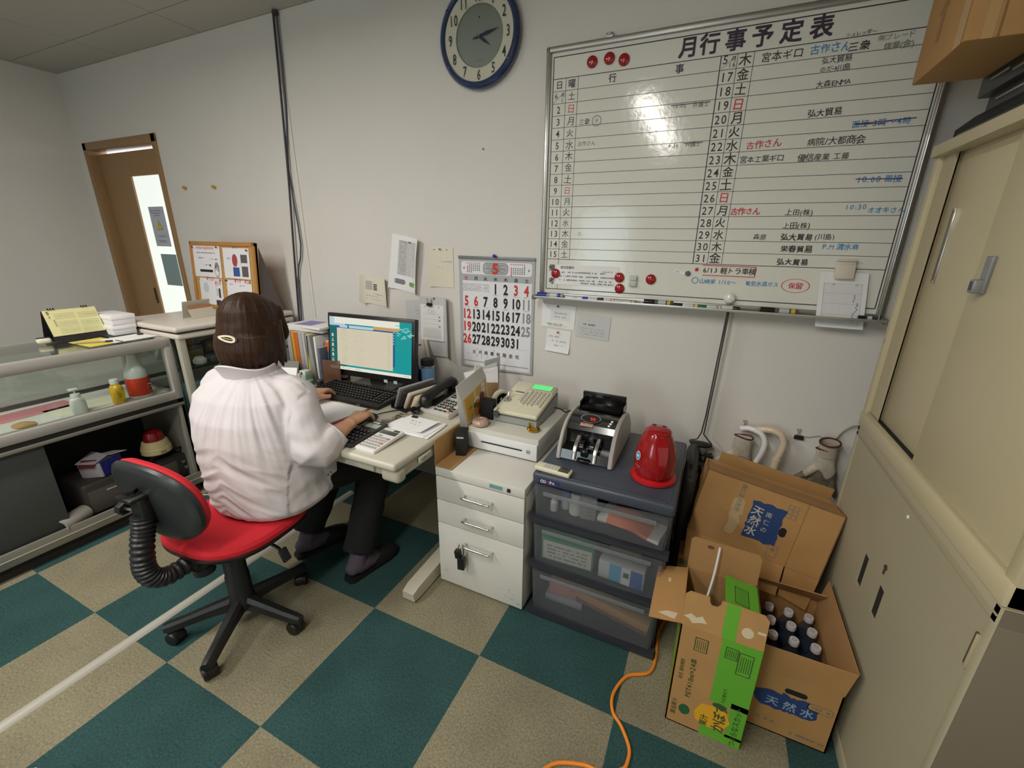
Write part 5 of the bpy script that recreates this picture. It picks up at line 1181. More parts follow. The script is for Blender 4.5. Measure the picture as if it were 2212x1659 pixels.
# water bottle carton
bluep = mat('print_blue', (34, 62, 112), .7); bluel = mat('print_pale', (150, 170, 196), .7); greyp = mat('print_grey', (124, 116, 104), .8)
wbx = thing('cardboard_box', 'open brown carton with torn blue label holding white capped water bottles', 'box', (.876, -.640, 0))
x0, x1, y0, y1, h = -.115, .115, -.190, .185, .236
m = MB(); wall_box(m, x0, x1, y0, y1, h); F_ = T(0, y0-.0003, 0) @ WALLF
def ragged(cx_, cy_, w_, h_, n=26, s=.006, seed=1):
    r_ = random.Random(seed); out = []
    for i in range(n):
        a = 2*PI*i/n; c, s_ = math.cos(a), math.sin(a); k = min(w_/2/max(abs(c), 1e-3), h_/2/max(abs(s_), 1e-3))
        out.append((cx_+c*k+r_.uniform(-s, s), cy_+s_*k+r_.uniform(-s, s)))
    return out
m.poly(ragged(-.010, .135, .165, .066), 2, .0004, F_)
for i, ch in enumerate('天然水'): m.text(ch, -.048+i*.046, .127, .036, 3, F_, bold=.012, z=.0008)
m.poly([(x_+.005, y_+.186) for x_, y_ in rrect(.058, .019, .009)], 4, .0006, F_)
m.poly([(x_+.072, y_+.158) for x_, y_ in rrect(.064, .026, .009)], 5, .0004, F_); m.poly([(x_+.072, y_+.158) for x_, y_ in rrect(.060, .022, .008)], 0, .0006, F_); m.blur(.072, .158, .046, .010, 5, F_, .0009)
for x_ in (-.072, -.052, -.035): m.disc(x_, .045, .005, 5, .0006, F_)
m.blur(.06, .028, .09, .010, 5, F_, .0006, .8)
m.build('carton', [kraft, kraft_in, bluep, bluel, BLKM, greyp], wbx)
m = MB(); m.prism([(x0, 0), (x1, 0), (x1+.010, .096), (x0, .096)], -TK, 0, 0, T(0, y0, h) @ RX(4) @ WALLF); m.build('front_flap', kraft, wbx)
RG = Matrix(((0, 0, 1, 0), (1, 0, 0, 0), (0, 1, 0, 0), (0, 0, 0, 1)))
m = MB(); m.prism([(y0, 0), (y1, 0), (y1, .098), (y0, .098)], -TK, 0, 0, T(x1, 0, h) @ RY(9) @ RG); m.build('right_flap', kraft_in, wbx)
m = MB(); m.prism([(x0, 0), (x1, 0), (x1, .094), (x0, .098)], -TK, 0, 0, T(0, y1, h) @ RX(38) @ WALLF); m.build('back_flap', kraft_in, wbx)
m = MB(); m.prism([(y0+.05, 0), (y1, 0), (y1, .09), (y0+.05, .09)], -TK, 0, 0, T(x0+TK, 0, h-.002) @ RY(6) @ RG); m.build('left_flap', kraft, wbx)
capm = mat('cap_white', (226, 224, 230), .35); pet = frosted('pet_bottle', (70, 74, 84), .42, .08); wlab = mat('bottle_label', (36, 70, 130), .4)
def water_bottle(x, y, lb):
    o = thing('water_bottle', lb, 'bottle', (x, y, TK+.0005), group='water bottles in the carton')
    m = MB().lathe([(.022, 0), (.030, .004), (.0308, .012), (.0302, .05), (.0308, .06), (.0308, .125), (.026, .150), (.016, .172), (.0125, .182), (.0125, .190), (0, .191)], 20); m.build('flask', pet, o)
    m = MB().lathe([(.0311, .06), (.0313, .062), (.0313, .120), (.0311, .122)], 20, caps=False); m.build('label', wlab, o)
    m = MB().lathe([(.0148, .186), (.0150, .188), (.0150, .202), (.0135, .205), (.0105, .205), (.0100, .2042), (0, .2042)], 20); m.ring2(0, 0, .006, .0018, 1, .2048, None, 16); m.build('cap', [capm, mat('cap_grey', (150, 150, 156), .5)], o)
    return o
wbo = None
cols = (.836, .898, .960); rows_ = (-.513, -.577, -.643); cn = ('left', 'middle', 'right'); rn = ('at the back', 'in the middle row', 'in the front row')
for j, y in enumerate(rows_):
    for i, x in enumerate(cols):
        lb = 'white capped water bottle %s of the carton, %s one' % (rn[j], cn[i])
        if wbo is None: wbo = water_bottle(x-.001, y, lb)
        else: dup(wbo, (x-.001, y, TK+.0005), lb)
# large empty carton lying tilted on the others
bx = thing('cardboard_box', 'large brown water carton lying tilted against the wall on the other boxes', 'box', (.768, -.335, .462))
bx.rotation_euler = (math.radians(-12), math.radians(9.5), 0)
w2, d2, h2 = .232, .085, .128
m = MB()
m.b2((-w2, -d2, -h2), (w2, -d2+TK, h2), 0); m.b2((-w2, d2-TK, -h2), (w2, d2, h2), 0); m.b2((-w2, -d2, -h2), (-w2+TK, d2, h2), 0); m.b2((w2-TK, -d2, -h2), (w2, d2, h2), 0)
m.b2((-w2, -d2, h2-TK), (w2, d2-.06, h2), 1); F_ = T(0, -d2-.0003, 0) @ WALLF
m.line((.118, -h2), (.118, h2), .002, 3, .0003, F_)
m.poly(ragged(.005, .000, .112, .150, 34, .004, 3), 2, .0004, F_)
for i, ch in enumerate('天然水'): m.text(ch, -.026, .036-i*.040, .040, 4, F_ @ T(-.026, .036-i*.040, 0) @ RZ(-8) @ T(.026, -.036+i*.040, 0), bold=.012, z=.0008)
for i, ch in enumerate('南仁の'): m.text(ch, .012, .036-i*.030, .022, 4, F_, z=.0008)
m.poly([(x_+.072, y_-.008) for x_, y_ in rrect(.022, .036, .010)], 5, .0008, F_)
m.poly(ragged(-.092, -.012, .036, .150, 24, .006, 8), 6, .0004, F_)
m.text('奥仁淀の天然', -.094, .062, .019, 7, F_ @ T(-.094, .062, 0) @ RZ(-90) @ T(.094, -.062, 0), bold=.01, z=.0006)
for i in range(3): m.rect(.078, .058+i*.018, .034, .015, 7, .0004, F_); m.rect(.070, .058+i*.018, .013, .011, 0, .0006, F_); m.rect(.086, .058+i*.018, .013, .011, 0, .0006, F_)
m.rect(.062, -.090, .034, .046, 7, .0004, F_); m.rect(.062, -.090, .029, .041, 0, .0006, F_); m.rect(.062, -.083, .014, .012, 7, .0008, F_); m.text('仁', -.11, -.08, .016, 7, F_, z=.0006)
m.build('carton', [kraft, kraft_in, bluep, kraft_e, mat('print_cream', (196, 190, 170), .7), BLKM, mat('torn_beige', (184, 160, 120), .85), greyp], bx)
m = MB(); m.b2((-w2+.045, -TK, 0), (w2-.01, 0, .050), 0, 0, T(0, d2, h2) @ RX(14)); m.build('back_flap', kraft, bx)
m = MB(); m.prism([(-w2, -.0), (.118-.002, 0), (.114, -.110), (-w2+.02, -.120)], -TK, 0, 0, T(0, -d2+.002, -h2) @ RX(-20) @ WALLF); m.prism([(.121, 0), (w2, 0), (w2-.006, -.125), (.130, -.11)], -TK, 0, 0, T(0, -d2+.002, -h2) @ RX(-4) @ WALLF)
m.text('水', -.11, -.03, .016, 1, T(0, -d2+.001, -h2) @ RX(-20) @ WALLF, z=.001); m.build('bottom_flap', [kraft, greyp], bx)
# smaller carton behind the green one, supporting the large carton
m = MB(); m.b2((-.055, -.13, 0), (.075, .10, .30), 0, .002); m.rect(-.01, .285, .08, .022, 1, .1305, T(0, 0, 0) @ WALLF); m.rect(-.01, .20, .08, .03, 1, .1305, WALLF)
single(m, 'cardboard_box', [kraft_in, mat('olive_print', (120, 118, 62), .8)], 'small brown carton with olive stripes behind the green printed box', 'box', (.560, -.385, 0))

# ------------------------------------------------------------------ umbrellas and gloves on the wall
def umbrella(lb, hp, col, r, band, shaft, canopy, base, loc):
    o = thing('umbrella', lb, 'umbrella', loc)
    m = MB().tube(hp, r, 14, 0, None, 5); m.build('handle', mat('hdl_%d%d%d' % col, col, .3, coat=.3), o)
    e = Vector(hp[-1]); m = MB(); m.cyl(e+Vector((0, 0, .004)), e-Vector((.003, 0, .045)), r*(1.25 if band else .7), r*(1.1 if band else .7), 16, 0); m.build('ferrule', mat(*shaft), o)
    m = MB().cyl(e-Vector((.002, 0, .04)), (e.x, e.y, .03), .004, n=8); m.build('shaft', STEEL, o)
    m = MB(); m.lathe([(.006, .05), (.022, .12), (.026, .22), (.020, e.z-.09), (.012, e.z-.06)], 16, 0, T(e.x, e.y, 0), .8); m.build('canopy', mat(*canopy), o)
UY = -.05
umbrella('umbrella with glossy white crook handle hanging on the wall', [(-.068, .012, .690), (-.040, .002, .700), (-.012, -.006, .698), (.016, -.010, .682), (.030, -.012, .650), (.026, -.012, .600), (.012, -.012, .552)], (236, 236, 236), .0115, False, ('ferrule_clear', (176, 178, 160), .2, .3), ('canopy_clear', (190, 194, 196), .3), 0, (.748, UY, .0))
umbrella('umbrella with cream crook handle beside the white one', [(-.075, .016, .694), (-.048, .006, .706), (-.016, -.004, .712), (.018, -.010, .700), (.034, -.012, .666), (.030, -.012, .62), (.022, -.012, .585)], (216, 198, 172), .0145, True, ('ferrule_cream', (222, 208, 180), .4), ('canopy_dark', (40, 40, 46), .7), 0, (.812, UY-.004, .0))
def glove(lb, loc, rz, palm_c, cuff_c, soil, two):
    o = thing('work_glove', lb, 'glove', loc); o.rotation_euler = (math.radians(6), math.radians(rz), 0)
    m = MB()
    sec = ((.0, .036, .016), (-.04, .036, .016), (-.075, .040, .016), (-.11, .050, .016), (-.15, .052, .015), (-.165, .050, .014))
    m.loft([[(w*math.cos(a), d_*math.sin(a), z) for a in [k*2*PI/18 for k in range(18)]] for z, w, d_ in sec])
    for k, (fx, L_, sp) in enumerate(((-.036, .070, -.35), (-.012, .085, -.08), (.013, .082, .10), (.037, .068, .42))):
        m.tube([(fx, 0, -.150), (fx+sp*L_*.3, -.004, -.150-L_*.5), (fx+sp*L_*.7, .004, -.150-L_)], [.0145, .0135, .010], 10)
    m.tube([(-.030, 0, -.095), (-.062, -.006, -.128), (-.098, -.004, -.160)], [.018, .016, .011], 10)
    g = organic(m, 'glove', [mat('glove_pale', palm_c, .8, var=.12, vs=40, bump=.3, bs=300), mat('glove_coat', soil, .7, var=.30, vs=26)], o, .004, 5,
        colour=lambda c: (c[:, 2]+.02*np.sin(c[:, 0]*90) < -.115) if two else (c[:, 2] < -.28))
    m = MB().tube([(.037*math.cos(a), .018*math.sin(a), .003*math.sin(2*a)) for a in [k*PI/8 for k in range(17)]], .0032, 8, smooth=1)
    if two: m.tube([(.006+.036*math.cos(a), -.004+.020*math.sin(a), .034+.010*math.sin(a)) for a in [k*PI/8 for k in range(17)]], .0036, 8, smooth=1)
    m.build('cuff_hem', mat('hem_maroon', (84, 34, 40), .8), o)
    if two:
        m = MB(); m.loft([[(.004+w*math.cos(a), -.003+.018*math.sin(a), z+.006*math.sin(a)) for a in [k*2*PI/16 for k in range(16)]] for z, w in ((-.03, .034), (.010, .034), (.034, .036))], caps=False); m.build('cuff_lining', mat('glove_lining', (178, 168, 146), .85), o)
    else:
        m = MB()
        for k in range(5): m.blur(.012, -.092-.009*k, .034, .004, 0, T(0, -.0175, 0) @ WALLF)
        m.text('S', .036, -.088, .028, 0, T(0, -.0155, 0) @ WALLF @ RZ(0)); m.build('print', INKG, o)
    return o
glove('pale work glove with maroon hem clipped to wall by the umbrellas', (.696, -.062, .664), 3, (196, 188, 170), None, (120, 112, 96), False)
glove('soiled grey work gloves with maroon hems hanging by the cabinet', (1.000, -.062, .672), -4, (168, 156, 132), None, (112, 98, 76), True)
def bclip(lb, x, z, col=BLKM):
    o = thing('binder_clip', lb, 'clip', (x, -.001, z)); m = MB(); m.prism([(-.018, 0), (.018, 0), (.016, .017), (-.016, .017)], -.010, 0, 0, T(0, -.010, 0) @ WALLF); m.build('jaw', col, o)
    m = MB(); m.tube([(-.010, -.006, .016), (-.006, -.006, .034), (-.014, -.006, .044), (.002, -.006, .046), (-.002, -.006, .034), (.004, -.006, .016)], .0012, 6); m.build('wire', mat('wire_copper', (176, 140, 130), .3, .7), o)
bclip('black binder clip holding the pale glove to the wall', .700, .672); bclip('lone black binder clip on the wall between umbrellas and gloves', .907, .672)
m = MB().tube([(.0, -.004, -.002), (.022, -.004, .0), (.05, -.006, .012), (.075, -.012, .004)], .0014, 6); single(m, 'string', mat('string_grey', (150, 146, 140), .8), 'thin grey string tying the soiled gloves to the wall', 'string', (.925, -.001, .690))
m = MB().tube([(0, 0, 0), (.02, 0, .045), (.06, -.01, .085), (.13, -.06, .100)], .005, 8); single(m, 'wall_cable', mat('cable_beige', (190, 184, 166), .5), 'beige cable rising from the wall towards the cabinet corner', 'cable', (1.03, -.012, .70))

# ------------------------------------------------------------------ steel cabinets on the right
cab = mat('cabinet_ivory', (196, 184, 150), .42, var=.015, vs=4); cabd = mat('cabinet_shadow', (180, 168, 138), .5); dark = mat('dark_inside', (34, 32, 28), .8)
CX0, CX1, CY0, CY1 = 1.020, 1.440, -1.140, -.258
lc = thing('steel_cabinet', 'lower beige steel cabinet with two square holes in its sliding door', 'cabinet', ((CX0+CX1)/2, (CY0+CY1)/2, 0))
cx_, cy_ = (CX0+CX1)/2, (CY0+CY1)/2
lo_m = mat('cabinet_lower', (172, 164, 138), .5, var=.03, vs=3)
m = MB(); B = lambda a, b, mi=0, r=0: m.b2((a[0]-cx_, a[1]-cy_, a[2]), (b[0]-cx_, b[1]-cy_, b[2]), mi, r)
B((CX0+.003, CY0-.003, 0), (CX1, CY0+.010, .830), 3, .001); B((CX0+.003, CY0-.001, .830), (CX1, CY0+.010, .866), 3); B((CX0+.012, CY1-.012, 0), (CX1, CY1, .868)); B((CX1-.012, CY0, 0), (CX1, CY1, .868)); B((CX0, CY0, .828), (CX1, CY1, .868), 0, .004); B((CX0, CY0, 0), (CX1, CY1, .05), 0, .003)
B((CX0-.002, CY0+.004, .846), (CX0+.004, CY1-.004, .8495), 1)
B((CX0, CY0, 0), (CX0+.02, CY0+.020, .868), 0, .003); B((CX0, CY1-.020, 0), (CX0+.02, CY1, .868), 0, .003); B((CX0+.12, CY0+.02, .05), (CX0+.13, CY1-.02, .82), 2)
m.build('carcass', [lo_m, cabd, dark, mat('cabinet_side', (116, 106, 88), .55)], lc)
m = MB(); xs0, xs1 = CX0+.003, CX0+.010
hA = (-.628, -.584, .458, .572); hB = (-.765, -.722, .466, .570)
ys = [CY0+.02, hB[0], hB[1], hA[0], hA[1], CY1-.02]
B((xs0, ys[0], .05), (xs1, ys[1], .828)); B((xs0, ys[2], .05), (xs1, ys[3], .828)); B((xs0, ys[4], .05), (xs1, ys[5], .828))
for a, b, z0, z1 in (hA, hB): B((xs0, a, .05), (xs1, b, z0)); B((xs0, a, z1), (xs1, b, .828)); B((xs0+.006, a-.002, z0-.002), (xs0+.10, b+.002, z1+.002), 1)
m.build('door', [lo_m, dark], lc)
m = MB(); m.b2((CX0-.001-cx_, -1.117-cy_, .708), (CX0+.004-cx_, -1.108-cy_, .784), 0, .001); m.b2((CX0-.004-cx_, -1.122-cy_, .706), (CX0+.002-cx_, -1.117-cy_, .786), 1, .001); m.build('handle', [mat('handle_slot', (84, 74, 60), .6), cabd], lc)
m = MB(); m.lathe([(.008, 0), (.008, .003), (0, .003)], 14, 0, T(CX0+.003-cx_, -.735-cy_, .627) @ RY(-90)); m.box((CX0-cx_, -.735-cy_, .612), (.002, .006, .012), 0); m.build('keyhole', mat('keyhole', (92, 76, 62), .5, .5), lc)
m = MB().lathe([(.005, 0), (.004, .002), (0, .002)], 10, 0, T(CX0+.003-cx_, -.753-cy_, .802) @ RY(-90)); m.build('sticker_dot', WHITE_PAPER, lc)
uc = thing('steel_cabinet', 'upper ivory steel cabinet with sliding doors and chrome pull stacked on lower one', 'cabinet', (cx_, cy_, .8685))
Z0 = .8685
m = MB(); B = lambda a, b, mi=0, r=0: m.b2((a[0]-cx_, a[1]-cy_, a[2]-Z0), (b[0]-cx_, b[1]-cy_, b[2]-Z0), mi, r)
B((CX0, CY1-.030, Z0), (CX0+.05, CY1, 1.745), 0, .004); B((CX0, CY0, Z0), (CX0+.05, CY0+.030, 1.745), 0, .004)
B((CX0-.012, CY0, 1.712), (CX1, CY1+.004, 1.745), 0, .005); B((CX0-.004, CY0, Z0), (CX1, CY1, .918), 0, .004); B((CX0+.004, CY0+.03, .918), (CX0+.008, CY1-.03, .926), 1)
B((CX0+.03, CY0, Z0), (CX1, CY0+.01, 1.74)); B((CX0+.05, CY1-.01, Z0), (CX1, CY1, 1.74)); B((CX1-.01, CY0, Z0), (CX1, CY1, 1.74)); B((CX0+.012, CY1-.10, .918), (CX0+.018, CY1-.03, 1.712), 1)
B((CX0+.014, CY0+.03, .910), (CX0+.045, CY1-.03, .919), 2)
m.build('carcass', [cab, cabd, dark], uc)
m = MB(); B((CX0+.028, -.74, .920), (CX0+.040, -.344, 1.712), 0, .002); B((CX0+.0265, -.346, .920), (CX0+.030, -.3425, 1.712), 1); d1 = m.build('door', [cab, cabd], uc)
m = MB(); B((CX0+.024, -.424, 1.368), (CX0+.030, -.404, 1.566), 0, .002); B((CX0+.0225, -.419, 1.374), (CX0+.026, -.409, 1.560), 1, .001); m.build('pull', [CHROME, mat('pull_shadow', (120, 116, 108), .3, .8)], d1)
m = MB(); B((CX0+.006, -1.108, .922), (CX0+.020, -.672, 1.712), 0, .002); d2_ = m.build('door', [cab, cabd], uc)
m = MB(); B((CX0-.002, -.742, 1.366), (CX0+.006, -.716, 1.446), 0, .002); B((CX0-.018, -.741, 1.366), (CX0+.004, -.717, 1.396), 0, .004); B((CX0-.019, -.736, 1.372), (CX0-.010, -.722, 1.392), 1, .002); m.build('latch', [mat('latch_grey', (150, 152, 156), .35, .6), mat('latch_dark', (50, 54, 62), .3)], d2_)
m = MB(); m.lathe([(.008, 0), (.008, .002), (0, .002)], 12, 0, T(CX0-.0-cx_, CY1-.018-cy_, 1.17-Z0) @ RY(-90)); m.build('plug', cabd, uc)
# things on the upper cabinet
CTZ = 1.7455
ed = thing('keyboard_case', 'black electronic unit lying on top of the upper cabinet under the big box', 'device', (1.20, -.68, CTZ))
m = MB(); m.loft([[(-.165, -.42, 0), (-.165, .385, 0), (-.165, .385, .030), (-.165, -.42, .030)], [(-.13, -.42, .050), (-.13, .385, .050), (-.13, .385, .062), (-.13, -.42, .062)], [(.14, -.42, .0), (.14, .385, 0), (.14, .385, .062), (.14, -.42, .062)]], 0); m.b2((-.168, -.40, .004), (-.160, .36, .016), 1, .002); m.build('case', [BLKM, BLK], ed)
ed2 = thing('audio_unit', 'black unit with pale grey stripes stacked on the flat black one', 'device', (1.215, -.70, CTZ+.0625))
m = MB(); m.b2((-.140, -.42, 0), (.12, .375, .042), 0, .004); m.b2((-.158, -.42, .038), (.12, .395, .086), 0, .004); 
for z, y0_, y1_ in ((.018, .20, .33), (.022, -.05, .12), (.056, .05, .24), (.066, .26, .34), (.070, -.15, .02), (.046, -.3, -.05)): m.b2((-.1605 if z > .04 else -.1425, y0_, z), (-.155 if z > .04 else -.137, y1_, z+.006), 1, .001)
m.build('housing', [BLK, mat('stripe_grey', (136, 136, 126), .5)], ed2)
tb_ = thing('cardboard_box', 'brown cardboard box balanced on the black units above the cabinet', 'box', (1.113, -.4495, CTZ+.1490))
m = MB(); m.b2((-.205, -.148, 0), (.205, .148, .62), 0, .004)
f = T(-.2053, 0, 0) @ LEFTF; m.prism([(-.010, .06), (.010, .06), (.010, .13), (.022, .13), (-.0, .165), (-.030, .125), (-.010, .13)], 0, .0004, 1, f @ T(-.03, 0, 0)); m.rect(.115, .3, .040, .6, 2, .0005, f)
f = T(0, -.1483, 0) @ WALLF; m.rect(-.150, .3, .004, .6, 3, .0005, f); m.rect(-.168, .3, .02, .6, 2, .0004, f)
m.build('carton', [kraft, mat('arrow_brown', (150, 112, 68), .85), mat('tape_brown', (186, 150, 100), .35), kraft_e], tb_)

# ------------------------------------------------------------------ on the floor
pc_ = [(.505, -.30), (.520, -.45), (.478, -.603), (.482, -.724), (.468, -.80), (.40, -.846), (.369, -.926), (.379, -.985), (.415, -1.02), (.447, -1.066), (.452, -1.10), (.44, -1.135), (.38, -1.165), (.33, -1.172), (.25, -1.21), (.20, -1.30)]
m = MB().tube([(x-.4, y+.9, .006) for x, y in pc_], .0055, 8, 0, None, 5); single(m, 'extension_cord', mat('cord_orange', (236, 138, 44), .45), 'orange extension cord curling over the carpet from the boxes', 'cord', (.4, -.9, 0))
prof = [(-.022, 0), (-.016, .008), (-.006, .012), (.006, .012), (.016, .008), (.022, 0)]
m = MB(); m.loft([[(-1.318+x, y, z) for x, z in prof] for y in (-2.35, -1.9)]); m.loft([[(-1.330-.010*(y+1.8)+x, y, z) for x, z in prof] for y in (-1.897, -1.2, -.40)])
m.box((-1.318, -1.90, .010), (.030, .012, .008), 1, .002); m.xf(T(1.34, 1.3, 0)); single(m, 'cable_cover', [mat('cover_pale', (176, 172, 160), .4), mat('cover_joint', (120, 116, 106), .5)], 'long pale cable cover strip across the carpet under the chair', 'cable cover', (-1.34, -1.3, 0))
m = MB(); m.b2((-.11, -.10, 0), (.11, .10, .20), 0, .003); m.b2((-.112, -.102, .168), (.112, .102, .2005), 0, .002); m.rect(.03, .06, .03, .03, 1, .2008); single(m, 'white_carton', [WHITE_PAPER, mat('purple_tab', (110, 90, 160), .5)], 'corner of white carton on the floor at the bottom left', 'box', (-.888, -2.010, 0), 41)

# ------------------------------------------------------------------ glass showcase along the left
SX0, SX1, SY0, SY1, SH = -2.640, -2.150, -2.45, -.762, .940
sil = mat('case_silver', (186, 182, 176), .38, .35); silb = mat('case_rail', (150, 147, 136), .4, .4); whitep = mat('case_white', (222, 218, 210), .5); dgrey = mat('case_door_grey', (70, 74, 72), .55)
gls = glass('case_glass', (249, 253, 251), .10)
sc = thing('glass_showcase', 'long low glass showcase with grey sliding doors along the left side', 'showcase', ((SX0+SX1)/2, (SY0+SY1)/2, 0))
ox, oy = (SX0+SX1)/2, (SY0+SY1)/2
def SB(m, a, b, mi=0, r=0): return m.b2((a[0]-ox, a[1]-oy, a[2]), (b[0]-ox, b[1]-oy, b[2]), mi, r)
m = MB(); SB(m, (SX0+.03, SY0, 0), (SX1-.02, SY1-.01, .062)); m.build('plinth', mat('case_kick', (34, 29, 24), .7), sc)
m = MB(); SB(m, (SX0, SY0, .062), (SX1, SY1, .085)); SB(m, (SX1-.006, SY0, .062), (SX1+.006, SY1, .132), 0, .003); SB(m, (SX1+.005, SY0, .094), (SX1+.010, SY1, .099), 1, .001)  # last strip: highlight line along the bottom rail, put in as lighter silver
SB(m, (SX0, SY0, .085), (SX1, SY1, .094), 2)
SB(m, (SX0, SY1-.018, .085), (SX1, SY1, .60), 0, .002); SB(m, (SX0, SY0, .085), (SX0+.012, SY1, .60), 2)
SB(m, (SX1-.020, SY0, .574), (SX1, SY1, .600), 2); SB(m, (SX1-.012, SY0, .556), (SX1+.004, SY1, .574), 0, .002)
SB(m, (SX0, SY0, .600), (SX1-.012, SY1, .612), 0); SB(m, (SX1-.030, SY1-.03, .085), (SX1, SY1, .60), 0, .002)
m.build('carcass', [silb, sil, mat('case_black', (14, 14, 13), .6)], sc)
m = MB(); SB(m, (SX1-.028, SY0, .098), (SX1-.018, -1.330, .556), 0, .002); m.build('sliding_door', dgrey, sc)
m = MB(); SB(m, (SX1-.030, SY0, .598), (SX1+.008, SY1, .644), 0, .004); SB(m, (SX1-.03, SY0, .886), (SX1+.010, SY1, .940), 0, .010)
SB(m, (SX0, SY0, .886), (SX0+.035, SY1, .938), 0, .006); SB(m, (SX0, SY1-.035, .886), (SX1, SY1, .938), 0, .006); SB(m, (SX1-.034, SY1-.036, .60), (SX1+.009, SY1+.002, .942), 0, .006)
SB(m, (SX0, SY1-.03, .60), (SX0+.03, SY1, .93), 0, .004); SB(m, (SX0, SY1-.02, .60), (SX1, SY1, .630), 0)
m.build('frame', sil, sc)
m = MB(); SB(m, (SX0+.012, SY0, .612), (SX1-.03, SY1-.02, .620)); m.build('deck', whitep, sc)
m = MB(); SB(m, (SX1-.014, SY0, .644), (SX1-.009, SY1-.034, .886)); m.build('front_glass', gls, sc)
m = MB(); SB(m, (SX0+.03, SY1-.012, .63), (SX1-.03, SY1-.007, .886)); m.build('end_glass', gls, sc)
m = MB(); SB(m, (SX0+.03, SY0, .931), (SX1-.03, SY1-.03, .936)); m.build('top_glass', glass('case_top_glass', (248, 252, 250), .22), sc)
drk = mat('sash_dark', (74, 66, 68), .5)
m = MB(); SB(m, (SX0+.016, SY0, .63), (SX0+.021, SY1-.02, .90)); m.build('rear_glass', gls, sc)
m = MB(); SB(m, (SX0+.010, SY0, .628), (SX0+.024, SY1-.02, .640)); SB(m, (SX0+.010, -1.345, .63), (SX0+.026, -1.330, .90)); SB(m, (SX0+.010, SY0, .622), (SX0+.028, SY1-.02, .632)); m.build('rear_sash', drk, sc)
# inside, on the white deck
DK = .6205
sp = thing('soap_dispenser', 'white pump soap bottle inside the showcase', 'bottle', (-2.262, -1.148, DK))
m = MB().lathe([(.030, 0), (.036, .004), (.040, .02), (.039, .055), (.034, .074), (.018, .084), (.018, .088), (0, .088)], 28, 0, None, .72); f = T(.028, 0, .042) @ RZ(0) @ RIGHTF
m.blur(.0, .018, .034, .004, 1, T(.0285, 0, .040) @ RIGHTF); m.blur(.0, .010, .036, .003, 2, T(.0290, 0, .040) @ RIGHTF); m.blur(.004, -.010, .032, .012, 3, T(.0292, 0, .034) @ RIGHTF)
m.build('bottle', [mat('soap_white', (232, 232, 228), .3), INKG, mat('soap_green', (70, 150, 90), .5), mat('soap_mauve', (96, 84, 96), .5)], sp)
m = MB(); m.lathe([(.018, .086), (.018, .102), (.014, .104), (0, .104)], 20); m.cyl((0, 0, .10), (0, 0, .122), .004, n=10); m.box((.004, -.004, .126), (.026, .034, .010), 0, .004); m.build('pump', mat('pump_white', (228, 228, 226), .3), sp)
yb = thing('drink_bottle', 'small yellow bottle with white cap inside the showcase', 'bottle', (-2.270, -.990, DK))
m = MB().lathe([(.026, 0), (.032, .003), (.034, .05), (.034, .082), (.026, .096), (.016, .104), (.015, .11), (0, .11)], 28, 0, None, .8); m.rect(0, .048, .032, .05, 1, .0, T(.0347, 0, 0) @ RIGHTF); m.text('ゆず', -.004, .048, .016, 2, T(.0350, 0, 0) @ RIGHTF, vert=True)
m.build('bottle', [mat('juice_yellow', (226, 176, 30), .2, coat=.4), mat('juice_label', (214, 186, 40), .4), mat('juice_ink', (150, 90, 30), .5)], yb)
m = MB().lathe([(.0185, .106), (.0185, .128), (.016, .131), (0, .131)], 22); m.build('cap', capm, yb)
rb = thing('large_bottle', 'tall clear and white bottle with red label inside the showcase', 'bottle', (-2.285, -.888, DK))
m = MB().lathe([(.044, 0), (.050, .004), (.050, .13), (.046, .150), (.030, .180), (.022, .205), (.019, .235), (0, .237)], 30); m.build('bottle', frosted('bottle_milky', (222, 224, 220), .7, .15), rb)
m = MB().lathe([(.0505, .018), (.0510, .020), (.0510, .112), (.0505, .114)], 30, 0, caps=False); m.blur(.02, .075, .03, .008, 1, T(.0515, .006, 0) @ RIGHTF); m.blur(.02, .060, .02, .006, 1, T(.0515, .006, 0) @ RIGHTF); m.build('label', [mat('label_red', (206, 60, 34), .4), mat('label_pale', (236, 206, 196), .5)], rb)
m = MB(); m.b2((-.07, -.14, 0), (.07, .14, .0015), 0, 0); single(m, 'pink_sheet', mat('sheet_pink', (214, 140, 150), .6), 'pink paper sheet lying on the showcase deck', 'paper', (-2.49, -1.235, DK), 4)
m = MB(); m.b2((-.08, -.16, 0), (.08, .16, .0015), 0, 0); single(m, 'cream_sheet', CREAM_PAPER, 'cream paper sheet on the showcase deck behind soap bottle', 'paper', (-2.38, -1.06, DK), 2)
m = MB(); m.lathe([(.05, 0), (.055, .004), (.03, .012), (0, .014)], 24, 0, None, .7); single(m, 'tan_dish', mat('dish_tan', (190, 150, 100), .5), 'small tan dish at the left end of the showcase deck', 'dish', (-2.30, -1.330, DK))
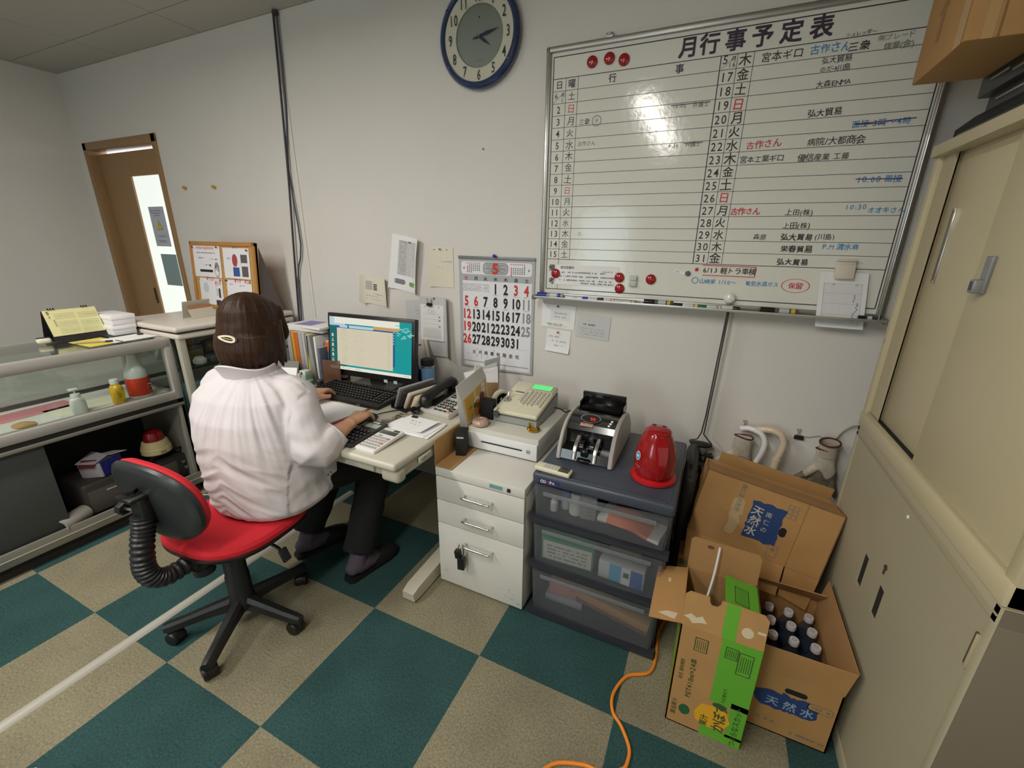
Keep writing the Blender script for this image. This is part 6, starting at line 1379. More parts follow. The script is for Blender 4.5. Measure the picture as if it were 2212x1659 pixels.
# lower compartment
LK = .0945
mg = thing('grey_machine', 'dark grey office machine in the open showcase base', 'machine', (-2.340, -1.150, LK), 0)
m = MB(); m.box((0, 0, .090), (.24, .20, .175), 0, .018, seg=3); m.box((.118, 0, .075), (.010, .165, .12), 1, .006); m.box((.1235, .02, .115), (.002, .06, .008), 2, .001); m.build('body', [mat('machine_dark', (66, 62, 58), .5), mat('machine_front', (84, 78, 74), .5), mat('machine_slot', (170, 166, 160), .4)], mg)
bb = thing('paper_carton', 'crumpled white and navy paper carton on the grey machine', 'box', (-2.300, -1.130, LK+.1785), 24)
m = MB(); m.b2((-.05, -.055, 0), (.06, .065, .075), 0, .003, RY(-6)); m.b2((.0605, -.045, .0), (.064, .064, .078), 1, .001, RY(-6)); quad(m, [(-.06, -.06, .075), (.05, -.07, .085), (.06, .0, .105), (-.04, .02, .11)], 0, .003); quad(m, [(-.04, -.07, .06), (.05, -.075, .07), (.04, -.04, .095), (-.04, -.04, .09)], 2, .003); quad(m, [(-.03, .02, .09), (.06, .01, .10), (.07, .09, .085), (0, .09, .08)], 3, .003)
m.build('carton', [mat('carton_pale', (190, 188, 196), .6), mat('carton_navy', (28, 30, 120), .5), mat('carton_maroon', (120, 40, 46), .6), mat('carton_white', (214, 210, 214), .6)], bb)
m = MB().lathe([(.036, 0), (.038, .0), (.038, .13), (.030, .13), (.030, .01), (.036, .01)], 26, 0, T(0, -.02, .039) @ RX(90) @ T(0, 0, -.02), caps=False); m.lathe([(0, .012), (.031, .012)], 24, 1, T(0, -.02, .039) @ RX(90) @ T(0, 0, -.02)) ; m.xf(RZ(28))
single(m, 'pipe_roll', [mat('pipe_grey', (150, 146, 138), .5), BLKM], 'open end of a grey tube beside the dark sliding door', 'tube', (-2.235, -1.255, LK))
rd = thing('radio', 'black portable radio with handle in the showcase base corner', 'radio', (-2.285, -.862, LK), 6)
m = MB(); m.box((0, 0, .072), (.11, .165, .142), 0, .010); m.box((.056, -.02, .075), (.004, .09, .09), 1, .003)
for x, y in ((.058, .052), (.058, .062)): m.lathe([(.011, 0), (.010, .010), (0, .010)], 14, 2, T(x, y, .10-.04*(y > .06)) @ RY(90))
m.build('body', [mat('radio_dark', (48, 46, 42), .5), mat('radio_grille', (84, 80, 72), .6), STEEL], rd)
m = MB().tube([(.0, -.078, .11), (.03, -.082, .17), (.03, -.06, .178), (.03, .06, .178), (.03, .082, .17), (.0, .078, .11)], .006, 8); m.build('handle', BLK, rd)
wl_ = thing('warning_lamp', 'red and cream rotating warning lamp standing on the radio', 'lamp', (-2.300, -.880, LK+.1825))
m = MB().lathe([(.062, 0), (.070, .006), (.070, .034), (.066, .040), (.066, .046), (.058, .072), (.050, .078), (0, .078)], 32); 
for a in (0, 40, -40): m.box((.070*math.cos(math.radians(a)), .070*math.sin(math.radians(a)), .018), (.003, .026, .012), 1, .001, None) if a == 0 else None
m.build('base', [mat('lamp_cream', (206, 192, 140), .45), mat('lamp_dark', (150, 136, 96), .5)], wl_)
m = MB().lathe([(.048, .078), (.047, .10), (.040, .125), (.022, .140), (0, .144)], 28); m.build('dome', mat('lamp_red', (130, 14, 22), .25, coat=.4), wl_)
m = MB().tube([(0, 0, .004), (.05, .03, .004), (.09, .05, .006), (.12, .12, .006)], .004, 6); single(m, 'white_cable', mat('cable_white', (190, 184, 172), .5), 'pale cable coming out beside the showcase base', 'cable', (-2.125, -.820, .0005))
# on top of the showcase
TK2 = SH+.0025
cd_ = thing('desk_calendar', 'pale yellow flip desk calendar on black easel atop the showcase', 'calendar', (-2.535, -.985, TK2), 92)
m = MB(); m.b2((-.105, -.0015, 0), (.105, .0015, .158), 0, 0, T(0, -.055, 0) @ RX(-20)); m.b2((-.105, -.0015, 0), (.105, .0015, .158), 0, 0, T(0, .055, 0) @ RX(20)); m.b2((-.105, -.055, 0), (.105, .055, .002), 0)
m.build('easel', mat('easel_black', (30, 26, 26), .6), cd_)
m = MB(); A = T(0, -.055, 0) @ RX(-20); m.b2((-.103, -.005, .026), (.103, -.0018, .158), 0, 0, A); f = A @ T(0, -.0052, 0) @ WALLF
m.text('5', -.087, .145, .022, 1, f, bold=.02); m.text('MAY', -.087, .122, .008, 1, f @ T(-.087, .122, 0) @ RZ(-90) @ T(.087, -.122, 0)); m.blur(-.087, .095, .006, .05, 3, f)
for i, (x, y) in enumerate(((-.030, .125), (.060, .122), (-.030, .085), (.058, .080), (-.030, .050), (.055, .045))): m.rect(x, y, .078, .030, 2, .0004, f); m.blur(x, y, .065, .004, 3, f, .0008, .4)
m.build('pages', [mat('calendar_yellow', (222, 216, 160), .7), INK, mat('calendar_cell', (204, 202, 152), .7), mat('calendar_ink', (170, 166, 130), .7)], cd_)
m = MB()
for x in (-.078, -.068, -.058, .050, .060, .070): m.tube([(x, -.008, .150), (x, -.004, .160), (x, .006, .152)], .0018, 6, smooth=2)
m.build('rings', BLK, cd_)
m = MB(); m.box((0, 0, .014), (.052, .036, .027), 0, .011, seg=3); m.box((0, 0, .0275), (.046, .024, .004), 1, .002); single(m, 'stamp_pad', [mat('pad_cream', (216, 210, 180), .4), mat('pad_navy', (44, 42, 78), .5)], 'small cream and navy pad beside the yellow calendar', 'stamp', (-2.485, -1.125, TK2), 80)
m = MB(); m.prism([(-.100, -.068), (.103, -.070), (.098, .066), (-.110, .064)], 0, .0012, 0); m.b2((.04, .055, .0012), (.10, .062, .003), 1); single(m, 'yellow_sheet', [mat('sheet_yellow', (226, 204, 92), .7), BLKM], 'yellow paper sheet on the showcase top', 'paper', (-2.312, -.995, TK2), 2)
pn = thing('ballpoint_pen', 'grey ballpoint pen lying on the yellow sheet', 'pen', (-2.290, -1.015, TK2+.0062), 52); m = MB().cyl((-.07, 0, 0), (.045, 0, 0), .0042, n=10); m.build('barrel', mat('pen_grey', (150, 146, 120), .3), pn); m = MB().cyl((.045, 0, 0), (.072, 0, 0), .0052, n=10); m.build('clip_end', BLK, pn)
m = MB(); m.prism([(-.075, -.10), (.070, -.105), (.075, .085), (-.08, .09)], 0, .0015); m.prism([(-.055, -.035), (.02, -.04), (.03, .05), (-.05, .055)], .0016, .0025, 0); m.b2((-.040, .05, .0026), (-.025, .075, .009), 1, .002); single(m, 'loose_papers', [WHITE_PAPER, BLKM], 'white slips with black clip lying at the showcase top end', 'paper', (-2.290, -.865, TK2), 4)
for k, (nm, z, dx) in enumerate((('lower of the two white paper boxes stacked on the showcase', TK2, 0), ('upper of the two white paper boxes stacked on the showcase', TK2+.054, .004))):
    o = thing('white_box', nm, 'box', (-2.520+dx, -.826, z), -2+2*k)
    m = MB(); m.b2((-.105, -.050, 0), (.105, .052, .050), 0, .002); m.build('body', mat('box_white_tray', (228, 228, 232), .6), o); m = MB(); m.b2((-.108, -.053, .030), (.108, .055, .053), 0, .002); m.build('lid', mat('box_white_lid', (236, 234, 236), .6), o)

# ------------------------------------------------------------------ second, taller white case
VX0, VX1, VY0, VY1, VH = -2.64, -2.075, -.757, -.06, 1.0
wc = thing('display_case', 'taller white topped glass display case behind the person', 'display case', ((VX0+VX1)/2, (VY0+VY1)/2, 0))
ox2, oy2 = (VX0+VX1)/2, (VY0+VY1)/2
def VB(m, a, b, mi=0, r=0, seg=2): return m.b2((a[0]-ox2, a[1]-oy2, a[2]), (b[0]-ox2, b[1]-oy2, b[2]), mi, r, None, seg)
cwm = mat('case2_white', (214, 206, 194), .35); cwg = mat('case2_post', (168, 164, 150), .45)
m = MB(); VB(m, (VX0, VY0-.012, .970), (VX1+.012, VY1, 1.0), 0, .012, 4); m.build('top', cwm, wc)
m = MB(); VB(m, (VX0+.01, VY0+.004, .958), (VX1-.004, VY1-.01, .972), 1); VB(m, (VX0, VY0-.004, .930), (VX1+.006, VY1, .960), 0, .010, 3)
for x in (VX0, VX1-.034):
    for y in (VY0, VY1-.034): VB(m, (x, y, .0), (x+.034, y+.034, .935), 2, .003)
VB(m, (VX0, VY0, .04), (VX1, VY1, .10), 2, .003); VB(m, (VX0+.01, VY0+.01, .40), (VX1-.006, VY1-.01, .42), 2); VB(m, (VX0, VY0+.004, .10), (VX0+.01, VY1, .93), 2)
m.build('frame', [cwm, mat('case2_gap', (60, 42, 46), .6), cwg], wc)
m = MB(); VB(m, (VX0+.02, VY0+.02, .758), (VX1-.01, VY1-.02, .766)); VB(m, (VX1-.016, VY0+.034, .757), (VX1-.010, VY1-.034, .768), 1); m.build('shelf', [glass('shelf_glass', (228, 242, 240), .1), BLKM], wc)
m = MB(); VB(m, (VX1-.010, VY0+.034, .10), (VX1-.006, VY1-.034, .932)); m.build('front_glass', gls, wc)
m = MB(); VB(m, (VX0+.034, VY0+.008, .10), (VX1-.034, VY0+.012, .932)); m.build('side_glass', gls, wc)
# things inside it (dark shapes behind glass)
ZS = .7665
m = MB(); m.box((0, 0, .055), (.13, .10, .11), 0, .012); m.box((.0, .01, .125), (.09, .05, .04), 0, .012); m.box((.066, 0, .06), (.004, .08, .05), 1, .002); single(m, 'camera_case', [mat('cam_dark', (40, 36, 32), .5), mat('cam_olive', (80, 70, 40), .5)], 'dark olive and black case behind glass near the corner post', 'case', (-2.20, -.665, ZS), 10)
m = MB(); m.lathe([(.02, -.085), (.038, -.08), (.042, -.05), (.042, .06), (.036, .085), (.02, .09)], 22, 0, T(0, 0, .042) @ RX(90)); single(m, 'leather_roll', mat('roll_brown', (78, 62, 54), .6), 'brown rounded roll lying on the display case shelf', 'roll', (-2.19, -.50, ZS+.04), 8)
m = MB(); m.box((0, 0, .02), (.16, .28, .039), 0, .004); single(m, 'flat_case', mat('flat_grey', (70, 80, 78), .4), 'flat grey case under the brown roll behind glass', 'case', (-2.19, -.46, ZS))
m = MB(); m.lathe([(.02, 0), (.032, .01), (.034, .028), (.02, .045), (0, .048)], 18); single(m, 'white_ornament', mat('orn_white', (190, 188, 180), .5), 'small whitish ornament low behind the display glass', 'ornament', (-2.125, -.650, ZS))
m = MB(); m.box((0, 0, .012), (.10, .16, .024), 0, .002); single(m, 'blue_box', mat('box_navy', (30, 60, 84), .4), 'flat dark blue box at the front of the shelf', 'box', (-2.14, -.33, ZS), 0)
m = MB(); m.b2((-.10, -.18, 0), (.12, .18, .20), 0, .004); single(m, 'pale_box', mat('box_paleblue', (170, 206, 226), .5, emit=0), 'pale blue box under the shelf of the display case', 'box', (-2.26, -.48, .4205), 0)
m = MB(); m.lathe([(.02, 0), (.060, .02), (.072, .06), (.060, .10), (.02, .12), (0, .121)], 24); single(m, 'green_ball', mat('ball_green', (92, 140, 40), .5), 'green ball behind the lower glass of the display case', 'ball', (-2.15, -.625, .4205))
# on top of the case
tc_ = thing('tent_card', 'beige folded card stand with brown stripe on the display case', 'card', (-2.30, -.500, VH+.0005), 100)
m = MB(); m.b2((-.075, -.0012, 0), (.075, .0012, .075), 0, 0, T(0, -.03, 0) @ RX(-24)); m.b2((-.085, -.0012, 0), (.085, .0012, .10), 0, 0, T(0, .035, 0) @ RX(12)); m.b2((-.075, -.03, 0), (.075, .035, .0015), 0)
m.b2((-.0755, -.0020, .058), (.0755, -.0010, .076), 1, 0, T(0, -.03, 0) @ RX(-24)); m.build('card', [mat('card_beige', (204, 198, 182), .6), mat('card_brown', (172, 116, 76), .6)], tc_)
m = MB(); m.box((0, 0, .004), (.05, .12, .008), 0, .003); single(m, 'clear_tray', frosted('tray_clear', (210, 208, 200), .6, .1), 'small clear tray on the display case near the corkboard', 'tray', (-2.17, -.36, VH+.0005))
# cork board
cbd = thing('cork_board', 'wood framed cork board with four pinned price sheets standing on the case', 'notice board', (-2.440, -.250, VH+.0005), 0)
cbd.rotation_euler = (math.radians(-5), 0, 0)
cw2, chh = .325, .430
m = MB(); m.b2((-cw2, -.004, .0), (cw2, .008, chh), 0); m.build('cork', mat('cork', (190, 146, 86), .9, var=.12, vs=60), cbd)
fw_ = mat('frame_oak', (180, 128, 66), .5, var=.06, vs=10); m = MB()
m.b2((-cw2, -.014, 0), (-cw2+.024, .012, chh), 0, .003); m.b2((cw2-.024, -.014, 0), (cw2, .012, chh), 0, .003); m.b2((-cw2, -.014, 0), (cw2, .012, .024), 0, .003); m.b2((-cw2, -.014, chh-.024), (cw2, .012, chh), 0, .003); m.build('frame', fw_, cbd)
m = MB(); m.b2((cw2-.020, .012, 0), (cw2-.012, .16, .004), 0); m.prism([(0, 0), (.16, 0), (.01, chh-.03)], 0, .004, 0, T(cw2-.010, .012, 0) @ RG); m.build('back_triangle', mat('triangle_grey', (104, 94, 94), .7), cbd)  # thin grey triangle standing behind the board's right edge
cp = [mat('sheet_white', (232, 230, 234), .7), mat('sheet_coral', (214, 160, 140), .7), INKG, INK, mat('photo_red', (170, 70, 70), .6), mat('photo_blue', (56, 86, 150), .6), mat('photo_dark', (96, 90, 92), .6), mat('photo_pale', (200, 206, 214), .6), mat('price_red', (214, 84, 110), .6), mat('photo_black', (56, 52, 56), .6)]
def cork_sheet(lb, x, z, w, h, draw, pins):
    o = thing('price_sheet', lb, 'paper', (-2.440+x, -.2575+math.sin(math.radians(5))*z, VH+z*math.cos(math.radians(5))), group='price sheets on the cork board'); o.rotation_euler = (math.radians(-5), 0, 0)
    m = MB(); m.sheet(w, h, 4, 4, .0008); draw(m); m.xf(WALLF); m.build('sheet', cp, o)
    for px_, pz_, pm in pins: q = MB(); PIN(q, px_, pz_, 0, .006, -.001); q.build('push_pin', pm, o)
def s1(m): m.blur(-.01, .085, .19, .020, 1, dens=.95); m.blur(-.005, .055, .19, .008, 2, dens=.95); m.blur(-.06, .022, .06, .008, 2); m.blur(.075, .016, .09, .010, 2); m.blur(.0, -.022, .07, .008, 2); m.rect(.032, -.024, .014, .012, 3); m.rect(-.015, -.060, .135, .016, 3); m.disc(.098, -.050, .024, 2, .0008, sy=2.0); m.disc(.098, -.062, .018, 0, .0011, sy=1.6); m.line((.085, -.03), (.112, -.06), .006, 3, .0013)
def s2(m): m.blur(-.02, .098, .06, .018, 2, dens=.6); m.disc(-.014, .018, .026, 4, .0008, sy=1.5); m.rect(-.006, -.052, .062, .056, 5); m.rect(.075, .024, .062, .062, 6); m.rect(.078, -.048, .060, .064, 6); m.rect(.078, -.002, .060, .014, 0, .0011); m.disc(-.08, -.02, .024, 0, .0008); m.blur(-.076, .03, .03, .02, 7); m.line((-.09, .028), (-.062, .028), .003, 2)
def s3(m): m.text('¥10-', .0, .090, .040, 8, jit=.1); m.text('¥50', .075, .066, .034, 8, jit=.1, bold=.01); m.disc(-.055, .03, .028, 7, .0008, sy=1.2); m.rect(.072, .005, .044, .052, 7); m.rect(.086, .0, .018, .060, 9, .0011); m.rect(.066, -.070, .050, .046, 9); m.blur(.06, .045, .03, .006, 2)
def s4(m): m.text('¥10', -.01, .085, .036, 8, jit=.1, bold=.01); m.text('¥20', .085, .082, .032, 8, jit=.1, bold=.01); m.blur(-.075, .060, .03, .008, 2); m.blur(.03, .055, .05, .008, 2); m.rect(-.02, -.01, .03, .04, 6)
cork_sheet('white price sheet with coral heading at top left of the cork board', -.160, .305, .285, .200, s1, ((-.135, .090, PR), (.12, .092, PR)))
cork_sheet('sheet with red and blue photos at top right of the cork board', .140, .302, .255, .188, s2, ((.115, .082, PR),))
cork_sheet('sheet priced in red with two dark photos at lower left of cork board', -.145, .105, .240, .185, s3, ((-.115, .088, PY), (.11, .085, PY)))
cork_sheet('red priced sheet half hidden behind hair at lower right of cork board', .145, .110, .245, .175, s4, ((-.115, .082, mat('pin_dark', (50, 50, 60), .3)), (.115, .080, PY)))
# notices on the door glass
dn = MB(); dn.sheet(.205, .300, 2, 4, .0006)
for i, w in enumerate((.16, .13, .08)): dn.blur(-.01, .120-i*.018, w, .008, 1, dens=.9)
dn.poly([(-.040, -.022), (.042, -.022), (.0, .052)], 2, .0008); dn.poly([(-.033, -.018), (.035, -.018), (.0, .043)], 3, .0011); dn.rect(0, .012, .006, .024, 2, .0014); dn.disc(0, -.008, .004, 2, .0014)
for y in (-.065, -.075, -.105, -.115): dn.blur(0, y, .11, .006, 1, dens=.9)
dn.xf(WALLF); single(dn, 'door_notice', [mat('notice_lilac', (196, 200, 214), .7), INKG, mat('warn_dark', (130, 124, 50), .6), mat('warn_yellow', (224, 206, 60), .6)], 'notice with yellow warning triangle taped on the door glass', 'notice', (-3.640, .0665, 1.530))
dn = MB(); dn.sheet(.215, .250, 2, 2, .0006); dn.xf(WALLF); single(dn, 'door_sheet', mat('door_sheet_teal', (146, 168, 172), .7), 'plain grey teal sheet on door glass below the warning notice', 'paper', (-3.612, .0665, 1.195))

# ------------------------------------------------------------------ office chair
ch = thing('office_chair', 'red cushioned swivel chair with black ribbed back bracket', 'chair', (-1.028, -1.258, 0), 0)
cpl = mat('chair_black', (24, 24, 25), .45); cred = mat('chair_red', (196, 26, 40), .85, var=.05, vs=90, bump=.25, bs=600)
AN = [12+72*k for k in range(5)]
for a in AN:
    m = MB(); A = RZ(a)
    m.loft([[(r, -w, z-h_), (r, w, z-h_), (r, w*.9, z+h_*.4), (r, w*.45, z+h_), (r, -w*.45, z+h_), (r, -w*.9, z+h_*.4)] for r, w, z, h_ in ((.028, .024, .108, .026), (.10, .022, .098, .020), (.18, .019, .082, .017), (.236, .018, .072, .017), (.256, .014, .070, .013))], 0, A); arm = m.build('base_arm', mat('chair_base', (30, 30, 31), .38), ch)
    m = MB(); sw = a+37; B_ = A @ T(.236, 0, 0) @ RZ(rnd.uniform(-70, 70)) @ T(-.012, 0, .0255)
    m.cyl((.012, 0, .03), (.012, 0, .060), .008, n=10, M=B_)
    for s_ in (-1, 1): m.lathe([(.012, -.009), (.0235, -.009), (.0255, -.005), (.0255, .005), (.0235, .009), (.012, .009)], 22, 0, B_ @ T(0, s_*.0135, 0) @ RX(90))
    m.loft([[(.029*math.cos(t), -.010, .029*math.sin(t)) for t in [k*PI/8 for k in range(9)]]+[(0, -.010, .008)], [(.029*math.cos(t), .010, .029*math.sin(t)) for t in [k*PI/8 for k in range(9)]]+[(0, .010, .008)]], 0, B_)
    m.build('caster', BLK, arm)
m = MB().lathe([(.040, .075), (.046, .085), (.046, .118), (.040, .130), (.040, .23), (.037, .235), (.037, .33), (.034, .335), (.034, .385)], 28); m.build('column', cpl, ch)
FW = RZ(4)                                             # seat turned slightly; +y is the way it faces
m = MB(); m.box((0, .02, .392), (.17, .22, .030), 0, .008, FW); m.cyl((0, -.10, .350), (0, -.10, .395), .030, n=18, M=FW); m.cyl((0, -.10, .325), (0, -.10, .352), .034, n=12, M=FW)
m.build('mechanism', cpl, ch)
m = MB(); m.tube([(.06, .04, .385), (.15, .05, .372), (.185, .055, .355)], .006, 8, 0, FW); m.box((.205, .055, .338), (.010, .034, .052), 0, .005, FW @ T(.205, 0, .338) @ RY(-25) @ T(-.205, 0, -.338)); m.build('lever', cpl, ch)
def seat_ring(z, k, dz=0):
    out = []
    for i in range(48):
        t = 2*PI*i/48; c, s_ = math.cos(t), math.sin(t); p = 2/3.0
        x = .212*math.copysign(abs(c)**p, c)*k; y = .205*math.copysign(abs(s_)**p, s_)*k
        if y < 0: x *= 1-.10*(y/.205)**2
        zz = z-.022*max(0, y/.205)**3*(1 if z > .43 else .6)+.010*max(0, -y/.205)**2
        out.append(FW @ Vector((x, y+.045, zz)))
    return out
m = MB().loft([seat_ring(.402, .80), seat_ring(.405, .92), seat_ring(.418, .99), seat_ring(.428, 1.0), seat_ring(.430, .985)]); m.build('seat_shell', BLK, ch)
m = MB().loft([seat_ring(.429, .98), seat_ring(.437, 1.0), seat_ring(.450, .995), seat_ring(.461, .95), seat_ring(.467, .84), seat_ring(.468, .55), seat_ring(.466, .12)]); m.build('seat', cred, ch)
# ribbed J bracket
path = [(0, -.06, .392), (0, -.14, .392), (0, -.205, .396), (0, -.240, .420), (0, -.254, .46), (0, -.252, .50), (0, -.240, .56), (0, -.228, .60), (0, -.222, .64)]
P, R_ = catmull([Vector(p) for p in path], [.027]*len(path), 12)
R_ = [.0285+(.0028 if (i // 2) % 2 else -.001) for i in range(len(P))]
m = MB(); m.tube(P, R_, 18, 0, FW @ Matrix.Scale(1.0, 4), smooth=1); m.build('back_bracket', mat('bellows_black', (28, 28, 30), .4), ch)
m = MB(); m.box((0, -.218, .665), (.060, .034, .085), 0, .010, FW); m.box((0, -.225, .712), (.075, .070, .014), 0, .006, FW); m.cyl((-.006, -.232, .712), (-.006, -.232, .734), .017, n=6, M=FW); m.cyl((-.006, -.232, .715), (-.006, -.232, .722), .026, n=20, M=FW); m.build('back_mount', BLK, ch)
m = MB(); m.cyl((-.02, -.225, .655), (-.058, -.232, .655), .006, n=10, M=FW, mi=1); m.lathe([(.018, 0), (.022, .004), (.022, .018), (.016, .022), (0, .022)], 7, 0, FW @ T(-.056, -.232, .655) @ RY(-90)); m.build('adjust_knob', [cpl, CHROME], ch)
BA = FW @ T(0, -.185, .668) @ RX(8)
def disc_ring(y, k):
    out = []
    for i in range(56):
        t = 2*PI*i/56; c, s_ = math.cos(t), math.sin(t); p = 2/2.35
        x = .190*math.copysign(abs(c)**p, c)*k; z = .142*math.copysign(abs(s_)**p, s_)*k
        out.append(BA @ Vector((x, y+.10*(x*x)/.19*1.2, z)))
    return out
m = MB().loft([disc_ring(-.022, .10), disc_ring(-.022, .80), disc_ring(-.020, .90), disc_ring(-.012, .985), disc_ring(-.002, 1.0), disc_ring(.004, .98)]); m.build('back_shell', mat('back_shell', (40, 43, 45), .38), ch)
m = MB().loft([disc_ring(.003, .97), disc_ring(.012, .985), disc_ring(.026, .94), disc_ring(.036, .78), disc_ring(.038, .3), disc_ring(.038, .05)]); m.build('backrest', cred, ch)

# ------------------------------------------------------------------ the person at the desk
PR0 = Vector((-1.03, -1.06, 0))
person = thing('person', 'woman seen from behind in white shirt and black trousers typing at the desk', 'person', PR0)
LOC = T(*(-PR0))
skin = mat('skin', (204, 154, 122), .5, var=.04, vs=30, spec=.4)
YAW = RZ(7)
def ring(c, a, b, n=28, yaw_=7, p=2.3, z=None):
    A = T(*c) @ RZ(yaw_); out = []
    for i in range(n):
        t = 2*PI*i/n; x, y = math.cos(t), math.sin(t)
        out.append(A @ Vector((a*math.copysign(abs(x)**(2/p), x), b*math.copysign(abs(y)**(2/p), y), 0)))
    return out
def ell(m, c, rx, ry, rz, M=None, n=20, k=12):
    prof = [(math.sin(PI*i/k), -math.cos(PI*i/k)) for i in range(k+1)]
    A = T(*c); A = A @ M if M is not None else A
    m.lathe([(max(r, 0), z) for r, z in prof], n, 0, A @ Matrix.Diagonal((rx, ry, rz, 1)))
SHL, SHR = Vector((-1.250, -1.055, .925)), Vector((-.885, -1.005, .925))
ELL, ELR = Vector((-1.335, -.955, .705)), Vector((-.775, -1.035, .705))
WRL, WRR = Vector((-1.185, -.722, .752)), Vector((-.765, -.868, .760))
HC = Vector((-1.076, -.990, 1.145))                     # head centre
HY = 8                                                  # head yaw
HD = T(*HC) @ RZ(HY) @ RX(-4)
b = MB()
# torso and legs kept slim inside the clothes
b.loft([ring((-1.02, -1.07, .50), .15, .12), ring((-1.03, -1.07, .62), .14, .11), ring((-1.045, -1.06, .78), .15, .10), ring((-1.06, -1.045, .90), .165, .085), ring((-1.066, -1.035, .955), .10, .06)])
HIPR, HIPL = Vector((-.93, -1.04, .535)), Vector((-1.11, -1.05, .535))
KNR, KNL = Vector((-.845, -.665, .500)), Vector((-1.115, -.650, .500))
ANR, ANL = Vector((-.812, -.868, .095)), Vector((-1.140, -.862, .095))
for h_, k_, a_ in ((HIPR, KNR, ANR), (HIPL, KNL, ANL)):
    b.tube([h_, h_.lerp(k_, .5), k_, k_.lerp(a_, .4), a_, a_-Vector((0, 0, .03))], [.075, .070, .052, .048, .032, .034], 14)
# neck and head
b.tube([(-1.066, -1.030, .93), (-1.066, -1.015, .99), (-1.064, -.998, 1.06), (-1.064, -.99, 1.10)], [.058, .050, .047, .05], 16)
ell(b, (0, 0, 0), .074, .088, .105, HD @ T(0, -.006, .012) if False else None) if False else None
def hp(m, x, y, z, rx, ry, rz, rot=None):
    m.lathe([(math.sin(PI*i/12), -math.cos(PI*i/12)) for i in range(13)], 20, 0, HD @ T(x, y, z) @ (rot or Matrix.Identity(4)) @ Matrix.Diagonal((rx, ry, rz, 1)))
hp(b, 0, -.008, .022, .076, .092, .088); hp(b, 0, .020, -.020, .066, .068, .078); hp(b, 0, .040, -.062, .040, .042, .036); hp(b, 0, .056, -.084, .022, .022, .018)
for s_ in (-1, 1): hp(b, s_*.034, .052, -.028, .026, .026, .026); hp(b, s_*.076, -.004, -.018, .008, .018, .030, RX(-10)); hp(b, s_*.028, .073, .022, .022, .010, .006)
b.tube([HD @ Vector(p) for p in ((0, .083, .010), (0, .096, -.012), (0, .104, -.026), (0, .090, -.034))], [.007, .0085, .0105, .008], 10)
hp(b, 0, .086, -.054, .020, .009, .005); hp(b, 0, .084, -.063, .018, .009, .006)
# arms
b.tube([SHL, SHL.lerp(ELL, .5), ELL, ELL.lerp(WRL, .45), WRL.lerp(ELL, .12), WRL], [.045, .040, .036, .036, .026, .025], 14)
b.tube([SHR, SHR.lerp(ELR, .5), ELR, ELR.lerp(WRR, .45), WRR.lerp(ELR, .12), WRR], [.045, .040, .036, .036, .026, .025], 14)
def hand(m, W_, yaw_, pitch, side, fing, thumb, roll=0):
    A = T(*W_) @ RZ(yaw_) @ RY(roll) @ RX(pitch); s_ = side     # side +1: thumb towards +x
    V = lambda x, y, z: A @ Vector((x*s_, y, z))
    m.loft([[V(w*math.cos(t), y, zc+h_*math.sin(t)) for t in [k*2*PI/16 for k in range(16)]] for y, w, h_, zc in ((-.02, .024, .020, 0), (.005, .026, .019, 0), (.035, .036, .017, .003), (.065, .040, .0150, .006), (.088, .038, .0125, .006), (.098, .034, .009, .004))])
    for (x, y0), (L_, ang, spr) in zip(((.029, .086), (.0105, .094), (-.0085, .090), (-.0265, .080)), fing):
        pts = [V(x*.9, y0-.025, .004)]; d = 0; cx_, cy__, cz = x, y0, .006; pts.append(V(cx_, cy__, cz+.003))
        for q, f_ in enumerate((.46, .31, .23)):
            d += ang[q]; cx_ += math.sin(math.radians(spr))*L_*f_; cy__ += math.cos(math.radians(d))*L_*f_; cz -= math.sin(math.radians(d))*L_*f_; pts.append(V(cx_, cy__, cz))
        m.tube(pts, [.0095, .0098, .0088, .0080, .0062], 10, 0, None, 3)
    m.tube([V(*p) for p in thumb], [.015, .0125, .0105, .0095, .007][:len(thumb)], 10, 0, None, 3)
hand(b, WRL, 8, -4, 1, ((.070, (14, 26, 22), 6), (.078, (10, 26, 24), 1), (.072, (14, 28, 24), -4), (.058, (16, 28, 22), -10)), ((.016, .018, -.002), (.034, .040, -.008), (.050, .062, -.012), (.058, .082, -.014)), roll=0)
hand(b, WRR, 17, -6, -1, ((.068, (4, 24, 34), 4), (.075, (4, 26, 36), 1), (.070, (8, 30, 36), -4), (.056, (14, 34, 30), -9)), ((.016, .018, -.004), (.036, .040, -.014), (.046, .064, -.022), (.048, .084, -.026)))
b.xf(LOC); body = organic(b, 'body', skin, person, .0034, 5, fac=.4)
# fingernails
# eyes and brows
e = MB()
for s_ in (-1, 1): e.lathe([(math.sin(PI*i/10), -math.cos(PI*i/10)) for i in range(11)], 14, 0, HD @ T(s_*.030, .066, .008) @ Matrix.Diagonal((.013, .012, .0095, 1))); e.lathe([(0, 0), (.0055, .0), (.004, .0012), (0, .0016)], 14, 1, HD @ T(s_*.030, .0778, .008) @ RX(-90))
e.xf(LOC); e.build('eyes', [mat('eye_white', (228, 224, 218), .2), mat('iris', (44, 28, 20), .2)], person)
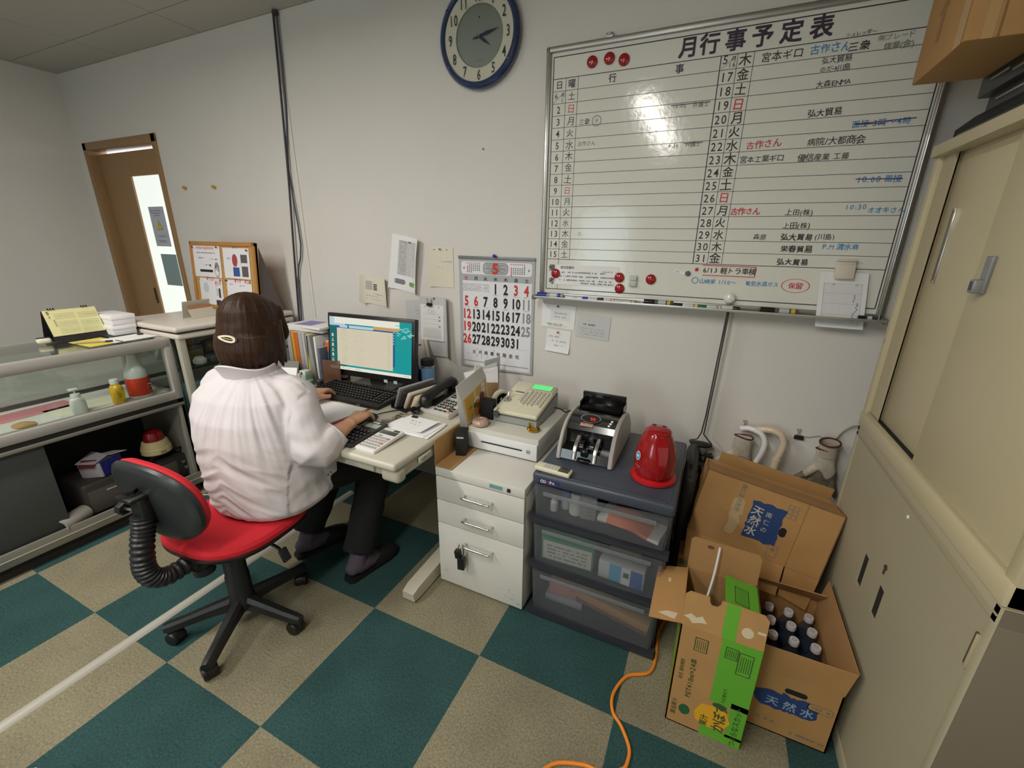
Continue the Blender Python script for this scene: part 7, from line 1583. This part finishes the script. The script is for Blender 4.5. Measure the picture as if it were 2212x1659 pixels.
# hair: bob down to the collar
h = MB()
hp(h, 0, -.016, .030, .089, .107, .092); hp(h, 0, -.042, -.020, .091, .085, .100); hp(h, 0, .036, .056, .074, .054, .048)
h.loft([[HD @ Vector((a*math.cos(t), yc+bb_*math.sin(t), z)) for t in [k*2*PI/28 for k in range(28)]] for z, a, bb_, yc in ((.06, .088, .095, -.020), (.0, .094, .093, -.030), (-.05, .091, .084, -.040), (-.09, .086, .073, -.047), (-.125, .080, .061, -.048), (-.150, .064, .046, -.042))])
for k in range(30):                                   # locks at the hem
    t = math.radians(-205+k*8.0); x = .088*math.cos(t); y = -.040+.066*math.sin(t); ln = rnd.uniform(.128, .168)
    if math.sin(t) > .2: continue
    h.tube([HD @ Vector((x*1.02, y*1.0, -.03)), HD @ Vector((x*1.10, y*1.06-.004, -.085)), HD @ Vector((x*1.02, y*1.04, -ln))], [.020, .016, .004], 8)
for s_, pts in ((1, [((.082, .020, .02), .022), ((.088, .028, -.05), .018), ((.088, .036, -.10), .014), ((.088, .048, -.150), .004)]), (1, [((.085, .004, .0), .024), ((.092, .010, -.07), .018), ((.092, .020, -.12), .012), ((.096, .026, -.160), .003)]), (1, [((.08, -.02, .0), .024), ((.092, -.014, -.08), .018), ((.090, -.008, -.13), .012), ((.086, -.006, -.165), .003)]),
                (-1, [((.082, .020, .02), .022), ((.098, .030, -.05), .020), ((.098, .040, -.10), .014), ((.092, .056, -.148), .004)]), (-1, [((.085, .004, .0), .024), ((.104, .010, -.07), .020), ((.100, .02, -.12), .013), ((.098, .024, -.155), .003)]), (1, [((.046, .066, .064), .022), ((.064, .062, .020), .018), ((.080, .066, -.030), .012), ((.082, .060, -.060), .004)]), (-1, [((.050, .080, .060), .022), ((.072, .076, .020), .018), ((.080, .066, -.030), .012), ((.082, .060, -.060), .004)])):
    h.tube([HD @ Vector((s_*p[0], p[1], p[2])) for p, r in pts], [r for p, r in pts], 10)
HDi = (LOC @ HD).inverted()
def strands(co, no):
    for i in range(len(co)):
        q = HDi @ Vector(co[i]); a = math.atan2(q.x, -q.y-.02)
        f_ = mnoise.noise((a*9, q.z*5, 0))*.0022+mnoise.noise((a*26, q.z*6, 3))*.0013+mnoise.noise((a*60, q.z*8, 7))*.0006
        co[i] += no[i]*f_
    return co
hairm = mat('hair_brown', (54, 34, 22), .46, var=.28, vs=7, spec=.25, stretch=(9, 9, 1.2))
h.xf(LOC); organic(h, 'hair', hairm, person, .0042, 9, disp=strands, fac=.5)
# hair clip at the back left
cl_ = MB(); CA = HD @ T(-.006, -.150, -.026)
CA = T(-1.0385, -1.1155, 1.119) @ RZ(28) @ RX(-6) @ WALLF @ RZ(-12)
out = []; inn = []
for i in range(28):
    t = 2*PI*i/28; w = .0125*(1+.25*math.cos(t)); out.append((.030*math.cos(t), w*math.sin(t))); inn.append((.002+.020*math.cos(t), .0062*(1+.25*math.cos(t))*math.sin(t)))
n = 28; vs = [(x, y, 0) for x, y in out]+[(x, y, 0) for x, y in inn]+[(x, y, .005) for x, y in out]+[(x, y, .005) for x, y in inn]; fs = []
for i in range(n):
    j = (i+1) % n; fs += [[i, j, n+j, n+i], [2*n+i, 3*n+i, 3*n+j, 2*n+j], [i, 2*n+i, 2*n+j, j], [n+i, n+j, 3*n+j, 3*n+i]]
cl_.add(vs, fs, 0, CA); cl_.box((.004, 0, .003), (.034, .004, .004), 1, .001, CA); cl_.box((.032, 0, .003), (.008, .010, .006), 2, .002, CA)
cl_.xf(LOC); cl_.build('hair_clip', [mat('clip_ivory', (220, 208, 186), .3, coat=.3), mat('clip_gold', (200, 170, 90), .25, .9), mat('clip_brown', (70, 52, 34), .4)], person)

# shirt
s = MB()
s.loft([ring((-1.012, -1.060, .474), .205, .178), ring((-1.012, -1.062, .50), .222, .190), ring((-1.018, -1.066, .57), .222, .186), ring((-1.028, -1.072, .66), .222, .178), ring((-1.040, -1.074, .75), .224, .170), ring((-1.050, -1.072, .83), .220, .158), ring((-1.058, -1.060, .90), .212, .138), ring((-1.063, -1.048, .940), .185, .112), ring((-1.066, -1.036, .968), .130, .088), ring((-1.066, -1.030, .990), .082, .072)])
def sleeve(S_, E_, C_, rs):
    d = (C_-E_)
    s.tube([S_+(Vector((-1.06, -1.035, .925))-S_)*.42, S_, S_.lerp(E_, .5)+Vector((0, -.008, 0)), E_, E_.lerp(C_, .5), C_], rs, 20, 0, None, 4)
CUR = Vector((-.757, -.958, .752)); CUL = Vector((-1.228, -.800, .748))
sleeve(SHR+Vector((.0, 0, -.022)), ELR+Vector((.0, -.004, .006)), CUR, [.060, .068, .076, .076, .070, .056]); sleeve(SHL+Vector((.012, 0, -.022)), ELL, CUL, [.060, .066, .072, .070, .060, .050])
s.loft([ring((-.93, -.98, .55), .10, .10, 16, 0, 2), ring((-.90, -.96, .63), .06, .08, 16, 0, 2)]) if False else None
# front hem falling over the lap
s.loft([[Vector(p) for p in ring((-1.012, -.99, .56), .205, .150)], [Vector(p) for p in ring((-1.012, -.97, .60), .19, .12)], [Vector(p) for p in ring((-1.02, -1.0, .68), .19, .12)]])
s.xf(LOC)
def folds(co, no):
    c0 = np.array((-1.04, -1.06, 0))-np.array(PR0)
    for i in range(len(co)):
        x, y, z = co[i]-c0; a = math.atan2(x, -y)
        wx = mnoise.noise((x*3, y*3, z*3))*.25
        side = abs(x) > .225 or (y > .06 and z > .62)
        u = a*3.0+wx*2
        vert = mnoise.noise((u*1.9, z*1.6, 1.3))*.6+mnoise.noise((u*4.2, z*2.4, 4.1))*.5
        dz = z*1.0+.22*x+wx*.12+.10*abs(a-.2)
        hori = mnoise.noise((a*.9, 2.0, dz*19))*.7+mnoise.noise((a*1.4, 5.0, dz*36))*.35
        hori = (1-abs(hori)*2.2)*.55 if True else hori
        k = min(1, max(0, (.80-z)/.14))
        amp = .0115*(1-k)*min(1, max(0, (1.0-z)/.08))
        f_ = amp*vert+.0150*k*hori*min(1, max(.25, (z-.46)/.05))
        if side: f_ = .0075*(mnoise.noise((x*9+z*10, y*9-z*14, z*7))+.5*mnoise.noise((x*20, y*22, z*24)))
        co[i] += no[i]*f_
    return co
shirtm = mat('shirt_white', (208, 202, 204), .85, var=.02, vs=12, bump=.12, bs=420)
organic(s, 'shirt', shirtm, person, .0056, 5, disp=folds, fac=.45)
# collar
c_ = MB(); rgs = []
for z, a, bb_, yo, lean in ((.955, .100, .088, -1.036, 0), (.985, .100, .090, -1.042, 0), (1.012, .106, .096, -1.050, 0), (1.016, .101, .091, -1.049, 0), (.985, .094, .084, -1.041, 0), (.958, .092, .080, -1.036, 0)):
    r_ = ring((-1.066, yo, z), a, bb_, 36, 7, 2.0); rgs.append([v+Vector((0, 0, .010*math.sin(math.atan2(v.x+1.066, -(v.y+1.03))*3+1)-.018*max(0, (v.y+1.03)/.08))) for v in r_])
c_.loft(rgs, caps=False); c_.xf(LOC); c_.build('collar', shirtm, person)
# rolled cuffs
for nm, C_, E_, r_ in (('cuff', CUR, ELR, .058), ('cuff', CUL, ELL, .050)):
    d = (C_-E_).normalized(); q = d.to_track_quat('Z', 'Y').to_matrix().to_4x4(); A = LOC @ T(*C_) @ q
    m = MB(); m.lathe([(r_*.80, -.030), (r_*1.00, -.030), (r_*1.05, -.012), (r_*1.0, .006), (r_*.90, .010), (r_*.78, .004), (r_*.76, -.02), (r_*.80, -.030)], 30, 0, A, .92, caps=False)
    m.v = [Vector((v.x, v.y, v.z))+Vector((mnoise.noise(v*30), mnoise.noise(v*30+Vector((5, 0, 0))), mnoise.noise(v*30+Vector((0, 5, 0)))))*.004 for v in m.v]; cu = m.build(nm, shirtm, person)
# trousers, socks and slippers
t_ = MB()
t_.loft([ring((-1.015, -1.055, .480), .185, .165), ring((-1.015, -1.06, .54), .195, .160), ring((-1.02, -1.065, .60), .185, .140)])
for h_, k_, a_ in ((HIPR, KNR, ANR), (HIPL, KNL, ANL)):
    t_.tube([h_+Vector((0, -.02, .005)), h_.lerp(k_, .5)+Vector((0, 0, .012)), k_+Vector((0, .005, 0)), k_.lerp(a_, .25)+Vector((0, .0, 0)), k_.lerp(a_, .6), a_+Vector((0, 0, .02))], [.098, .094, .080, .074, .070, .068], 20, 0, None, 5)
t_.xf(LOC)
def tf(co, no):
    for i in range(len(co)):
        v = Vector(co[i]); co[i] += no[i]*(.005*mnoise.noise((v.x*14, v.y*12, v.z*20)))
    return co
organic(t_, 'trousers', mat('trouser_black', (9, 9, 10), .9), person, .006, 5, disp=tf)
for nm, a_, ft in (('right', ANR, Vector((.030, .170, 0))), ('left', ANL, Vector((.045, .160, 0)))):
    ang = math.degrees(math.atan2(-ft.x, ft.y)); A = LOC @ T(a_.x, a_.y-.030, 0) @ RZ(ang)
    m = MB(); m.tube([A @ Vector(p) for p in ((0, .03, .115), (0, .015, .075), (0, .02, .055), (0, .08, .050), (0, .15, .038), (0, .20, .034))], [.036, .040, .042, .040, .036, .020], 16, 0, None, 4); ell(m, (0, 0, 0), .034, .036, .034, None) if False else None
    m.lathe([(math.sin(PI*i/10), -math.cos(PI*i/10)) for i in range(11)], 16, 0, A @ T(0, -.008, .055) @ Matrix.Diagonal((.034, .034, .034, 1)))
    organic(m, 'sock', mat('sock_mauve', (78, 70, 82), .9), person, .004, 4)
    m = MB(); sole = []
    for y, w in ((-.045, .020), (-.03, .034), (.02, .037), (.08, .040), (.15, .046), (.20, .040), (.225, .020)): sole.append((w, y))
    poly = [(w, y) for w, y in sole]+[(-w, y) for w, y in sole[::-1]]
    m.prism(poly, .001, .020, 0, A); m.loft([[A @ Vector((w*math.cos(t), y, .018+h_*max(0, math.sin(t)))) for t in [k*PI/10 for k in range(11)]] for y, w, h_ in ((.085, .044, .072), (.12, .047, .066), (.17, .047, .054), (.205, .040, .040), (.224, .022, .018))], 0, None)
    m.build('slipper', mat('slipper_black', (20, 19, 19), .55), person)

bpy.data.objects.remove(_fo); bpy.data.curves.remove(_fc)
